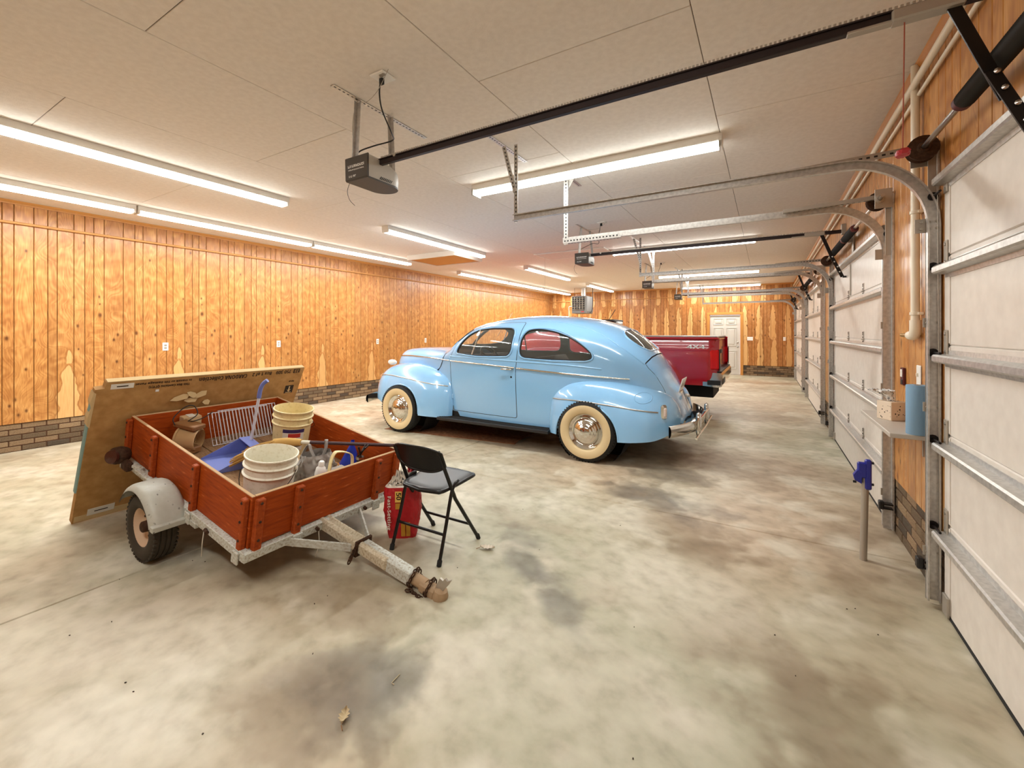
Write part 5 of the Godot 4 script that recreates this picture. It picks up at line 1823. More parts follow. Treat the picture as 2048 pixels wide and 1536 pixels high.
func build_trailer() -> void:
	var streak := noise_tex(41, 0.03, [[0.0, Color(0.66, 0.50, 0.30)], [0.35, Color(0.78, 0.62, 0.33)], [0.68, Color(0.83, 0.67, 0.36)], [0.80, Color(0.84, 0.70, 0.42)], [0.90, Color(1, 1, 1)], [1.0, Color(1, 1, 1)]], 256, 5)
	M.barn_red = mat(rgb8(204, 110, 62), 0.55, 0.0, {"metallic_specular": 0.3, "uv1_triplanar": true, "uv1_scale": Vector3(0.7, 6.0, 0.7), "albedo_texture": streak})
	M.post_red = mat(rgb8(200, 112, 84), 0.6, 0.0, {"metallic_specular": 0.3, "uv1_triplanar": true, "uv1_scale": Vector3(4, 4, 4), "albedo_texture": streak})
	M.edge_wood = mat(rgb8(196, 160, 118), 0.8)
	var dirt := noise_tex(42, 0.05, [[0.0, Color(0.62, 0.54, 0.45)], [0.3, Color(0.90, 0.87, 0.83)], [0.6, Color(1, 1, 1)], [1.0, Color(1, 1, 1)]], 256, 3)
	M.frame_paint = mat(rgb8(204, 206, 198), 0.6, 0.0, {"uv1_triplanar": true, "uv1_scale": Vector3(4, 4, 4), "albedo_texture": dirt})
	M.tongue_paint = mat(rgb8(206, 196, 172), 0.7, 0.0, {"uv1_triplanar": true, "uv1_scale": Vector3(4, 4, 4), "albedo_texture": dirt})
	var chips := noise_tex(43, 0.055, [[0.0, Color(0.25, 0.22, 0.19)], [0.08, Color(0.30, 0.27, 0.24)], [0.11, Color(1, 1, 1)], [1.0, Color(0.95, 0.95, 0.93)]], 256, 2)
	M.mudguard = mat(rgb8(190, 190, 180), 0.45, 0.0, {"uv1_triplanar": true, "uv1_scale": Vector3(1.6, 1.6, 1.6), "albedo_texture": chips})
	M.bed_wood = mat(rgb8(150, 116, 82), 0.85, 0.0, {"uv1_triplanar": true, "uv1_scale": Vector3(1.2, 1.2, 9.0), "albedo_texture": dirt})
	M.old_rubber = mat(rgb8(62, 54, 42), 0.9)
	M.rim_paint = mat(rgb8(206, 176, 146), 0.6)
	M.twine = mat(rgb8(214, 206, 190), 0.8)
	var t := thing("utility_trailer", "red wooden utility trailer with grey mudguards, its coupler on the floor", "trailer")
	t.transform = bed
	var L := 1.644
	var W := 1.12
	var H := 0.307
	var mb: MB
	# box sides: board plus bare top edge
	for s in [[Vector3(-L, 0, -0.022), Vector3(0, H - 0.004, 0)], [Vector3(-L, 0, -W), Vector3(0, H - 0.004, -W + 0.022)], [Vector3(-0.022, 0, -W + 0.022), Vector3(0, H - 0.004, -0.022)], [Vector3(-L, 0, -W + 0.022), Vector3(-L + 0.022, H - 0.004, -0.022)]]:
		mb = MB.new()
		mb.bb(s[0], s[1], 0.003)
		var o := part(t, "side_board", mb, M.barn_red)
		mb = MB.new()
		mb.bb(Vector3(s[0].x + 0.001, H - 0.005, s[0].z + 0.001), Vector3(s[1].x - 0.001, H, s[1].z - 0.001), 0.002)
		part(o, "worn_edge", mb, M.edge_wood)
	# stakes with bolts
	var stakes := []
	for x in [-L + 0.03, -1.19, -0.60, -0.035]:
		stakes.append([Vector3(x, 0, 0.017), Vector3(0.044, 0, 0.034), Vector3(0, 0, 1)])
		stakes.append([Vector3(x, 0, -W - 0.017), Vector3(0.044, 0, 0.034), Vector3(0, 0, -1)])
	for z in [-0.04, -0.28, -0.90, -W + 0.04]:
		stakes.append([Vector3(0.017, 0, z), Vector3(0.034, 0, 0.05), Vector3(1, 0, 0)])
	for s in stakes:
		mb = MB.new()
		mb.box(s[0] + Vector3(0, 0.125, 0), Vector3(s[1].x, 0.335, s[1].z), 0.006)
		var o := part(t, "stake", mb, M.post_red)
		mb = MB.new()
		for y in [0.05, 0.16, 0.27]:
			mb.lathe([Vector2(0.009, 0), Vector2(0.007, 0.005), Vector2(0, 0.006)], 8, s[0] + s[2] * 0.0165 + Vector3(0, y, 0), s[2])
		part(o, "bolt", mb, M.rust).set_meta("kind", "stuff")
	# bed planks
	for k in 8:
		mb = MB.new()
		mb.bb(Vector3(-L + 0.024, 0.002, -0.025 - k * 0.1338 - 0.128), Vector3(-0.024, 0.024, -0.025 - k * 0.1338), 0.003)
		part(t, "bed_plank", mb, M.bed_wood)
	# steel frame
	for s in [[Vector3(-L, -0.055, -0.012), Vector3(0.03, 0.0, 0.035)], [Vector3(-L, -0.055, -W - 0.035), Vector3(0.03, 0.0, -W + 0.012)], [Vector3(-0.01, -0.06, -W - 0.02), Vector3(0.035, -0.005, 0.03)], [Vector3(-L - 0.02, -0.055, -W), Vector3(-L + 0.03, 0.0, 0.0)], [Vector3(-0.85, -0.055, -W), Vector3(-0.80, -0.005, 0)]]:
		mb = MB.new()
		mb.bb(s[0], s[1], 0.004)
		part(t, "frame_rail", mb, M.frame_paint)
	for x in [-L + 0.03, -0.60, -0.035]:
		mb = MB.new()
		mb.box(Vector3(x, -0.045, 0.042), Vector3(0.06, 0.07, 0.012), 0.003)
		part(t, "stake_pocket", mb, M.frame_paint)
	for z in [-0.28, -0.90]:
		mb = MB.new()
		mb.box(Vector3(0.042, -0.045, z), Vector3(0.012, 0.07, 0.065), 0.003)
		part(t, "stake_pocket", mb, M.frame_paint)
	for q in [Vector3(-0.36, -0.03, 0.038), Vector3(0.038, -0.03, -0.42), Vector3(0.038, -0.03, -0.80)]:
		mb = MB.new()
		mb.tube([q + Vector3(-0.02, 0, 0), q + Vector3(0.02, 0.0, 0.01)], 0.012, 6)
		part(t, "tie_ring", mb, M.rust)
	for q in [[Vector3(-0.37, -0.03, 0.05), Vector3(-0.355, -0.10, 0.06), Vector3(-0.37, -0.19, 0.05)], [Vector3(0.05, -0.04, -0.42), Vector3(0.07, -0.12, -0.42), Vector3(0.065, -0.21, -0.41)]]:
		mb = MB.new()
		mb.tube(smooth_path(q, 5), 0.003, 5)
		part(t, "tie_wire", mb, M.twine)
	# tongue, braces, coupler, chain
	mb = MB.new()
	mb.bb(Vector3(0.36, -0.075, -0.535), Vector3(0.80, 0.0, -0.465), 0.006)
	var tongue := part(t, "tongue", mb, M.frame_paint)
	mb = MB.new()
	mb.bb(Vector3(-0.12, -0.07, -0.495), Vector3(0.62, 0.004, -0.455), 0.012)
	mb.bb(Vector3(-0.12, -0.075, -0.55), Vector3(0.38, 0.002, -0.50), 0.02)
	part(tongue, "wood_beam", mb, M.tongue_paint)
	for b in [[Vector3(0.0, -0.05, -0.22), Vector3(0.32, -0.055, -0.46)], [Vector3(0.0, -0.05, -0.78), Vector3(0.42, -0.05, -0.53)]]:
		mb = MB.new()
		mb.bar(b[0], b[1], 0.012, 0.05, 0.002)
		part(t, "brace", mb, M.frame_paint)
	mb = MB.new()
	mb.tube([Vector3(0.78, -0.035, -0.50), Vector3(0.90, -0.035, -0.50)], 0.034, 10)
	mb.bb(Vector3(0.86, -0.075, -0.535), Vector3(0.985, -0.01, -0.465), 0.014)
	mb.lathe([Vector2(0, -0.045), Vector2(0.038, -0.035), Vector2(0.045, 0.0), Vector2(0.036, 0.03), Vector2(0, 0.042)], 14, Vector3(1.0, -0.04, -0.50), Vector3.UP)
	mb.bb(Vector3(0.90, -0.09, -0.55), Vector3(1.03, -0.078, -0.45), 0.004)
	var cp := part(t, "coupler", mb, M.coupler)
	mb = MB.new()
	mb.extrude(PackedVector2Array([Vector2(-0.02, 0), Vector2(0.03, 0), Vector2(0.06, 0.05), Vector2(0.075, 0.085), Vector2(0.05, 0.065), Vector2(0.035, 0.075), Vector2(0.022, 0.055), Vector2(0.0, 0.06)]), Vector3(0.985, -0.005, -0.505), Basis(Vector3.RIGHT, Vector3.UP, Vector3.BACK), 0.012)
	part(cp, "latch_lever", mb, M.galv_dull)
	var link := func(parent: Node3D, centre: Vector3, along: Vector3, turn: float) -> void:
		var m := MB.new()
		var d := along.normalized()
		var sd := d.cross(Vector3.UP if absf(d.y) < 0.9 else Vector3.RIGHT).normalized().rotated(d, turn)
		var pts := []
		for k in 12:
			var a := TAU * k / 12.0
			pts.append(centre + d * cos(a) * 0.017 + sd * sin(a) * 0.010)
		m.tube(pts, 0.0042, 5, true)
		part(parent, "chain_link", m, M.rust)
	var chain := Node3D.new()
	chain.name = "safety_chain"
	t.add_child(chain, true)
	for ring in [[0.81, 0.048], [0.93, 0.044]]:
		for k in 10:
			var a := TAU * k / 10.0
			link.call(chain, Vector3(ring[0] + 0.008 * sin(a * 2.0), -0.037 + ring[1] * cos(a), -0.50 + ring[1] * sin(a)), Vector3(0, -sin(a), cos(a)), PI / 2 * (k % 2))
	for k in 7:
		link.call(chain, Vector3(0.815 + k * 0.019, -0.078 + 0.006 * sin(k * 2.0), -0.452 + 0.006 * cos(k * 1.7)), Vector3(1, 0.2, 0.1), PI / 2 * (k % 2))
	for k in 5:
		link.call(chain, Vector3(0.375 + 0.004 * k, -0.03 - k * 0.012, -0.44 + 0.012 * k), Vector3(0.1, -1, 0.4), PI / 2 * (k % 2))
	mb = MB.new()
	mb.bb(Vector3(0.365, -0.085, -0.56), Vector3(0.385, 0.012, -0.44), 0.003)
	part(t, "clamp", mb, M.rust)
	# axle, springs, wheels and mudguards
	mb = MB.new()
	mb.tube([Vector3(-0.876, -0.176, 0.10), Vector3(-0.876, -0.176, -W - 0.10)], 0.022, 10)
	part(t, "axle", mb, M.rust)
	for z in [-0.05, -W + 0.05]:
		mb = MB.new()
		mb.tube(smooth_path([Vector3(-1.22, -0.06, z), Vector3(-1.05, -0.125, z), Vector3(-0.876, -0.15, z), Vector3(-0.70, -0.125, z), Vector3(-0.52, -0.06, z)], 4), 0.016, 6)
		part(t, "leaf_spring", mb, M.rust)
	for s in [[0.115, 1.0], [-W - 0.115, -1.0]]:
		var w := Node3D.new()
		w.name = "wheel"
		t.add_child(w, true)
		w.position = Vector3(-0.876, -0.176, s[0])
		var ax := Vector3(0, 0, s[1])
		var r := 0.213
		mb = MB.new()
		mb.lathe([Vector2(0.115, -0.055), Vector2(0.15, -0.07), Vector2(0.19, -0.066), Vector2(r, -0.05), Vector2(r, -0.032), Vector2(0.204, -0.03), Vector2(0.204, -0.024), Vector2(r, -0.022), Vector2(r, -0.004), Vector2(0.204, -0.002), Vector2(0.204, 0.004), Vector2(r, 0.006), Vector2(r, 0.026), Vector2(0.205, 0.028), Vector2(0.205, 0.034), Vector2(r, 0.036), Vector2(r * 0.985, 0.052), Vector2(0.19, 0.066), Vector2(0.15, 0.07), Vector2(0.122, 0.058), Vector2(0.115, 0.04)], 40, Vector3.ZERO, ax)
		for k in 44:
			var a := TAU * k / 44.0
			var d := Vector3(cos(a), sin(a), 0)
			for q in [-0.056, 0.054]:
				mb.box(d * (r - 0.006) + Vector3(0, 0, q), Vector3(0.015, 0.014, 0.018), 0.0, Basis(Vector3(-d.y, d.x, 0), d, Vector3.BACK))
		part(w, "tire", mb, M.old_rubber)
		mb = MB.new()
		mb.lathe([Vector2(0.122, 0.055), Vector2(0.116, 0.052), Vector2(0.108, 0.03), Vector2(0.09, 0.012), Vector2(0.05, 0.02), Vector2(0.036, 0.022)], 32, Vector3.ZERO, ax)
		part(w, "rim", mb, M.rim_paint)
		mb = MB.new()
		mb.lathe([Vector2(0.036, 0.02), Vector2(0.034, 0.05), Vector2(0.026, 0.056), Vector2(0, 0.058)], 16, Vector3.ZERO, ax)
		part(w, "hub", mb, M.rust)
		for k in 4:
			var a := TAU * (k + 0.4) / 4.0
			mb = MB.new()
			mb.lathe([Vector2(0.008, 0), Vector2(0.008, 0.012), Vector2(0, 0.013)], 6, Vector3(cos(a) * 0.062, sin(a) * 0.062, 0.016 * s[1]), ax)
			part(w, "lug_nut", mb, M.rust)
		# mudguard: rounded arc from behind to front, flat foot
		mb = MB.new()
		var zc: float = s[0]
		var sg: float = s[1]
		var f := func(u: float, v: float) -> Vector3:
			var a := lerpf(0.42, 2.75, u)
			var lip := 0.035 * pow(absf(v * 2.0 - 1.0), 6.0)
			var rr := 0.285 - lip
			return Vector3(-0.876 + rr * cos(a) * 0.98, -0.176 + rr * sin(a) * 0.98, zc + (v - 0.5) * 0.20 * sg)
		mb.grid(f, lin(0.0, 1.0, 28), lin(0.0, 1.0, 12), -sg)
		var g := func(u: float, v: float) -> Vector3:
			var p: Vector3 = f.call(u, v)
			var c := Vector3(-0.876, -0.176, p.z)
			return c + (p - c) * 0.985
		mb.grid(g, lin(0.0, 1.0, 28), lin(0.0, 1.0, 12), sg)
		var mg := part(t, "mudguard", mb, M.mudguard)
		mb = MB.new()
		mb.bb(Vector3(-0.645, -0.085, zc - 0.10), Vector3(-0.605, -0.05, zc + 0.10), 0.004)
		mb.bb(Vector3(-0.645, -0.08, zc - sg * 0.13), Vector3(-0.50, -0.045, zc - sg * 0.075), 0.004)
		part(mg, "bracket", mb, M.mudguard)
	# tail lamp on its stalk at the rear corner
	mb = MB.new()
	mb.bar(Vector3(-1.30, 0.02, 0.03), Vector3(-1.52, 0.03, 0.10), 0.03, 0.02, 0.003)
	mb.bar(Vector3(-1.10, 0.0, 0.04), Vector3(-1.34, 0.01, 0.05), 0.035, 0.02, 0.003)
	var stalk := part(t, "lamp_bracket", mb, M.frame_paint)
	mb = MB.new()
	mb.lathe([Vector2(0, -0.05), Vector2(0.05, -0.045), Vector2(0.062, -0.01), Vector2(0.06, 0.03), Vector2(0.045, 0.045), Vector2(0, 0.05)], 18, Vector3(-1.50, 0.075, 0.10), Vector3(0.5, 0.2, 1))
	part(stalk, "lamp_body", mb, M.rust)
	mb = MB.new()
	mb.lathe([Vector2(0.05, 0.0), Vector2(0.045, 0.015), Vector2(0, 0.022)], 18, Vector3(-1.475, 0.082, 0.145), Vector3(0.5, 0.2, 1))
	part(stalk, "lamp_lens", mb, M.lamp_brown)
	mb = MB.new()
	mb.box(Vector3(-1.42, 0.02, 0.08), Vector3(0.09, 0.07, 0.05), 0.014)
	part(stalk, "junction_box", mb, M.rust)

# ---------------------------------------------------------------- what lies in the trailer
func in_bed(called: String, label: String, category: String, at: Vector3, turn := Basis.IDENTITY, group := "") -> Node3D:
	var t := thing(called, label, category, Vector3.ZERO, group)
	t.transform = bed * Transform3D(turn, at)
	return t

func bucket(t: Node3D, m: Material, grip_turn: float) -> void:
	var mb := MB.new()
	mb.lathe([Vector2(0, 0.006), Vector2(0.124, 0.006), Vector2(0.130, 0.0), Vector2(0.133, 0.01), Vector2(0.146, 0.255), Vector2(0.147, 0.262)], 40)
	mb.lathe([Vector2(0.147, 0.345), Vector2(0.152, 0.366), Vector2(0.156, 0.368), Vector2(0.156, 0.375), Vector2(0.149, 0.377), Vector2(0.146, 0.37), Vector2(0.142, 0.26), Vector2(0.128, 0.012), Vector2(0, 0.012)], 40)
	mb.lathe([Vector2(0.147, 0.262), Vector2(0.148, 0.345)], 40)
	part(t, "body", mb, m)
	for y in [0.262, 0.318]:
		mb = MB.new()
		mb.lathe([Vector2(0.147, y - 0.006), Vector2(0.157, y - 0.004), Vector2(0.158, y), Vector2(0.148, y + 0.008)], 40)
		part(t, "rib", mb, m)
	mb = MB.new()
	var pts := []
	for k in 21:
		var a := PI * k / 20.0
		pts.append(Vector3(cos(a) * 0.16, 0.285 - sin(a) * 0.13, 0.02 + sin(a) * 0.165).rotated(Vector3.UP, grip_turn))
	mb.tube(pts, 0.0025, 6)
	var h := part(t, "bail", mb, M.black_metal)
	mb = MB.new()
	var gp := []
	for k in range(8, 13):
		gp.append(pts[k])
	mb.tube(gp, 0.009, 8)
	part(h, "grip", mb, m)
	for s in [-1.0, 1.0]:
		mb = MB.new()
		var d := Vector3(s, 0, 0).rotated(Vector3.UP, grip_turn)
		mb.lathe([Vector2(0.018, 0), Vector2(0.016, 0.010), Vector2(0, 0.012)], 12, d * 0.150 + Vector3(0, 0.285, 0), d)
		part(t, "ear", mb, m)

func build_contents() -> void:
	var grime := noise_tex(51, 0.04, [[0.0, Color(0.78, 0.74, 0.66)], [0.22, Color(0.95, 0.94, 0.9)], [0.4, Color(1, 1, 1)], [1.0, Color(1, 1, 1)]], 256, 3)
	M.bucket_white = mat(rgb8(238, 232, 212), 0.45, 0.0, {"uv1_triplanar": true, "uv1_scale": Vector3(3, 3, 3), "albedo_texture": grime})
	M.bucket_cream = mat(rgb8(236, 216, 160), 0.45, 0.0, {"uv1_triplanar": true, "uv1_scale": Vector3(3, 2, 3), "albedo_texture": grime})
	var b1 := in_bed("bucket", "dirty white plastic bucket at the trailer's front corner", "bucket", Vector3(-0.29, 0.026, -0.27), Basis.IDENTITY, "buckets in the trailer")
	bucket(b1, M.bucket_white, 0.7)
	var b2 := in_bed("bucket", "cream plastic bucket with a printed paint label", "bucket", Vector3(-1.02, 0.026, -0.88), Basis.IDENTITY, "buckets in the trailer")
	bucket(b2, M.bucket_cream, 3.6)
	# printed label of the cream bucket
	M.label_white = mat(rgb8(226, 220, 206), 0.6)
	M.ink_blue = mat(rgb8(60, 44, 96), 0.6)
	M.ink_red = mat(rgb8(190, 50, 40), 0.6)
	M.ink_dark = mat(rgb8(52, 42, 32), 0.7)
	var band := func(a0: float, a1: float, y0: float, y1: float, lift: float) -> MB:
		var m := MB.new()
		m.grid(func(u: float, v: float) -> Vector3:
			var r := lerpf(0.133, 0.146, v / 0.25) + lift
			return Vector3(cos(u) * r, v, sin(u) * r), lin(a0, a1, 10), lin(y0, y1, 3), -1.0)
		return m
	var lb := part(b2, "label", band.call(-0.10, 1.05, 0.05, 0.235, 0.0012), M.label_white)
	part(lb, "stripe", band.call(-0.10, 1.05, 0.205, 0.235, 0.002), M.ink_blue)
	part(lb, "title", band.call(0.1, 0.75, 0.165, 0.20, 0.002), M.ink_red)
	for k in 4:
		part(lb, "print_line", band.call(0.0, 0.85 - 0.07 * k, 0.138 - k * 0.018, 0.146 - k * 0.018, 0.002), M.ink_dark)
	part(lb, "barcode", band.call(0.55, 0.95, 0.055, 0.078, 0.002), M.ink_dark)
	# long-handled dustpan
	M.pan_blue = mat(rgb8(112, 126, 196), 0.4)
	M.clear_plastic = mat(rgb8(214, 216, 226), 0.35)
	var d := in_bed("dustpan", "lilac-blue long-handled dustpan between the buckets and wire racks", "dustpan", Vector3(-1.06, 0.026, -0.45), Basis(Vector3.UP, PI / 2 - 0.12))
	var mb := MB.new()
	var tri := PackedVector2Array([Vector2(-0.17, 0.0), Vector2(0.16, 0.0), Vector2(0.16, 0.13), Vector2(0.10, 0.13), Vector2(-0.17, 0.012)])
	mb.bb(Vector3(-0.17, 0, -0.15), Vector3(0.16, 0.006, 0.15), 0.002)
	for z in [-0.15, 0.146]:
		mb.extrude(tri, Vector3(0, 0, z), Basis.IDENTITY, 0.004)
	mb.bb(Vector3(0.156, 0, -0.15), Vector3(0.162, 0.13, 0.15), 0.001)
	mb.bb(Vector3(0.08, 0.126, -0.15), Vector3(0.162, 0.131, 0.15), 0.001)
	part(d, "pan", mb, M.pan_blue)
	mb = MB.new()
	mb.tube([Vector3(0.14, 0.10, -0.07), Vector3(0.16, 0.50, -0.05)], 0.011, 10)
	var hd := part(d, "handle", mb, M.clear_plastic)
	mb = MB.new()
	mb.tube(smooth_path([Vector3(0.159, 0.48, -0.05), Vector3(0.163, 0.55, -0.048), Vector3(0.175, 0.60, -0.035), Vector3(0.195, 0.63, -0.015)], 4), 0.016, 10)
	part(hd, "grip", mb, M.pan_blue)
	# two wire oven racks leaning on the rear board
	M.wire = mat(rgb8(222, 220, 224), 0.3, 0.3)
	for k in 2:
		var r := in_bed("wire_rack", ["white wire oven rack, front one of the leaning pair", "white wire oven rack, rear one against the trailer board"][k], "rack", Vector3(-1.43 - 0.03 * k, 0.03, -0.72 - 0.09 * k), Basis(Vector3.BACK, 0.50) * Basis(Vector3.RIGHT, 0.0), "wire racks in the trailer")
		mb = MB.new()
		var w := 0.245
		var hh := 0.27
		mb.tube([Vector3(0, 0, -w), Vector3(0, 0, w), Vector3(0, hh, w), Vector3(0, hh, -w)], 0.0042, 6, true)
		part(r, "frame", mb, M.wire)
		mb = MB.new()
		for i in 17:
			var z := lerpf(-w, w, (i + 1) / 18.0)
			mb.tube([Vector3(0.004, 0, z), Vector3(0.004, hh, z)], 0.0024, 5)
		part(r, "wire", mb, M.wire).set_meta("kind", "stuff")
		for c in [[0.0, -w], [0.0, w - 0.03], [hh - 0.045, -w], [hh - 0.045, w - 0.03]]:
			mb = MB.new()
			mb.tube([Vector3(0.003, c[0], c[1]), Vector3(0.003, c[0] + 0.045, c[1]), Vector3(0.003, c[0] + 0.045, c[1] + 0.03), Vector3(0.003, c[0], c[1] + 0.03)], 0.003, 5)
			part(r, "foot_loop", mb, M.wire)
	# old fan heater and a box behind it
	M.tan_plastic = mat(rgb8(206, 172, 124), 0.5)
	M.tan_dark = mat(rgb8(140, 96, 54), 0.6)
	var fh := in_bed("fan_motor", "tan ribbed blower motor housing in the trailer's rear corner", "blower", Vector3(-1.46, 0.026, -0.26), Basis(Vector3.UP, 0.35))
	mb = MB.new()
	var pf := []
	for i in 15:
		pf.append(Vector2(0.085, -0.06 + i * 0.009))
		pf.append(Vector2(0.079, -0.06 + i * 0.009 + 0.006))
	mb.lathe(pf, 28, Vector3(0.05, 0.11, -0.02), Vector3(0.9, 0, -0.3))
	part(fh, "ribbed_drum", mb, M.tan_plastic)
	mb = MB.new()
	mb.lathe([Vector2(0, -0.08), Vector2(0.088, -0.075), Vector2(0.092, -0.06), Vector2(0.085, -0.058)], 28, Vector3(0.05, 0.11, -0.02), Vector3(0.9, 0, -0.3))
	part(fh, "end_cap", mb, M.tan_plastic)
	mb = MB.new()
	mb.box(Vector3(0.02, 0.03, 0.0), Vector3(0.20, 0.055, 0.14), 0.01)
	mb.box(Vector3(0.04, 0.215, -0.02), Vector3(0.19, 0.035, 0.11), 0.006)
	part(fh, "bracket", mb, M.tan_dark)
	mb = MB.new()
	mb.tube(smooth_path([Vector3(-0.03, 0.22, 0.04), Vector3(-0.07, 0.26, 0.02), Vector3(-0.06, 0.33, -0.06), Vector3(-0.02, 0.34, -0.10), Vector3(0.02, 0.28, -0.10), Vector3(0.0, 0.23, -0.04), Vector3(0.08, 0.26, -0.08), Vector3(0.10, 0.30, -0.16)], 5), 0.004, 6)
	part(fh, "cord", mb, M.black)
	var cb := in_bed("carton", "small pale carton tucked behind the blower housing", "box", Vector3(-1.575, 0.026, -0.36))
	mb = MB.new()
	mb.box(Vector3(0, 0.12, 0), Vector3(0.07, 0.24, 0.13), 0.003)
	part(cb, "carton_body", mb, M.carton)
	mb = MB.new()
	mb.box(Vector3(0, 0.242, 0), Vector3(0.072, 0.003, 0.05))
	part(cb, "tape", mb, M.label_white)
	# straw broom lying across, handle over the front board
	M.straw = mat(rgb8(206, 164, 92), 0.9)
	M.maroon = mat(rgb8(58, 26, 30), 0.3)
	var br := in_bed("broom", "straw broom with a dark maroon handle resting on the front board", "broom", Vector3(-0.70, 0.28, -0.62))
	mb = MB.new()
	var hp := Vector3(0.10, 0.0, -0.06)
	var he := Vector3(0.74, 0.07, -0.51)
	mb.tube([hp, he], 0.0125, 10)
	part(br, "handle", mb, M.maroon)
	mb = MB.new()
	mb.tube([hp, hp + (he - hp) * 0.09], 0.0135, 10)
	part(br, "collar", mb, M.bucket_white)
	mb = MB.new()
	mb.tube(smooth_path([hp + Vector3(0.01, 0, 0), Vector3(0.02, -0.015, -0.01), Vector3(-0.05, -0.04, 0.05)], 4), 0.024, 10, false, true, 0.042)
	part(br, "binding", mb, M.straw)
	mb = MB.new()
	var r2 := RandomNumberGenerator.new()
	r2.seed = 77
	for k in 130:
		var sx := r2.randf_range(-1, 1)
		var sy := r2.randf_range(-1, 1)
		mb.tube([Vector3(-0.04 + sx * 0.01, -0.035 + sy * 0.03, 0.045 + sx * 0.025), Vector3(-0.15 + sx * 0.04, -0.10 + sy * 0.03, 0.13 + sx * 0.06), Vector3(-0.26 + sx * 0.07, -0.18 + sy * 0.03, 0.19 + sx * 0.10)], 0.0028, 4)
	part(br, "bristles", mb, M.straw).set_meta("kind", "stuff")
	# cardboard tube, wooden lath and stick
	var ct := in_bed("cardboard_tube", "long brown cardboard tube lying in the trailer bed", "tube", Vector3(-0.44, 0.075, -0.83))
	mb = MB.new()
	var tf := [Vector2(0.042, -0.36), Vector2(0.046, -0.36), Vector2(0.046, 0.36), Vector2(0.042, 0.36), Vector2(0.042, -0.36)]
	mb.lathe(tf, 24, Vector3.ZERO, Vector3(1, 0, -0.28))
	part(ct, "tube_wall", mb, M.carton)
	mb = MB.new()
	mb.lathe([Vector2(0.0465, -0.05), Vector2(0.0465, 0.05)], 24, Vector3.ZERO, Vector3(1, 0, -0.28))
	part(ct, "paper_band", mb, M.tan_plastic)
	var la := in_bed("wooden_lath", "thin honey-coloured wooden lath lying behind the cardboard tube", "board", Vector3(-0.42, 0.075, -0.95))
	mb = MB.new()
	mb.bar(Vector3(-0.42, -0.035, 0.03), Vector3(0.36, 0.05, 0.0), 0.03, 0.012, 0.002)
	part(la, "lath", mb, M.wood_trim)
	var st := in_bed("wooden_stick", "pale wooden stick lying beside the wire racks", "stick", Vector3(-1.08, 0.05, -0.72))
	mb = MB.new()
	mb.tube([Vector3(-0.14, 0.02, 0.13), Vector3(0.10, -0.006, -0.12)], 0.011, 8)
	part(st, "stick_shaft", mb, M.edge_wood)
	# grey carrier bag with handles, white bottle, strap handle, cable ends, blue block
	M.grey_bag = mat(rgb8(158, 150, 142), 0.5, 0.0, {"backlight_enabled": true, "backlight": Color(0.25, 0.24, 0.23)})
	var pb := in_bed("plastic_bag", "grey plastic carrier bag with its handles up beside the bucket", "bag", Vector3(-0.34, 0.026, -0.635))
	mb = MB.new()
	var wr := noise(61, 6.0, 3)
	var fbag := func(u: float, v: float) -> Vector3:
		var a := u
		var k := 1.0 - 0.42 * pow(v, 1.6)
		var rr := 1.0 + 0.22 * wr.get_noise_3d(cos(a) * 0.5, v * 0.8, sin(a) * 0.5)
		return Vector3(cos(a) * 0.10 * k * rr, v * 0.27, sin(a) * 0.19 * k * rr)
	mb.grid(fbag, lin(0.0, TAU, 40), lin(0.0, 1.0, 14), -1.0)
	part(pb, "bag_body", mb, M.grey_bag)
	for s in [-1.0, 1.0]:
		mb = MB.new()
		var loop := smooth_path([Vector3(-0.03, 0.24, 0.10 * s), Vector3(-0.02, 0.30, 0.085 * s), Vector3(0.0, 0.345, 0.07 * s), Vector3(0.02, 0.30, 0.06 * s), Vector3(0.03, 0.24, 0.03 * s)], 5)
		mb.sweep(PackedVector2Array([Vector2(-0.013, -0.002), Vector2(0.013, -0.003), Vector2(0.013, 0.002), Vector2(-0.013, 0.003)]), loop, Vector3(0.3, 0.2, 1))
		part(pb, "handle_loop", mb, M.grey_bag)
	var wbt := in_bed("bottle", "small white plastic bottle behind the front board", "bottle", Vector3(-0.10, 0.026, -0.50))
	mb = MB.new()
	mb.lathe([Vector2(0, 0), Vector2(0.032, 0.0), Vector2(0.036, 0.01), Vector2(0.036, 0.24), Vector2(0.03, 0.275), Vector2(0.016, 0.29)], 20)
	part(wbt, "body", mb, M.white_plastic)
	mb = MB.new()
	mb.lathe([Vector2(0.019, 0.288), Vector2(0.019, 0.315), Vector2(0.014, 0.322), Vector2(0, 0.322)], 16)
	part(wbt, "cap", mb, M.white_plastic)
	var bk := in_bed("basket", "cream plastic basket with an arched handle by the front board", "basket", Vector3(-0.13, 0.026, -0.66))
	mb = MB.new()
	mb.box(Vector3(0, 0.10, 0), Vector3(0.16, 0.20, 0.20), 0.02)
	part(bk, "basket_body", mb, M.grey_bag)
	mb = MB.new()
	mb.sweep(PackedVector2Array([Vector2(-0.014, -0.003), Vector2(0.014, -0.003), Vector2(0.014, 0.003), Vector2(-0.014, 0.003)]), smooth_path([Vector3(0.02, 0.18, 0.085), Vector3(0.02, 0.29, 0.08), Vector3(0.02, 0.345, 0.06), Vector3(0.02, 0.352, 0.03), Vector3(0.02, 0.33, -0.04), Vector3(0.02, 0.29, -0.095), Vector3(0.02, 0.18, -0.11)], 4), Vector3.RIGHT)
	part(bk, "arched_handle", mb, M.bucket_cream)
	var cb2 := in_bed("cable_bundle", "bundle of dark cable ends sticking up behind the front board", "cable", Vector3(-0.12, 0.026, -0.86))
	mb = MB.new()
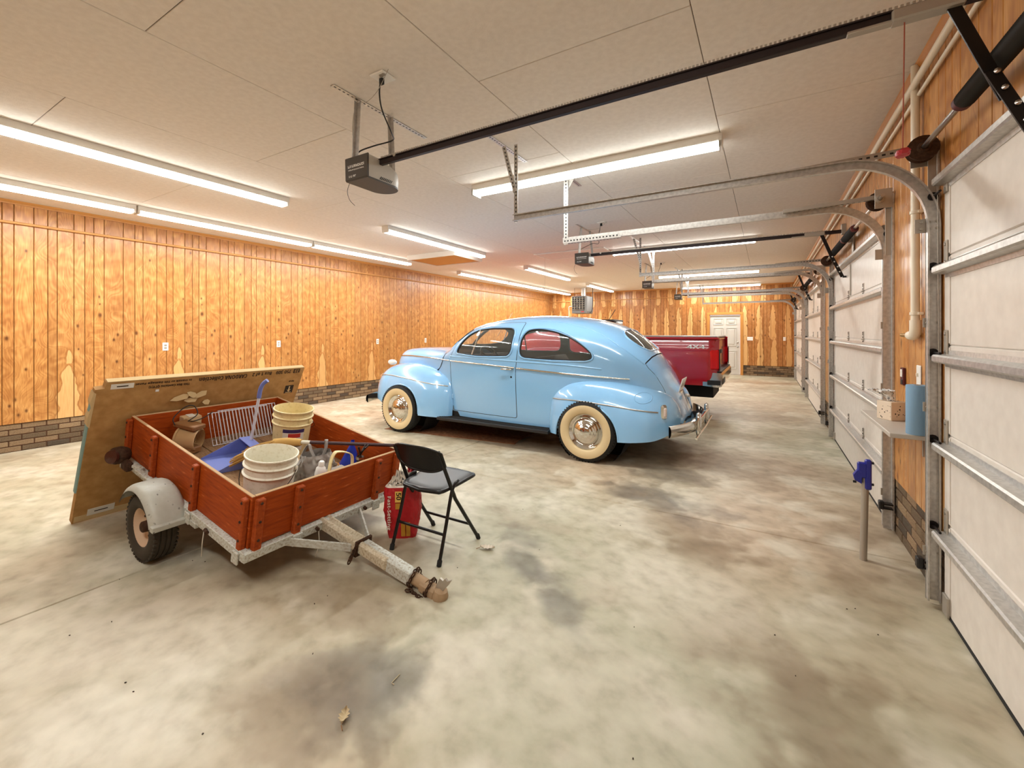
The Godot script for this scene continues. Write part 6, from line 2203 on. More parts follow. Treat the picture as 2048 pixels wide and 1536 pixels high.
	for k in 7:
		mb.tube(smooth_path([Vector3(-0.04 + 0.012 * k, 0.0, 0.02 * sin(k)), Vector3(-0.02 + 0.01 * k, 0.16, 0.03 * cos(k * 2.0)), Vector3(0.0, 0.27, 0.02), Vector3(0.02 * cos(k * 1.3), 0.33 + 0.015 * sin(k * 2.2), 0.05 * sin(k * 1.3))], 4), 0.006, 6)
	part(cb2, "cable", mb, M.black).set_meta("kind", "stuff")
	mb = MB.new()
	mb.lathe([Vector2(0.028, 0.0), Vector2(0.03, 0.01), Vector2(0.028, 0.02)], 12, Vector3(0, 0.24, 0.02))
	part(cb2, "cable_tie", mb, M.steel)
	var bl := in_bed("blue_funnel", "bright blue plastic funnel against the far side board", "funnel", Vector3(-0.40, 0.115, -1.0), Basis(Vector3.RIGHT, 0.0).scaled(Vector3(1.5, 1.3, 1.5)))
	M.bright_blue = mat(rgb8(26, 56, 176), 0.4)
	mb = MB.new()
	mb.lathe([Vector2(0.052, -0.03), Vector2(0.054, -0.022), Vector2(0.03, 0.05), Vector2(0.012, 0.10), Vector2(0.009, 0.13)], 24)
	part(bl, "cone", mb, M.bright_blue)
	mb = MB.new()
	mb.lathe([Vector2(0.052, -0.032), Vector2(0.058, -0.03), Vector2(0.058, -0.024), Vector2(0.052, -0.022)], 24)
	part(bl, "rim", mb, M.bright_blue)
# ---------------------------------------------------------------- things on the floor, walls and ceiling
func build_misc() -> void:
	build_cardboard()
	build_chair()
	build_bag()
	build_pier_things()
	build_wall_fittings()
	build_floor_bits()

func build_cardboard() -> void:
	M.card = mat(rgb8(192, 146, 86), 0.85, 0.0, {"uv1_triplanar": true, "uv1_scale": Vector3(2, 2, 2)})
	M.card.albedo_texture = noise_tex(81, 0.02, [[0.0, Color(0.86, 0.83, 0.78)], [1.0, Color(1, 1, 1)]], 256, 5)
	M.card_pale = mat(rgb8(206, 178, 130), 0.9)
	M.teal_foam = mat(rgb8(134, 164, 160), 0.9)
	M.ink = mat(rgb8(48, 34, 20), 0.85)
	var up := Vector3(0.47, 1, 0).normalized()
	var rt := Vector3(0, 0, -1)
	var t := thing("cardboard_box", "large flat brown cardboard carton leaning on the trailer's rear", "cardboard")
	t.transform = Transform3D(Basis(rt, up, rt.cross(up)), Vector3(-4.50, 0.006, -1.11))
	var mb := MB.new()
	mb.extrude(PackedVector2Array([Vector2(0, 0), Vector2(1.555, 0), Vector2(1.565, 0.62), Vector2(1.545, 0.65), Vector2(1.56, 1.20), Vector2(0.055, 1.20), Vector2(0.05, 1.155), Vector2(0.0, 1.15)]), Vector3(0, 0, -0.05), Basis.IDENTITY, 0.05)
	part(t, "carton_panel", mb, M.card)
	mb = MB.new()
	mb.box(Vector3(0.0, 0.66, -0.028), Vector3(0.02, 0.78, 0.04), 0.006)
	part(t, "foam_edge", mb, M.teal_foam)
	mb = MB.new()
	mb.extrude(PackedVector2Array([Vector2(-0.012, 0.86), Vector2(0.004, 0.84), Vector2(0.008, 1.12), Vector2(-0.006, 1.13), Vector2(-0.015, 1.05), Vector2(-0.005, 1.0), Vector2(-0.016, 0.93)]), Vector3(0, 0, -0.052), Basis.IDENTITY, 0.054)
	part(t, "torn_edge", mb, M.card_pale)
	mb = MB.new()
	mb.box(Vector3(0.78, 0.03, 0.001), Vector3(1.54, 0.055, 0.002))
	part(t, "edge_tape", mb, M.card_pale)
	mb = MB.new()
	mb.box(Vector3(0.81, 1.204, -0.025), Vector3(1.50, 0.006, 0.05), 0.001)
	part(t, "edge_tape", mb, M.card_pale)
	for q in [[0.10, 1.165, 0.13, 0.04], [0.10, 0.07, 0.16, 0.06]]:
		mb = MB.new()
		mb.box(Vector3(q[0] + q[2] / 2 - 0.02, q[1], 0.0015), Vector3(q[2], q[3], 0.002))
		var lb := part(t, "shipping_label", mb, M.label_white)
		mb = MB.new()
		mb.box(Vector3(q[0] + q[2] / 2 - 0.02, q[1], 0.003), Vector3(q[2] * 0.5, 0.008, 0.001))
		part(lb, "print", mb, M.ink)
	# upside-down printing along the top edge
	for s in [["750 309", 0.150, 0.036, 1.352, 1.172], ["Box 1 of 2", 0.175, 0.036, 1.147, 1.170], ["CARDONA Collection", 0.378, 0.040, 0.823, 1.164], ["This Box Contains QTY(1)", 0.268, 0.026, 0.437, 1.135], ["in transit or Tilt Damage Panel", 0.36, 0.024, 0.40, 1.170], ["TOP UP", 0.055, 0.018, 1.46, 1.062]]:
		var tm := fit_text(t, s[0], s[1], s[2], M.ink)
		tm.position = Vector3(s[3], s[4], 0.0012)
		tm.rotation = Vector3(0, 0, PI)
	mb = MB.new()
	mb.box(Vector3(1.484, 1.172, 0.001), Vector3(0.064, 0.044, 0.002))
	var sq := part(t, "code_square", mb, M.ink)
	var tm2 := fit_text(sq, "23", 0.045, 0.032, M.card)
	tm2.position = Vector3(1.484, 1.172, 0.0024)
	tm2.rotation = Vector3(0, 0, PI)
	mb = MB.new()
	mb.box(Vector3(1.455, 0.97, 0.001), Vector3(0.085, 0.085, 0.002))
	sq = part(t, "arrow_mark", mb, M.ink)
	mb = MB.new()
	mb.extrude(PackedVector2Array([Vector2(-0.006, 0.03), Vector2(0.006, 0.03), Vector2(0.006, -0.012), Vector2(0.022, -0.004), Vector2(0.0, -0.032), Vector2(-0.022, -0.004), Vector2(-0.006, -0.012)]), Vector3(1.455, 0.974, 0.0022), Basis.IDENTITY, 0.001)
	mb.box(Vector3(1.455, 0.936, 0.0027), Vector3(0.056, 0.007, 0.001))
	part(sq, "arrow", mb, M.card_pale)
	# torn flap of paper
	var tears := [[Vector2(0.52, 1.02), 0.14, 0.3], [Vector2(0.60, 1.04), 0.09, -0.5], [Vector2(0.66, 1.03), 0.11, 0.5], [Vector2(0.60, 0.99), 0.10, 0.1], [Vector2(0.72, 0.95), 0.06, 0.0]]
	for q in tears:
		mb = MB.new()
		var c: Vector2 = q[0]
		var l: float = q[1]
		mb.extrude(PackedVector2Array([Vector2(-l / 2, 0), Vector2(-l * 0.2, -0.02), Vector2(l * 0.3, -0.026), Vector2(l / 2, 0.004), Vector2(l * 0.2, 0.02), Vector2(-l * 0.25, 0.016)]), Vector3(c.x, c.y, 0.012), Basis(Vector3.BACK, q[2]) * Basis(Vector3.RIGHT, -0.4), 0.002)
		part(t, "torn_flap", mb, M.card_pale)
	mb = MB.new()
	mb.box(Vector3(0.36, 1.10, 0.003), Vector3(0.022, 0.018, 0.004), 0.001)
	part(t, "paper_scrap", mb, M.white_plastic)

func build_chair() -> void:
	M.chair_black = mat(rgb8(26, 24, 23), 0.32, 0.3)
	M.chair_pad = mat(rgb8(44, 44, 46), 0.38)
	var t := thing("folding_chair", "black metal folding chair standing beside the trailer tongue", "chair", Vector3(-1.945, 0, -2.27))
	var mb := MB.new()
	# front legs run up into the back frame (chair faces -z)
	var hw := 0.195
	for s in [-1.0, 1.0]:
		mb = MB.new()
		mb.tube([Vector3(s * (hw + 0.01), 0.012, -0.215), Vector3(s * hw, 0.36, 0.03), Vector3(s * (hw - 0.012), 0.70, 0.185)], 0.0125, 10)
		var f := part(t, "front_leg", mb, M.chair_black)
		mb = MB.new()
		mb.lathe([Vector2(0, -0.012), Vector2(0.015, -0.012), Vector2(0.016, 0.02), Vector2(0.0125, 0.026)], 12, Vector3(s * (hw + 0.01), 0.012, -0.215), Vector3(0, 1, 0.5))
		part(f, "foot_cap", mb, M.rubber)
		mb = MB.new()
		mb.tube(smooth_path([Vector3(s * (hw + 0.008), 0.012, 0.20), Vector3(s * (hw + 0.004), 0.22, 0.13), Vector3(s * (hw + 0.002), 0.40, 0.075), Vector3(s * (hw - 0.002), 0.455, 0.035), Vector3(s * (hw - 0.01), 0.465, -0.01)], 5), 0.0115, 10)
		f = part(t, "rear_leg", mb, M.chair_black)
		mb = MB.new()
		mb.lathe([Vector2(0, -0.012), Vector2(0.015, -0.012), Vector2(0.016, 0.02), Vector2(0.0125, 0.026)], 12, Vector3(s * (hw + 0.008), 0.012, 0.20), Vector3(0, 1, -0.3))
		part(f, "foot_cap", mb, M.rubber)
	for q in [[Vector3(-hw, 0.17, 0.145), Vector3(hw, 0.17, 0.145)], [Vector3(-hw, 0.135, -0.128), Vector3(hw, 0.135, -0.128)]]:
		mb = MB.new()
		mb.tube(q, 0.009, 8)
		part(t, "cross_bar", mb, M.chair_black)
	# back panel: rounded, slightly dished
	mb = MB.new()
	var fb := func(u: float, v: float) -> Vector3:
		var e := 1.0 - pow(absf(u), 3.2)
		var y := lerpf(0.545 - 0.035 * e + 0.035, 0.70 + 0.035 * e, v)
		y = lerpf(0.60 - 0.055 * e, 0.69 + 0.035 * e, v)
		return Vector3(u * 0.205, y, 0.14 + (y - 0.6) * 0.45 + 0.03 * (1.0 - u * u))
	mb.grid(fb, lin(-1.0, 1.0, 24), lin(0.0, 1.0, 10), 1.0)
	mb.grid(func(u: float, v: float) -> Vector3: return fb.call(u, v) - Vector3(0, 0, 0.006), lin(-1.0, 1.0, 24), lin(0.0, 1.0, 10), -1.0)
	var bp := part(t, "backrest", mb, M.chair_black)
	mb = MB.new()
	var rim := []
	for k in 24:
		rim.append(fb.call(-1.0 + 2.0 * k / 23.0, 1.0))
	for k in 24:
		rim.append(fb.call(1.0 - 2.0 * k / 23.0, 0.0))
	mb.tube(rim, 0.0075, 6, true)
	part(bp, "rolled_edge", mb, M.chair_black)
	# seat: padded pan
	mb = MB.new()
	var fs := func(u: float, v: float) -> Vector3:
		var w := 0.188 * (1.0 - 0.10 * pow(v, 3.0))
		var rx := pow(maxf(0.0, 1.0 - pow(absf(v * 2.0 - 1.0), 8.0)), 0.2)
		return Vector3(u * w * rx, 0.462 - 0.012 * pow(absf(u), 6.0) - 0.012 * pow(absf(v * 2.0 - 1.0), 6.0) - 0.005 * (1.0 - u * u) - 0.02 * v + 0.01, lerpf(-0.235, 0.155, v))
	mb.grid(fs, lin(-1.0, 1.0, 20), lin(0.0, 1.0, 24), -1.0)
	part(t, "seat_pad", mb, M.chair_pad)
	mb = MB.new()
	var ring := []
	for k in 24:
		ring.append(fs.call(-1.0, k / 23.0) - Vector3(0, 0.008, 0))
	for k in 24:
		ring.append(fs.call(1.0, 1.0 - k / 23.0) - Vector3(0, 0.008, 0))
	mb.tube(ring, 0.012, 8, true)
	mb.box(Vector3(0, 0.435, -0.04), Vector3(0.34, 0.012, 0.34), 0.004)
	part(t, "seat_frame", mb, M.chair_black)

func build_bag() -> void:
	M.bag_red = mat(rgb8(186, 26, 34), 0.5)
	M.bag_white = mat(rgb8(226, 216, 200), 0.6)
	M.bag_yellow = mat(rgb8(238, 196, 96), 0.6)
	var t := thing("concrete_mix_bag", "red and white bag of fast-setting concrete mix behind the folding chair", "bag")
	t.transform = Transform3D(Basis(Vector3.UP, 0.62), Vector3(-2.235, 0, -2.26))
	var wn := noise(91, 5.0, 3)
	var f := func(u: float, v: float) -> Vector3:
		var a := u
		var taper := 1.0 - 0.30 * pow(1.0 - v, 2.0) - 0.12 * pow(v, 5.0)
		var ex := 0.55
		var cx := signf(cos(a)) * pow(absf(cos(a)), ex)
		var cz := signf(sin(a)) * pow(absf(sin(a)), ex)
		var wob := 1.0 + 0.10 * wn.get_noise_3d(cos(a) * 0.4, v, sin(a) * 0.4)
		return Vector3(cx * 0.135 * taper * wob, v * 0.36, cz * 0.075 * taper * wob)
	var mb := MB.new()
	mb.grid(f, lin(-0.35, PI + 0.05, 36), lin(0.0, 1.0, 20), -1.0)
	var body := part(t, "red_face", mb, M.bag_red)
	mb = MB.new()
	mb.grid(f, lin(PI + 0.05, TAU - 0.35, 28), lin(0.0, 1.0, 20), -1.0)
	part(t, "white_side", mb, M.bag_white)
	mb = MB.new()
	var top := func(u: float, v: float) -> Vector3:
		var p: Vector3 = f.call(u, 1.0)
		var k := 1.0 - v * 0.75
		return Vector3(p.x * k, 0.36 + 0.075 * v + 0.04 * wn.get_noise_3d(cos(u) * 1.2, v * 2.0, sin(u) * 1.2) * v * 3.0, p.z * k)
	mb.grid(top, lin(0.0, TAU, 36), lin(0.0, 1.0, 8), -1.0)
	part(t, "crumpled_top", mb, M.bag_white)
	mb = MB.new()
	mb.grid(func(u: float, v: float) -> Vector3: return Vector3(0.03 + u * 0.06, 0.37 + v * 0.13, -0.01 + 0.03 * wn.get_noise_2d(u * 2.0, v * 2.0)), lin(0.0, 1.0, 8), lin(0.0, 1.0, 8), 1.0)
	part(t, "flap", mb, M.bag_red)
	# print on the front
	for s in [["Fast-Setting", 0.235, -0.083, 0.19, M.bag_white, 0.032], ["50", 0.05, -0.018, 0.305, M.ink, 0.034]]:
		if s[0] == "50":
			mb = MB.new()
			mb.box(Vector3(-0.02, 0.30, 0.0755), Vector3(0.045, 0.075, 0.004))
			part(body, "weight_panel", mb, M.bag_yellow)
			mb = MB.new()
			mb.box(Vector3(-0.02, 0.235, 0.077), Vector3(0.04, 0.04, 0.004))
			part(body, "yellow_panel", mb, M.gold_ink)
		var tm := fit_text(body, s[0], s[1], s[5], s[4])
		tm.rotation = Vector3(0, 0, -PI / 2)
		tm.position = Vector3(s[2], s[3], 0.0785 if s[0] == "50" else 0.076)
	for k in 2:
		mb = MB.new()
		mb.box(Vector3(0.012 + k * 0.034, 0.07, 0.068), Vector3(0.028, 0.10, 0.006), 0.0, Basis(Vector3.RIGHT, 0.12))
		part(body, "instruction_panel", mb, M.gold_ink)

func build_pier_things() -> void:
	M.shelf_grey = mat(rgb8(186, 176, 164), 0.45)
	M.towel_blue = mat(rgb8(128, 162, 190), 0.9)
	M.tissue_box = mat(rgb8(226, 206, 182), 0.6)
	M.grip_blue = mat(rgb8(36, 44, 150), 0.35)
	var t := thing("wall_shelf", "grey laminate shelf on the pier between two garage doors", "shelf", Vector3(0.70, 0.865, -3.62))
	var mb := MB.new()
	mb.box(Vector3(0, 0, 0), Vector3(0.19, 0.026, 0.86), 0.003)
	part(t, "board", mb, M.shelf_grey)
	for z in [-0.28, 0.24]:
		mb = MB.new()
		mb.bar(Vector3(0.09, -0.015, z), Vector3(-0.07, -0.015, z), 0.02, 0.005)
		mb.bar(Vector3(0.09, -0.015, z), Vector3(0.09, -0.14, z), 0.02, 0.005)
		part(t, "bracket", mb, M.galv_dull)
	var y := 0.878
	var tb := thing("tissue_box", "beige tissue box with dark specks on the grey shelf", "tissue box", Vector3(0.715, y, -3.70))
	tb.rotation.y = 0.53
	mb = MB.new()
	mb.box(Vector3(0, 0.06, 0), Vector3(0.112, 0.12, 0.112), 0.003)
	part(tb, "carton", mb, M.tissue_box)
	var r := RandomNumberGenerator.new()
	r.seed = 3
	mb = MB.new()
	for k in 26:
		if k % 2 == 0:
			mb.lathe([Vector2(r.randf_range(0.002, 0.005), 0.0), Vector2(0, 0.0006)], 6, Vector3(r.randf_range(-0.05, 0.05), r.randf_range(0.01, 0.10), 0.0561), Vector3.BACK)
		else:
			mb.lathe([Vector2(r.randf_range(0.002, 0.005), 0.0), Vector2(0, 0.0006)], 6, Vector3(-0.0561, r.randf_range(0.01, 0.10), r.randf_range(-0.05, 0.05)), Vector3.LEFT)
	part(tb, "speckle_print", mb, M.ink).set_meta("kind", "stuff")
	mb = MB.new()
	var wn := noise(95, 8.0, 3)
	mb.grid(func(u: float, v: float) -> Vector3:
		var a := u * TAU
		var k := 0.02 + 0.055 * v
		return Vector3(cos(a) * k * 0.8 - 0.03 * v, 0.12 + 0.065 * sin(v * PI * 0.62) + 0.02 * wn.get_noise_2d(cos(a) * 1.5 + v, sin(a) * 1.5), sin(a) * k * 1.1 - 0.05 * v), lin(0.0, 1.0, 28), lin(0.0, 1.0, 10), -1.0)
	part(tb, "tissue", mb, M.tissue)
	var pt := thing("paper_towel_roll", "blue paper shop-towel roll standing on the grey shelf", "paper towel", Vector3(0.735, y, -3.235))
	mb = MB.new()
	mb.lathe([Vector2(0.018, 0), Vector2(0.050, 0), Vector2(0.052, 0.004), Vector2(0.052, 0.271), Vector2(0.050, 0.275), Vector2(0.018, 0.275)], 36)
	part(pt, "paper", mb, M.towel_blue)
	mb = MB.new()
	mb.lathe([Vector2(0.018, 0.276), Vector2(0.016, 0.276), Vector2(0.016, 0.0)], 24)
	part(pt, "core", mb, M.carton)
	# opener button and switch plate
	var ob := thing("opener_button", "dark brown wall button with a white key above the shelf", "switch", Vector3(0.797, 1.155, -3.80))
	mb = MB.new()
	mb.box(Vector3(-0.008, 0, 0), Vector3(0.016, 0.115, 0.065), 0.003)
	part(ob, "case", mb, M.spring_red)
	mb = MB.new()
	mb.box(Vector3(-0.018, 0.022, 0.008), Vector3(0.006, 0.05, 0.036), 0.002)
	part(ob, "key", mb, M.white_plastic)
	mb = MB.new()
	mb.box(Vector3(-0.017, -0.035, 0.008), Vector3(0.005, 0.03, 0.036), 0.002)
	part(ob, "lower_key", mb, M.black)
	wall_plate(Vector3(0.797, 1.19, -3.47), Vector3.LEFT, "white wall plate above the blue paper roll", 1)
	# water pipe
	var pp := thing("water_pipe", "cream plastic pipe down the pier ending in an elbow and brass tap", "pipe", Vector3(0.765, 1.43, -3.42))
	mb = MB.new()
	mb.tube([Vector3(0, 1.60, 0), Vector3(0, 0.06, 0)], 0.021, 14)
	part(pp, "riser", mb, M.pvc)
	mb = MB.new()
	mb.tube(smooth_path([Vector3(0, 0.09, 0), Vector3(0, 0.03, 0), Vector3(0, 0.0, -0.03), Vector3(0, 0.0, -0.10)], 5), 0.027, 14)
	part(pp, "elbow", mb, M.pvc)
	mb = MB.new()
	mb.tube([Vector3(0, 0, -0.10), Vector3(0, 0, -0.145)], 0.018, 10)
	mb.tube([Vector3(0, 0, -0.145), Vector3(0, 0, -0.29)], 0.012, 8)
	part(pp, "brass_tap", mb, M.brass)
	for yy in [0.12, 0.72]:
		mb = MB.new()
		mb.lathe([Vector2(0.022, 0), Vector2(0.026, 0.002), Vector2(0.026, 0.018), Vector2(0.022, 0.02)], 14, Vector3(0, yy, 0))
		mb.box(Vector3(0.018, yy + 0.01, 0), Vector3(0.026, 0.016, 0.07), 0.002)
		part(pp, "pipe_clip", mb, M.pvc)
	# ceiling-corner conduits on the door wall
	var cd := thing("conduit", "pair of white conduits along the ceiling corner over the garage doors", "pipe", Vector3(0.75, 2.90, -6.5))
	for q in [[0.0, 0.0, 0.019], [0.028, -0.05, 0.011]]:
		mb = MB.new()
		mb.tube([Vector3(q[0], q[1], 9.0), Vector3(q[0], q[1], -9.6)], q[2], 10)
		part(cd, "pipe_run", mb, M.pvc)
	# standing pole
	var po := thing("pole", "short galvanized pole with a blue clamp head standing on the floor", "pole", Vector3(0.535, 0, -3.50))
	mb = MB.new()
	mb.tube([Vector3(0, 0, 0), Vector3(0.012, 0.60, 0)], 0.0195, 16)
	part(po, "tube_shaft", mb, M.galv_dull)
	mb = MB.new()
	mb.box(Vector3(0.022, 0.55, 0.012), Vector3(0.034, 0.19, 0.036), 0.008)
	mb.box(Vector3(-0.008, 0.575, 0.014), Vector3(0.05, 0.10, 0.03), 0.008)
	var gb := part(po, "clamp_head", mb, M.grip_blue)
	mb = MB.new()
	mb.extrude(PackedVector2Array([Vector2(0, 0), Vector2(-0.035, 0.02), Vector2(-0.042, 0.05), Vector2(-0.02, 0.085), Vector2(0, 0.07)]), Vector3(-0.012, 0.49, 0.0), Basis.IDENTITY, 0.03)
	part(gb, "trigger", mb, M.grip_blue)
	for q in [Vector3(0.042, 0.625, 0.014), Vector3(0.042, 0.49, 0.014), Vector3(-0.045, 0.495, 0.014)]:
		mb = MB.new()
		mb.lathe([Vector2(0.008, -0.008), Vector2(0.008, 0.008), Vector2(0, 0.01)], 8, q, Vector3.RIGHT)
		part(gb, "knob", mb, M.black)
	# photo-eye safety sensors low on the tracks
	var k := 0
	for q in [[-3.14, "beside the brick foot of the shelf pier"], [-4.05, "below the far end of the grey shelf"], [-7.30, "behind the blue sedan's tail"], [-8.20, "facing the red pickup's bumper"], [-11.45, "on the third door's far jamb"]]:
		var se := thing("door_sensor", "small black door safety sensor " + q[1], "sensor", Vector3(0.72, 0.20, q[0]), "door safety sensors")
		mb = MB.new()
		mb.box(Vector3(0.0, 0, 0), Vector3(0.03, 0.06, 0.045), 0.006)
		part(se, "eye", mb, M.black)
		mb = MB.new()
		mb.box(Vector3(0.035, 0.012, 0), Vector3(0.06, 0.01, 0.05), 0.002)
		mb.box(Vector3(0.035, -0.02, 0), Vector3(0.06, 0.008, 0.05), 0.002)
		part(se, "bracket", mb, M.black_metal)
		k += 1

func wall_plate(at: Vector3, normal: Vector3, label: String, kind: int, w := 0.075) -> void:
	var t := thing("wall_plate", label, "outlet" if kind == 0 else "switch", at, "white wall plates")
	t.rotation.y = atan2(normal.x, normal.z)
	var mb := MB.new()
	mb.box(Vector3(0, 0, 0.004), Vector3(w, 0.12, 0.008), 0.003)
	part(t, "plate", mb, M.white_plastic)
	if kind == 0:
		for y in [-0.02, 0.02]:
			mb = MB.new()
			mb.box(Vector3(0, y, 0.009), Vector3(0.033, 0.027, 0.004), 0.002)
			part(t, "socket", mb, M.galv_dull)
	else:
		for x in ([0.0] if w < 0.1 else [-0.046, 0.0, 0.046]):
			mb = MB.new()
			mb.box(Vector3(x, 0.003, 0.012), Vector3(0.01, 0.022, 0.012), 0.002)
			part(t, "toggle", mb, M.pvc)

func build_wall_fittings() -> void:
	var px := XL + 0.012
	wall_plate(Vector3(px, 1.23, -2.96), Vector3.RIGHT, "white outlet on the panelled wall above the leaning cardboard", 0)
	wall_plate(Vector3(px, 1.23, -4.72), Vector3.RIGHT, "white outlet on the panelled wall, second from the leaning cardboard", 0)
	wall_plate(Vector3(px, 1.23, -7.1), Vector3.RIGHT, "white outlet on the panelled wall before the sedan's front fender", 0)
	wall_plate(Vector3(px, 1.23, -8.75), Vector3.RIGHT, "white outlet on the panelled wall above the sedan's hood", 0)
	wall_plate(Vector3(-0.45, 1.23, ZF + 0.012), Vector3.BACK, "wide white triple switch plate beside the service door", 1, 0.17)
	wall_plate(Vector3(0.52, 1.23, ZF + 0.012), Vector3.BACK, "small white switch plate between service door and garage door", 1)
	# air line / wood-cased rail along the walls
	var t := thing("conduit", "wood-coloured pipe running along the panelled wall under the lights", "pipe", Vector3(XL + 0.035, 2.77, -6.5))
	var mb := MB.new()
	mb.tube([Vector3(0, 0, 9.85), Vector3(0, 0, -9.85)], 0.016, 10)
	part(t, "pipe_run", mb, M.pipe_tan)
	for k in 10:
		mb = MB.new()
		mb.box(Vector3(-0.009, 0, 8.0 - k * 1.9), Vector3(0.026, 0.05, 0.02), 0.004)
		part(t, "clip", mb, M.pipe_tan)
	t = thing("conduit", "wood-coloured pipe running along the far wall above the service door", "pipe", Vector3(-3.5, 2.70, ZF + 0.035))
	mb = MB.new()
	mb.tube([Vector3(-4.3, 0, 0), Vector3(4.2, 0, 0)], 0.016, 10)
	part(t, "pipe_run", mb, M.pipe_tan)
	for k in 5:
		mb = MB.new()
		mb.box(Vector3(-3.8 + k * 1.9, 0, -0.01), Vector3(0.02, 0.05, 0.03), 0.004)
		part(t, "clip", mb, M.pipe_tan)
	# boxed-out hatch with plywood lid
	t = thing("ceiling_hatch", "white boxed-out ceiling hatch with a plywood panel", "hatch", Vector3(-5.80, CH, -7.08))
	mb = MB.new()
	for q in [[Vector3(-0.62, -0.10, -0.47), Vector3(-0.59, -0.001, 0.47)], [Vector3(0.59, -0.10, -0.47), Vector3(0.62, -0.001, 0.47)], [Vector3(-0.59, -0.10, -0.47), Vector3(0.59, -0.001, -0.44)], [Vector3(-0.59, -0.10, 0.44), Vector3(0.59, -0.001, 0.47)]]:
		mb.bb(q[0], q[1], 0.002)
	part(t, "frame", mb, M.white_paint)
	mb = MB.new()
	mb.box(Vector3(0, -0.085, 0), Vector3(1.17, 0.012, 0.87), 0.002)
	part(t, "plywood_lid", mb, M.wood_trim)
	# pull-down stair hatch with cord
	t = thing("attic_hatch", "flush attic stair hatch with a hanging pull cord", "hatch", Vector3(-3.34, CH, -8.15))
	mb = MB.new()
	for q in [[Vector3(-0.74, -0.02, -0.36), Vector3(-0.69, 0.0, 0.36)], [Vector3(0.69, -0.02, -0.36), Vector3(0.74, 0.0, 0.36)], [Vector3(-0.69, -0.02, -0.36), Vector3(0.69, 0.0, -0.31)], [Vector3(-0.69, -0.02, 0.31), Vector3(0.69, 0.0, 0.36)]]:
		mb.bb(q[0], q[1] - Vector3(0, 0.001, 0), 0.002)
	part(t, "trim", mb, M.white_paint)
	mb = MB.new()
	mb.box(Vector3(0, -0.008, 0), Vector3(1.38, 0.012, 0.62), 0.002)
	part(t, "panel", mb, M.ceiling)
	mb = MB.new()
	mb.tube([Vector3(-0.68, -0.01, -0.05), Vector3(-0.68, -0.72, -0.05)], 0.003, 5)
	part(t, "pull_cord", mb, M.twine)
	# unit heater in the far corner
	t = thing("unit_heater", "grey ceiling-hung unit heater with louvres and a silver flue", "heater", Vector3(-5.75, 2.11, -14.8))
	mb = MB.new()
	mb.box(Vector3(0, 0.32, 0), Vector3(0.56, 0.62, 0.62), 0.012)
	part(t, "cabinet", mb, M.heater_grey)
	mb = MB.new()
	mb.box(Vector3(0.285, 0.34, 0), Vector3(0.02, 0.54, 0.60), 0.002)
	part(t, "side_panel", mb, M.heater_grey)
	mb = MB.new()
	mb.box(Vector3(-0.02, 0.36, 0.312), Vector3(0.46, 0.46, 0.006))
	part(t, "dark_grille", mb, M.black)
	for k in 6:
		mb = MB.new()
		mb.box(Vector3(-0.02, 0.16 + k * 0.078, 0.325), Vector3(0.46, 0.012, 0.045), 0.002, Basis(Vector3.RIGHT, 0.5))
		part(t, "louvre", mb, M.steel)
	for k in 4:
		mb = MB.new()
		mb.box(Vector3(-0.17 + k * 0.10, 0.36, 0.322), Vector3(0.012, 0.45, 0.02), 0.002)
		part(t, "grille_bar", mb, M.steel)
	mb = MB.new()
	mb.box(Vector3(0.13, 0.07, 0.314), Vector3(0.12, 0.035, 0.004))
	part(t, "badge", mb, M.handle_red)
	mb = MB.new()
	mb.tube([Vector3(0.03, 0.62, -0.05), Vector3(0.03, 0.93, -0.05)], 0.075, 18)
	part(t, "flue", mb, M.galv)
	for x in [-0.22, 0.24]:
		mb = MB.new()
		mb.tube([Vector3(x, 0.62, 0.2), Vector3(x, 0.93, 0.2)], 0.005, 6)
		part(t, "hanger_rod", mb, M.black_metal)
	mb = MB.new()
	mb.tube(smooth_path([Vector3(0.36, 0.93, -0.1), Vector3(0.36, 0.30, -0.1), Vector3(0.33, 0.08, -0.05), Vector3(0.28, 0.05, 0.0)], 5), 0.012, 8)
	part(t, "gas_line", mb, M.black_metal)
	t = thing("gas_pipe", "thin pale pipe bending down the far wall beside the unit heater", "pipe", Vector3(-6.95, 2.5, ZF + 0.03))
	mb = MB.new()
	mb.tube([Vector3(0.9, 0, 0.02), Vector3(0.02, 0, 0.0), Vector3(0, -0.02, 0), Vector3(0, -1.9, 0)], 0.013, 8)
	part(t, "pipe_run", mb, M.pvc)

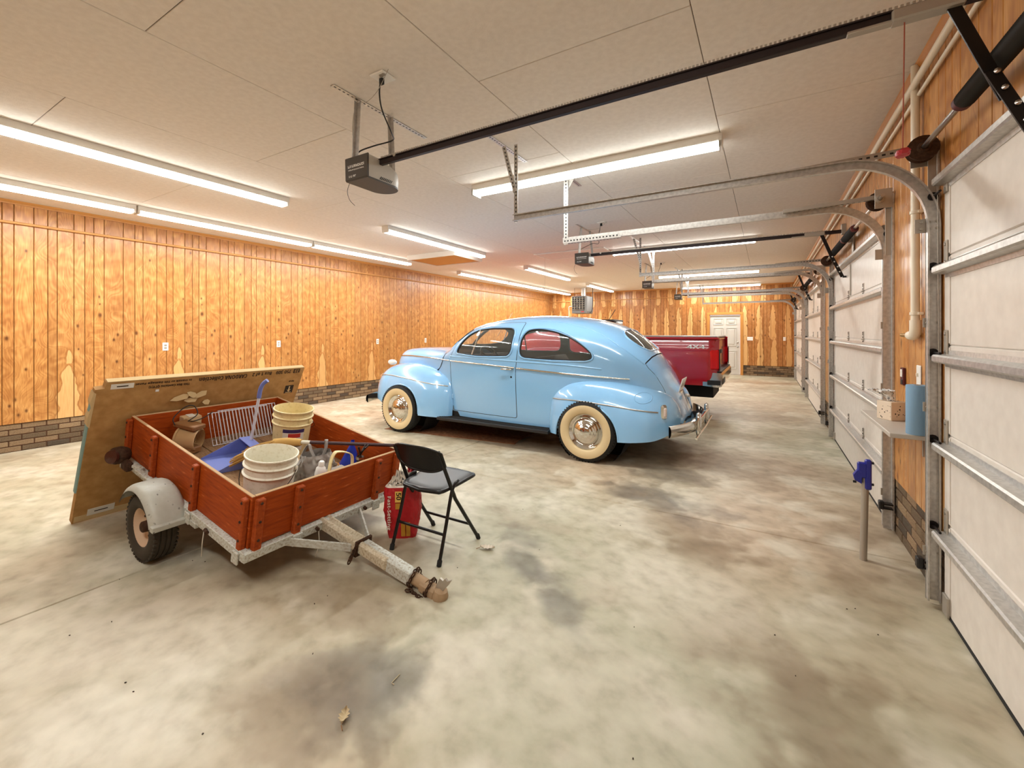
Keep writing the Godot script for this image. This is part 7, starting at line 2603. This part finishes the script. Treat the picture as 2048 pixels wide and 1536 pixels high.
func build_floor_bits() -> void:
	M.leaf = mat(rgb8(196, 176, 140), 0.9)
	M.leaf_pale = mat(rgb8(226, 214, 196), 0.9)
	M.mat_brown = mat(rgb8(176, 120, 80), 0.9, 0.0, {"uv1_triplanar": true, "uv1_scale": Vector3(1.5, 1.5, 4)})
	M.mat_brown.albedo_texture = noise_tex(99, 0.03, [[0.0, Color(0.6, 0.55, 0.5)], [1.0, Color(1, 1, 1)]], 256, 4)
	var t := thing("cardboard_mat", "flat brown cardboard sheet lying under the blue sedan", "mat", Vector3(-3.86, 0, -5.1))
	var mb := MB.new()
	mb.extrude(PackedVector2Array([Vector2(-1.05, 0.52), Vector2(1.07, 0.30), Vector2(1.02, 0.10), Vector2(1.0, -0.6), Vector2(-1.1, -0.6)]), Vector3(0, 0.0005, 0), Basis(Vector3.RIGHT, Vector3.BACK, Vector3.UP), 0.005)
	part(t, "sheet", mb, M.mat_brown)
	mb = MB.new()
	mb.box(Vector3(0.0, 0.006, -0.05), Vector3(1.9, 0.002, 0.012))
	part(t, "fold_line", mb, M.tan_dark)
	# leaves and scraps
	var spots := [[-1.603, -2.399, 0.05, "crumpled pale leaf on the floor near the folding chair's front foot", M.leaf_pale], [-1.362, -1.072, 0.035, "curled tan leaf lying on the dark floor stain", M.leaf], [-1.33, -1.30, 0.03, "thin bent straw lying near the dark floor stain", M.leaf]]
	var k := 0
	for s in spots:
		var l := thing("dry_leaf" if k < 2 else "straw", s[3], "leaf" if k < 2 else "straw", Vector3(s[0], 0.0, s[1]))
		mb = MB.new()
		var w: float = s[2]
		if k < 2:
			mb.grid(func(u: float, v: float) -> Vector3:
				var e := 1.0 - pow(absf(u), 2.0)
				return Vector3(u * w, 0.004 + 0.012 * absf(v) + 0.006 * u * u, v * w * 0.5 * e * (1.0 + 0.3 * sin(u * 14.0))), lin(-1.0, 1.0, 14), lin(-1.0, 1.0, 6), -1.0)
			var lf := part(l, "blade", mb, s[4])
			mb = MB.new()
			mb.tube([Vector3(-w, 0.008, 0), Vector3(-w * 1.5, 0.004, w * 0.25)], 0.0018, 5)
			part(l, "stem", mb, M.tan_dark)
			l.rotation.y = [0.4, 2.2][k]
		else:
			mb.tube([Vector3(-0.004, 0.003, -0.03), Vector3(0, 0.003, 0.02), Vector3(0.015, 0.003, 0.022)], 0.0018, 5)
			part(l, "stalk", mb, s[4])
		k += 1
	var r := RandomNumberGenerator.new()
	r.seed = 12
	mb = MB.new()
	for i in 38:
		var p := Vector3(r.randf_range(-3.4, 0.5), 0.0015, r.randf_range(-3.2, -0.7))
		mb.box(p, Vector3(r.randf_range(0.003, 0.007), 0.003, r.randf_range(0.002, 0.005)), 0.0, Basis(Vector3.UP, r.randf() * TAU))
	var g := part(self, "grit", mb, M.ink)
	g.set_meta("kind", "stuff")
	g.set_meta("label", "dark specks of grit scattered over the concrete floor")
	g.set_meta("category", "grit")
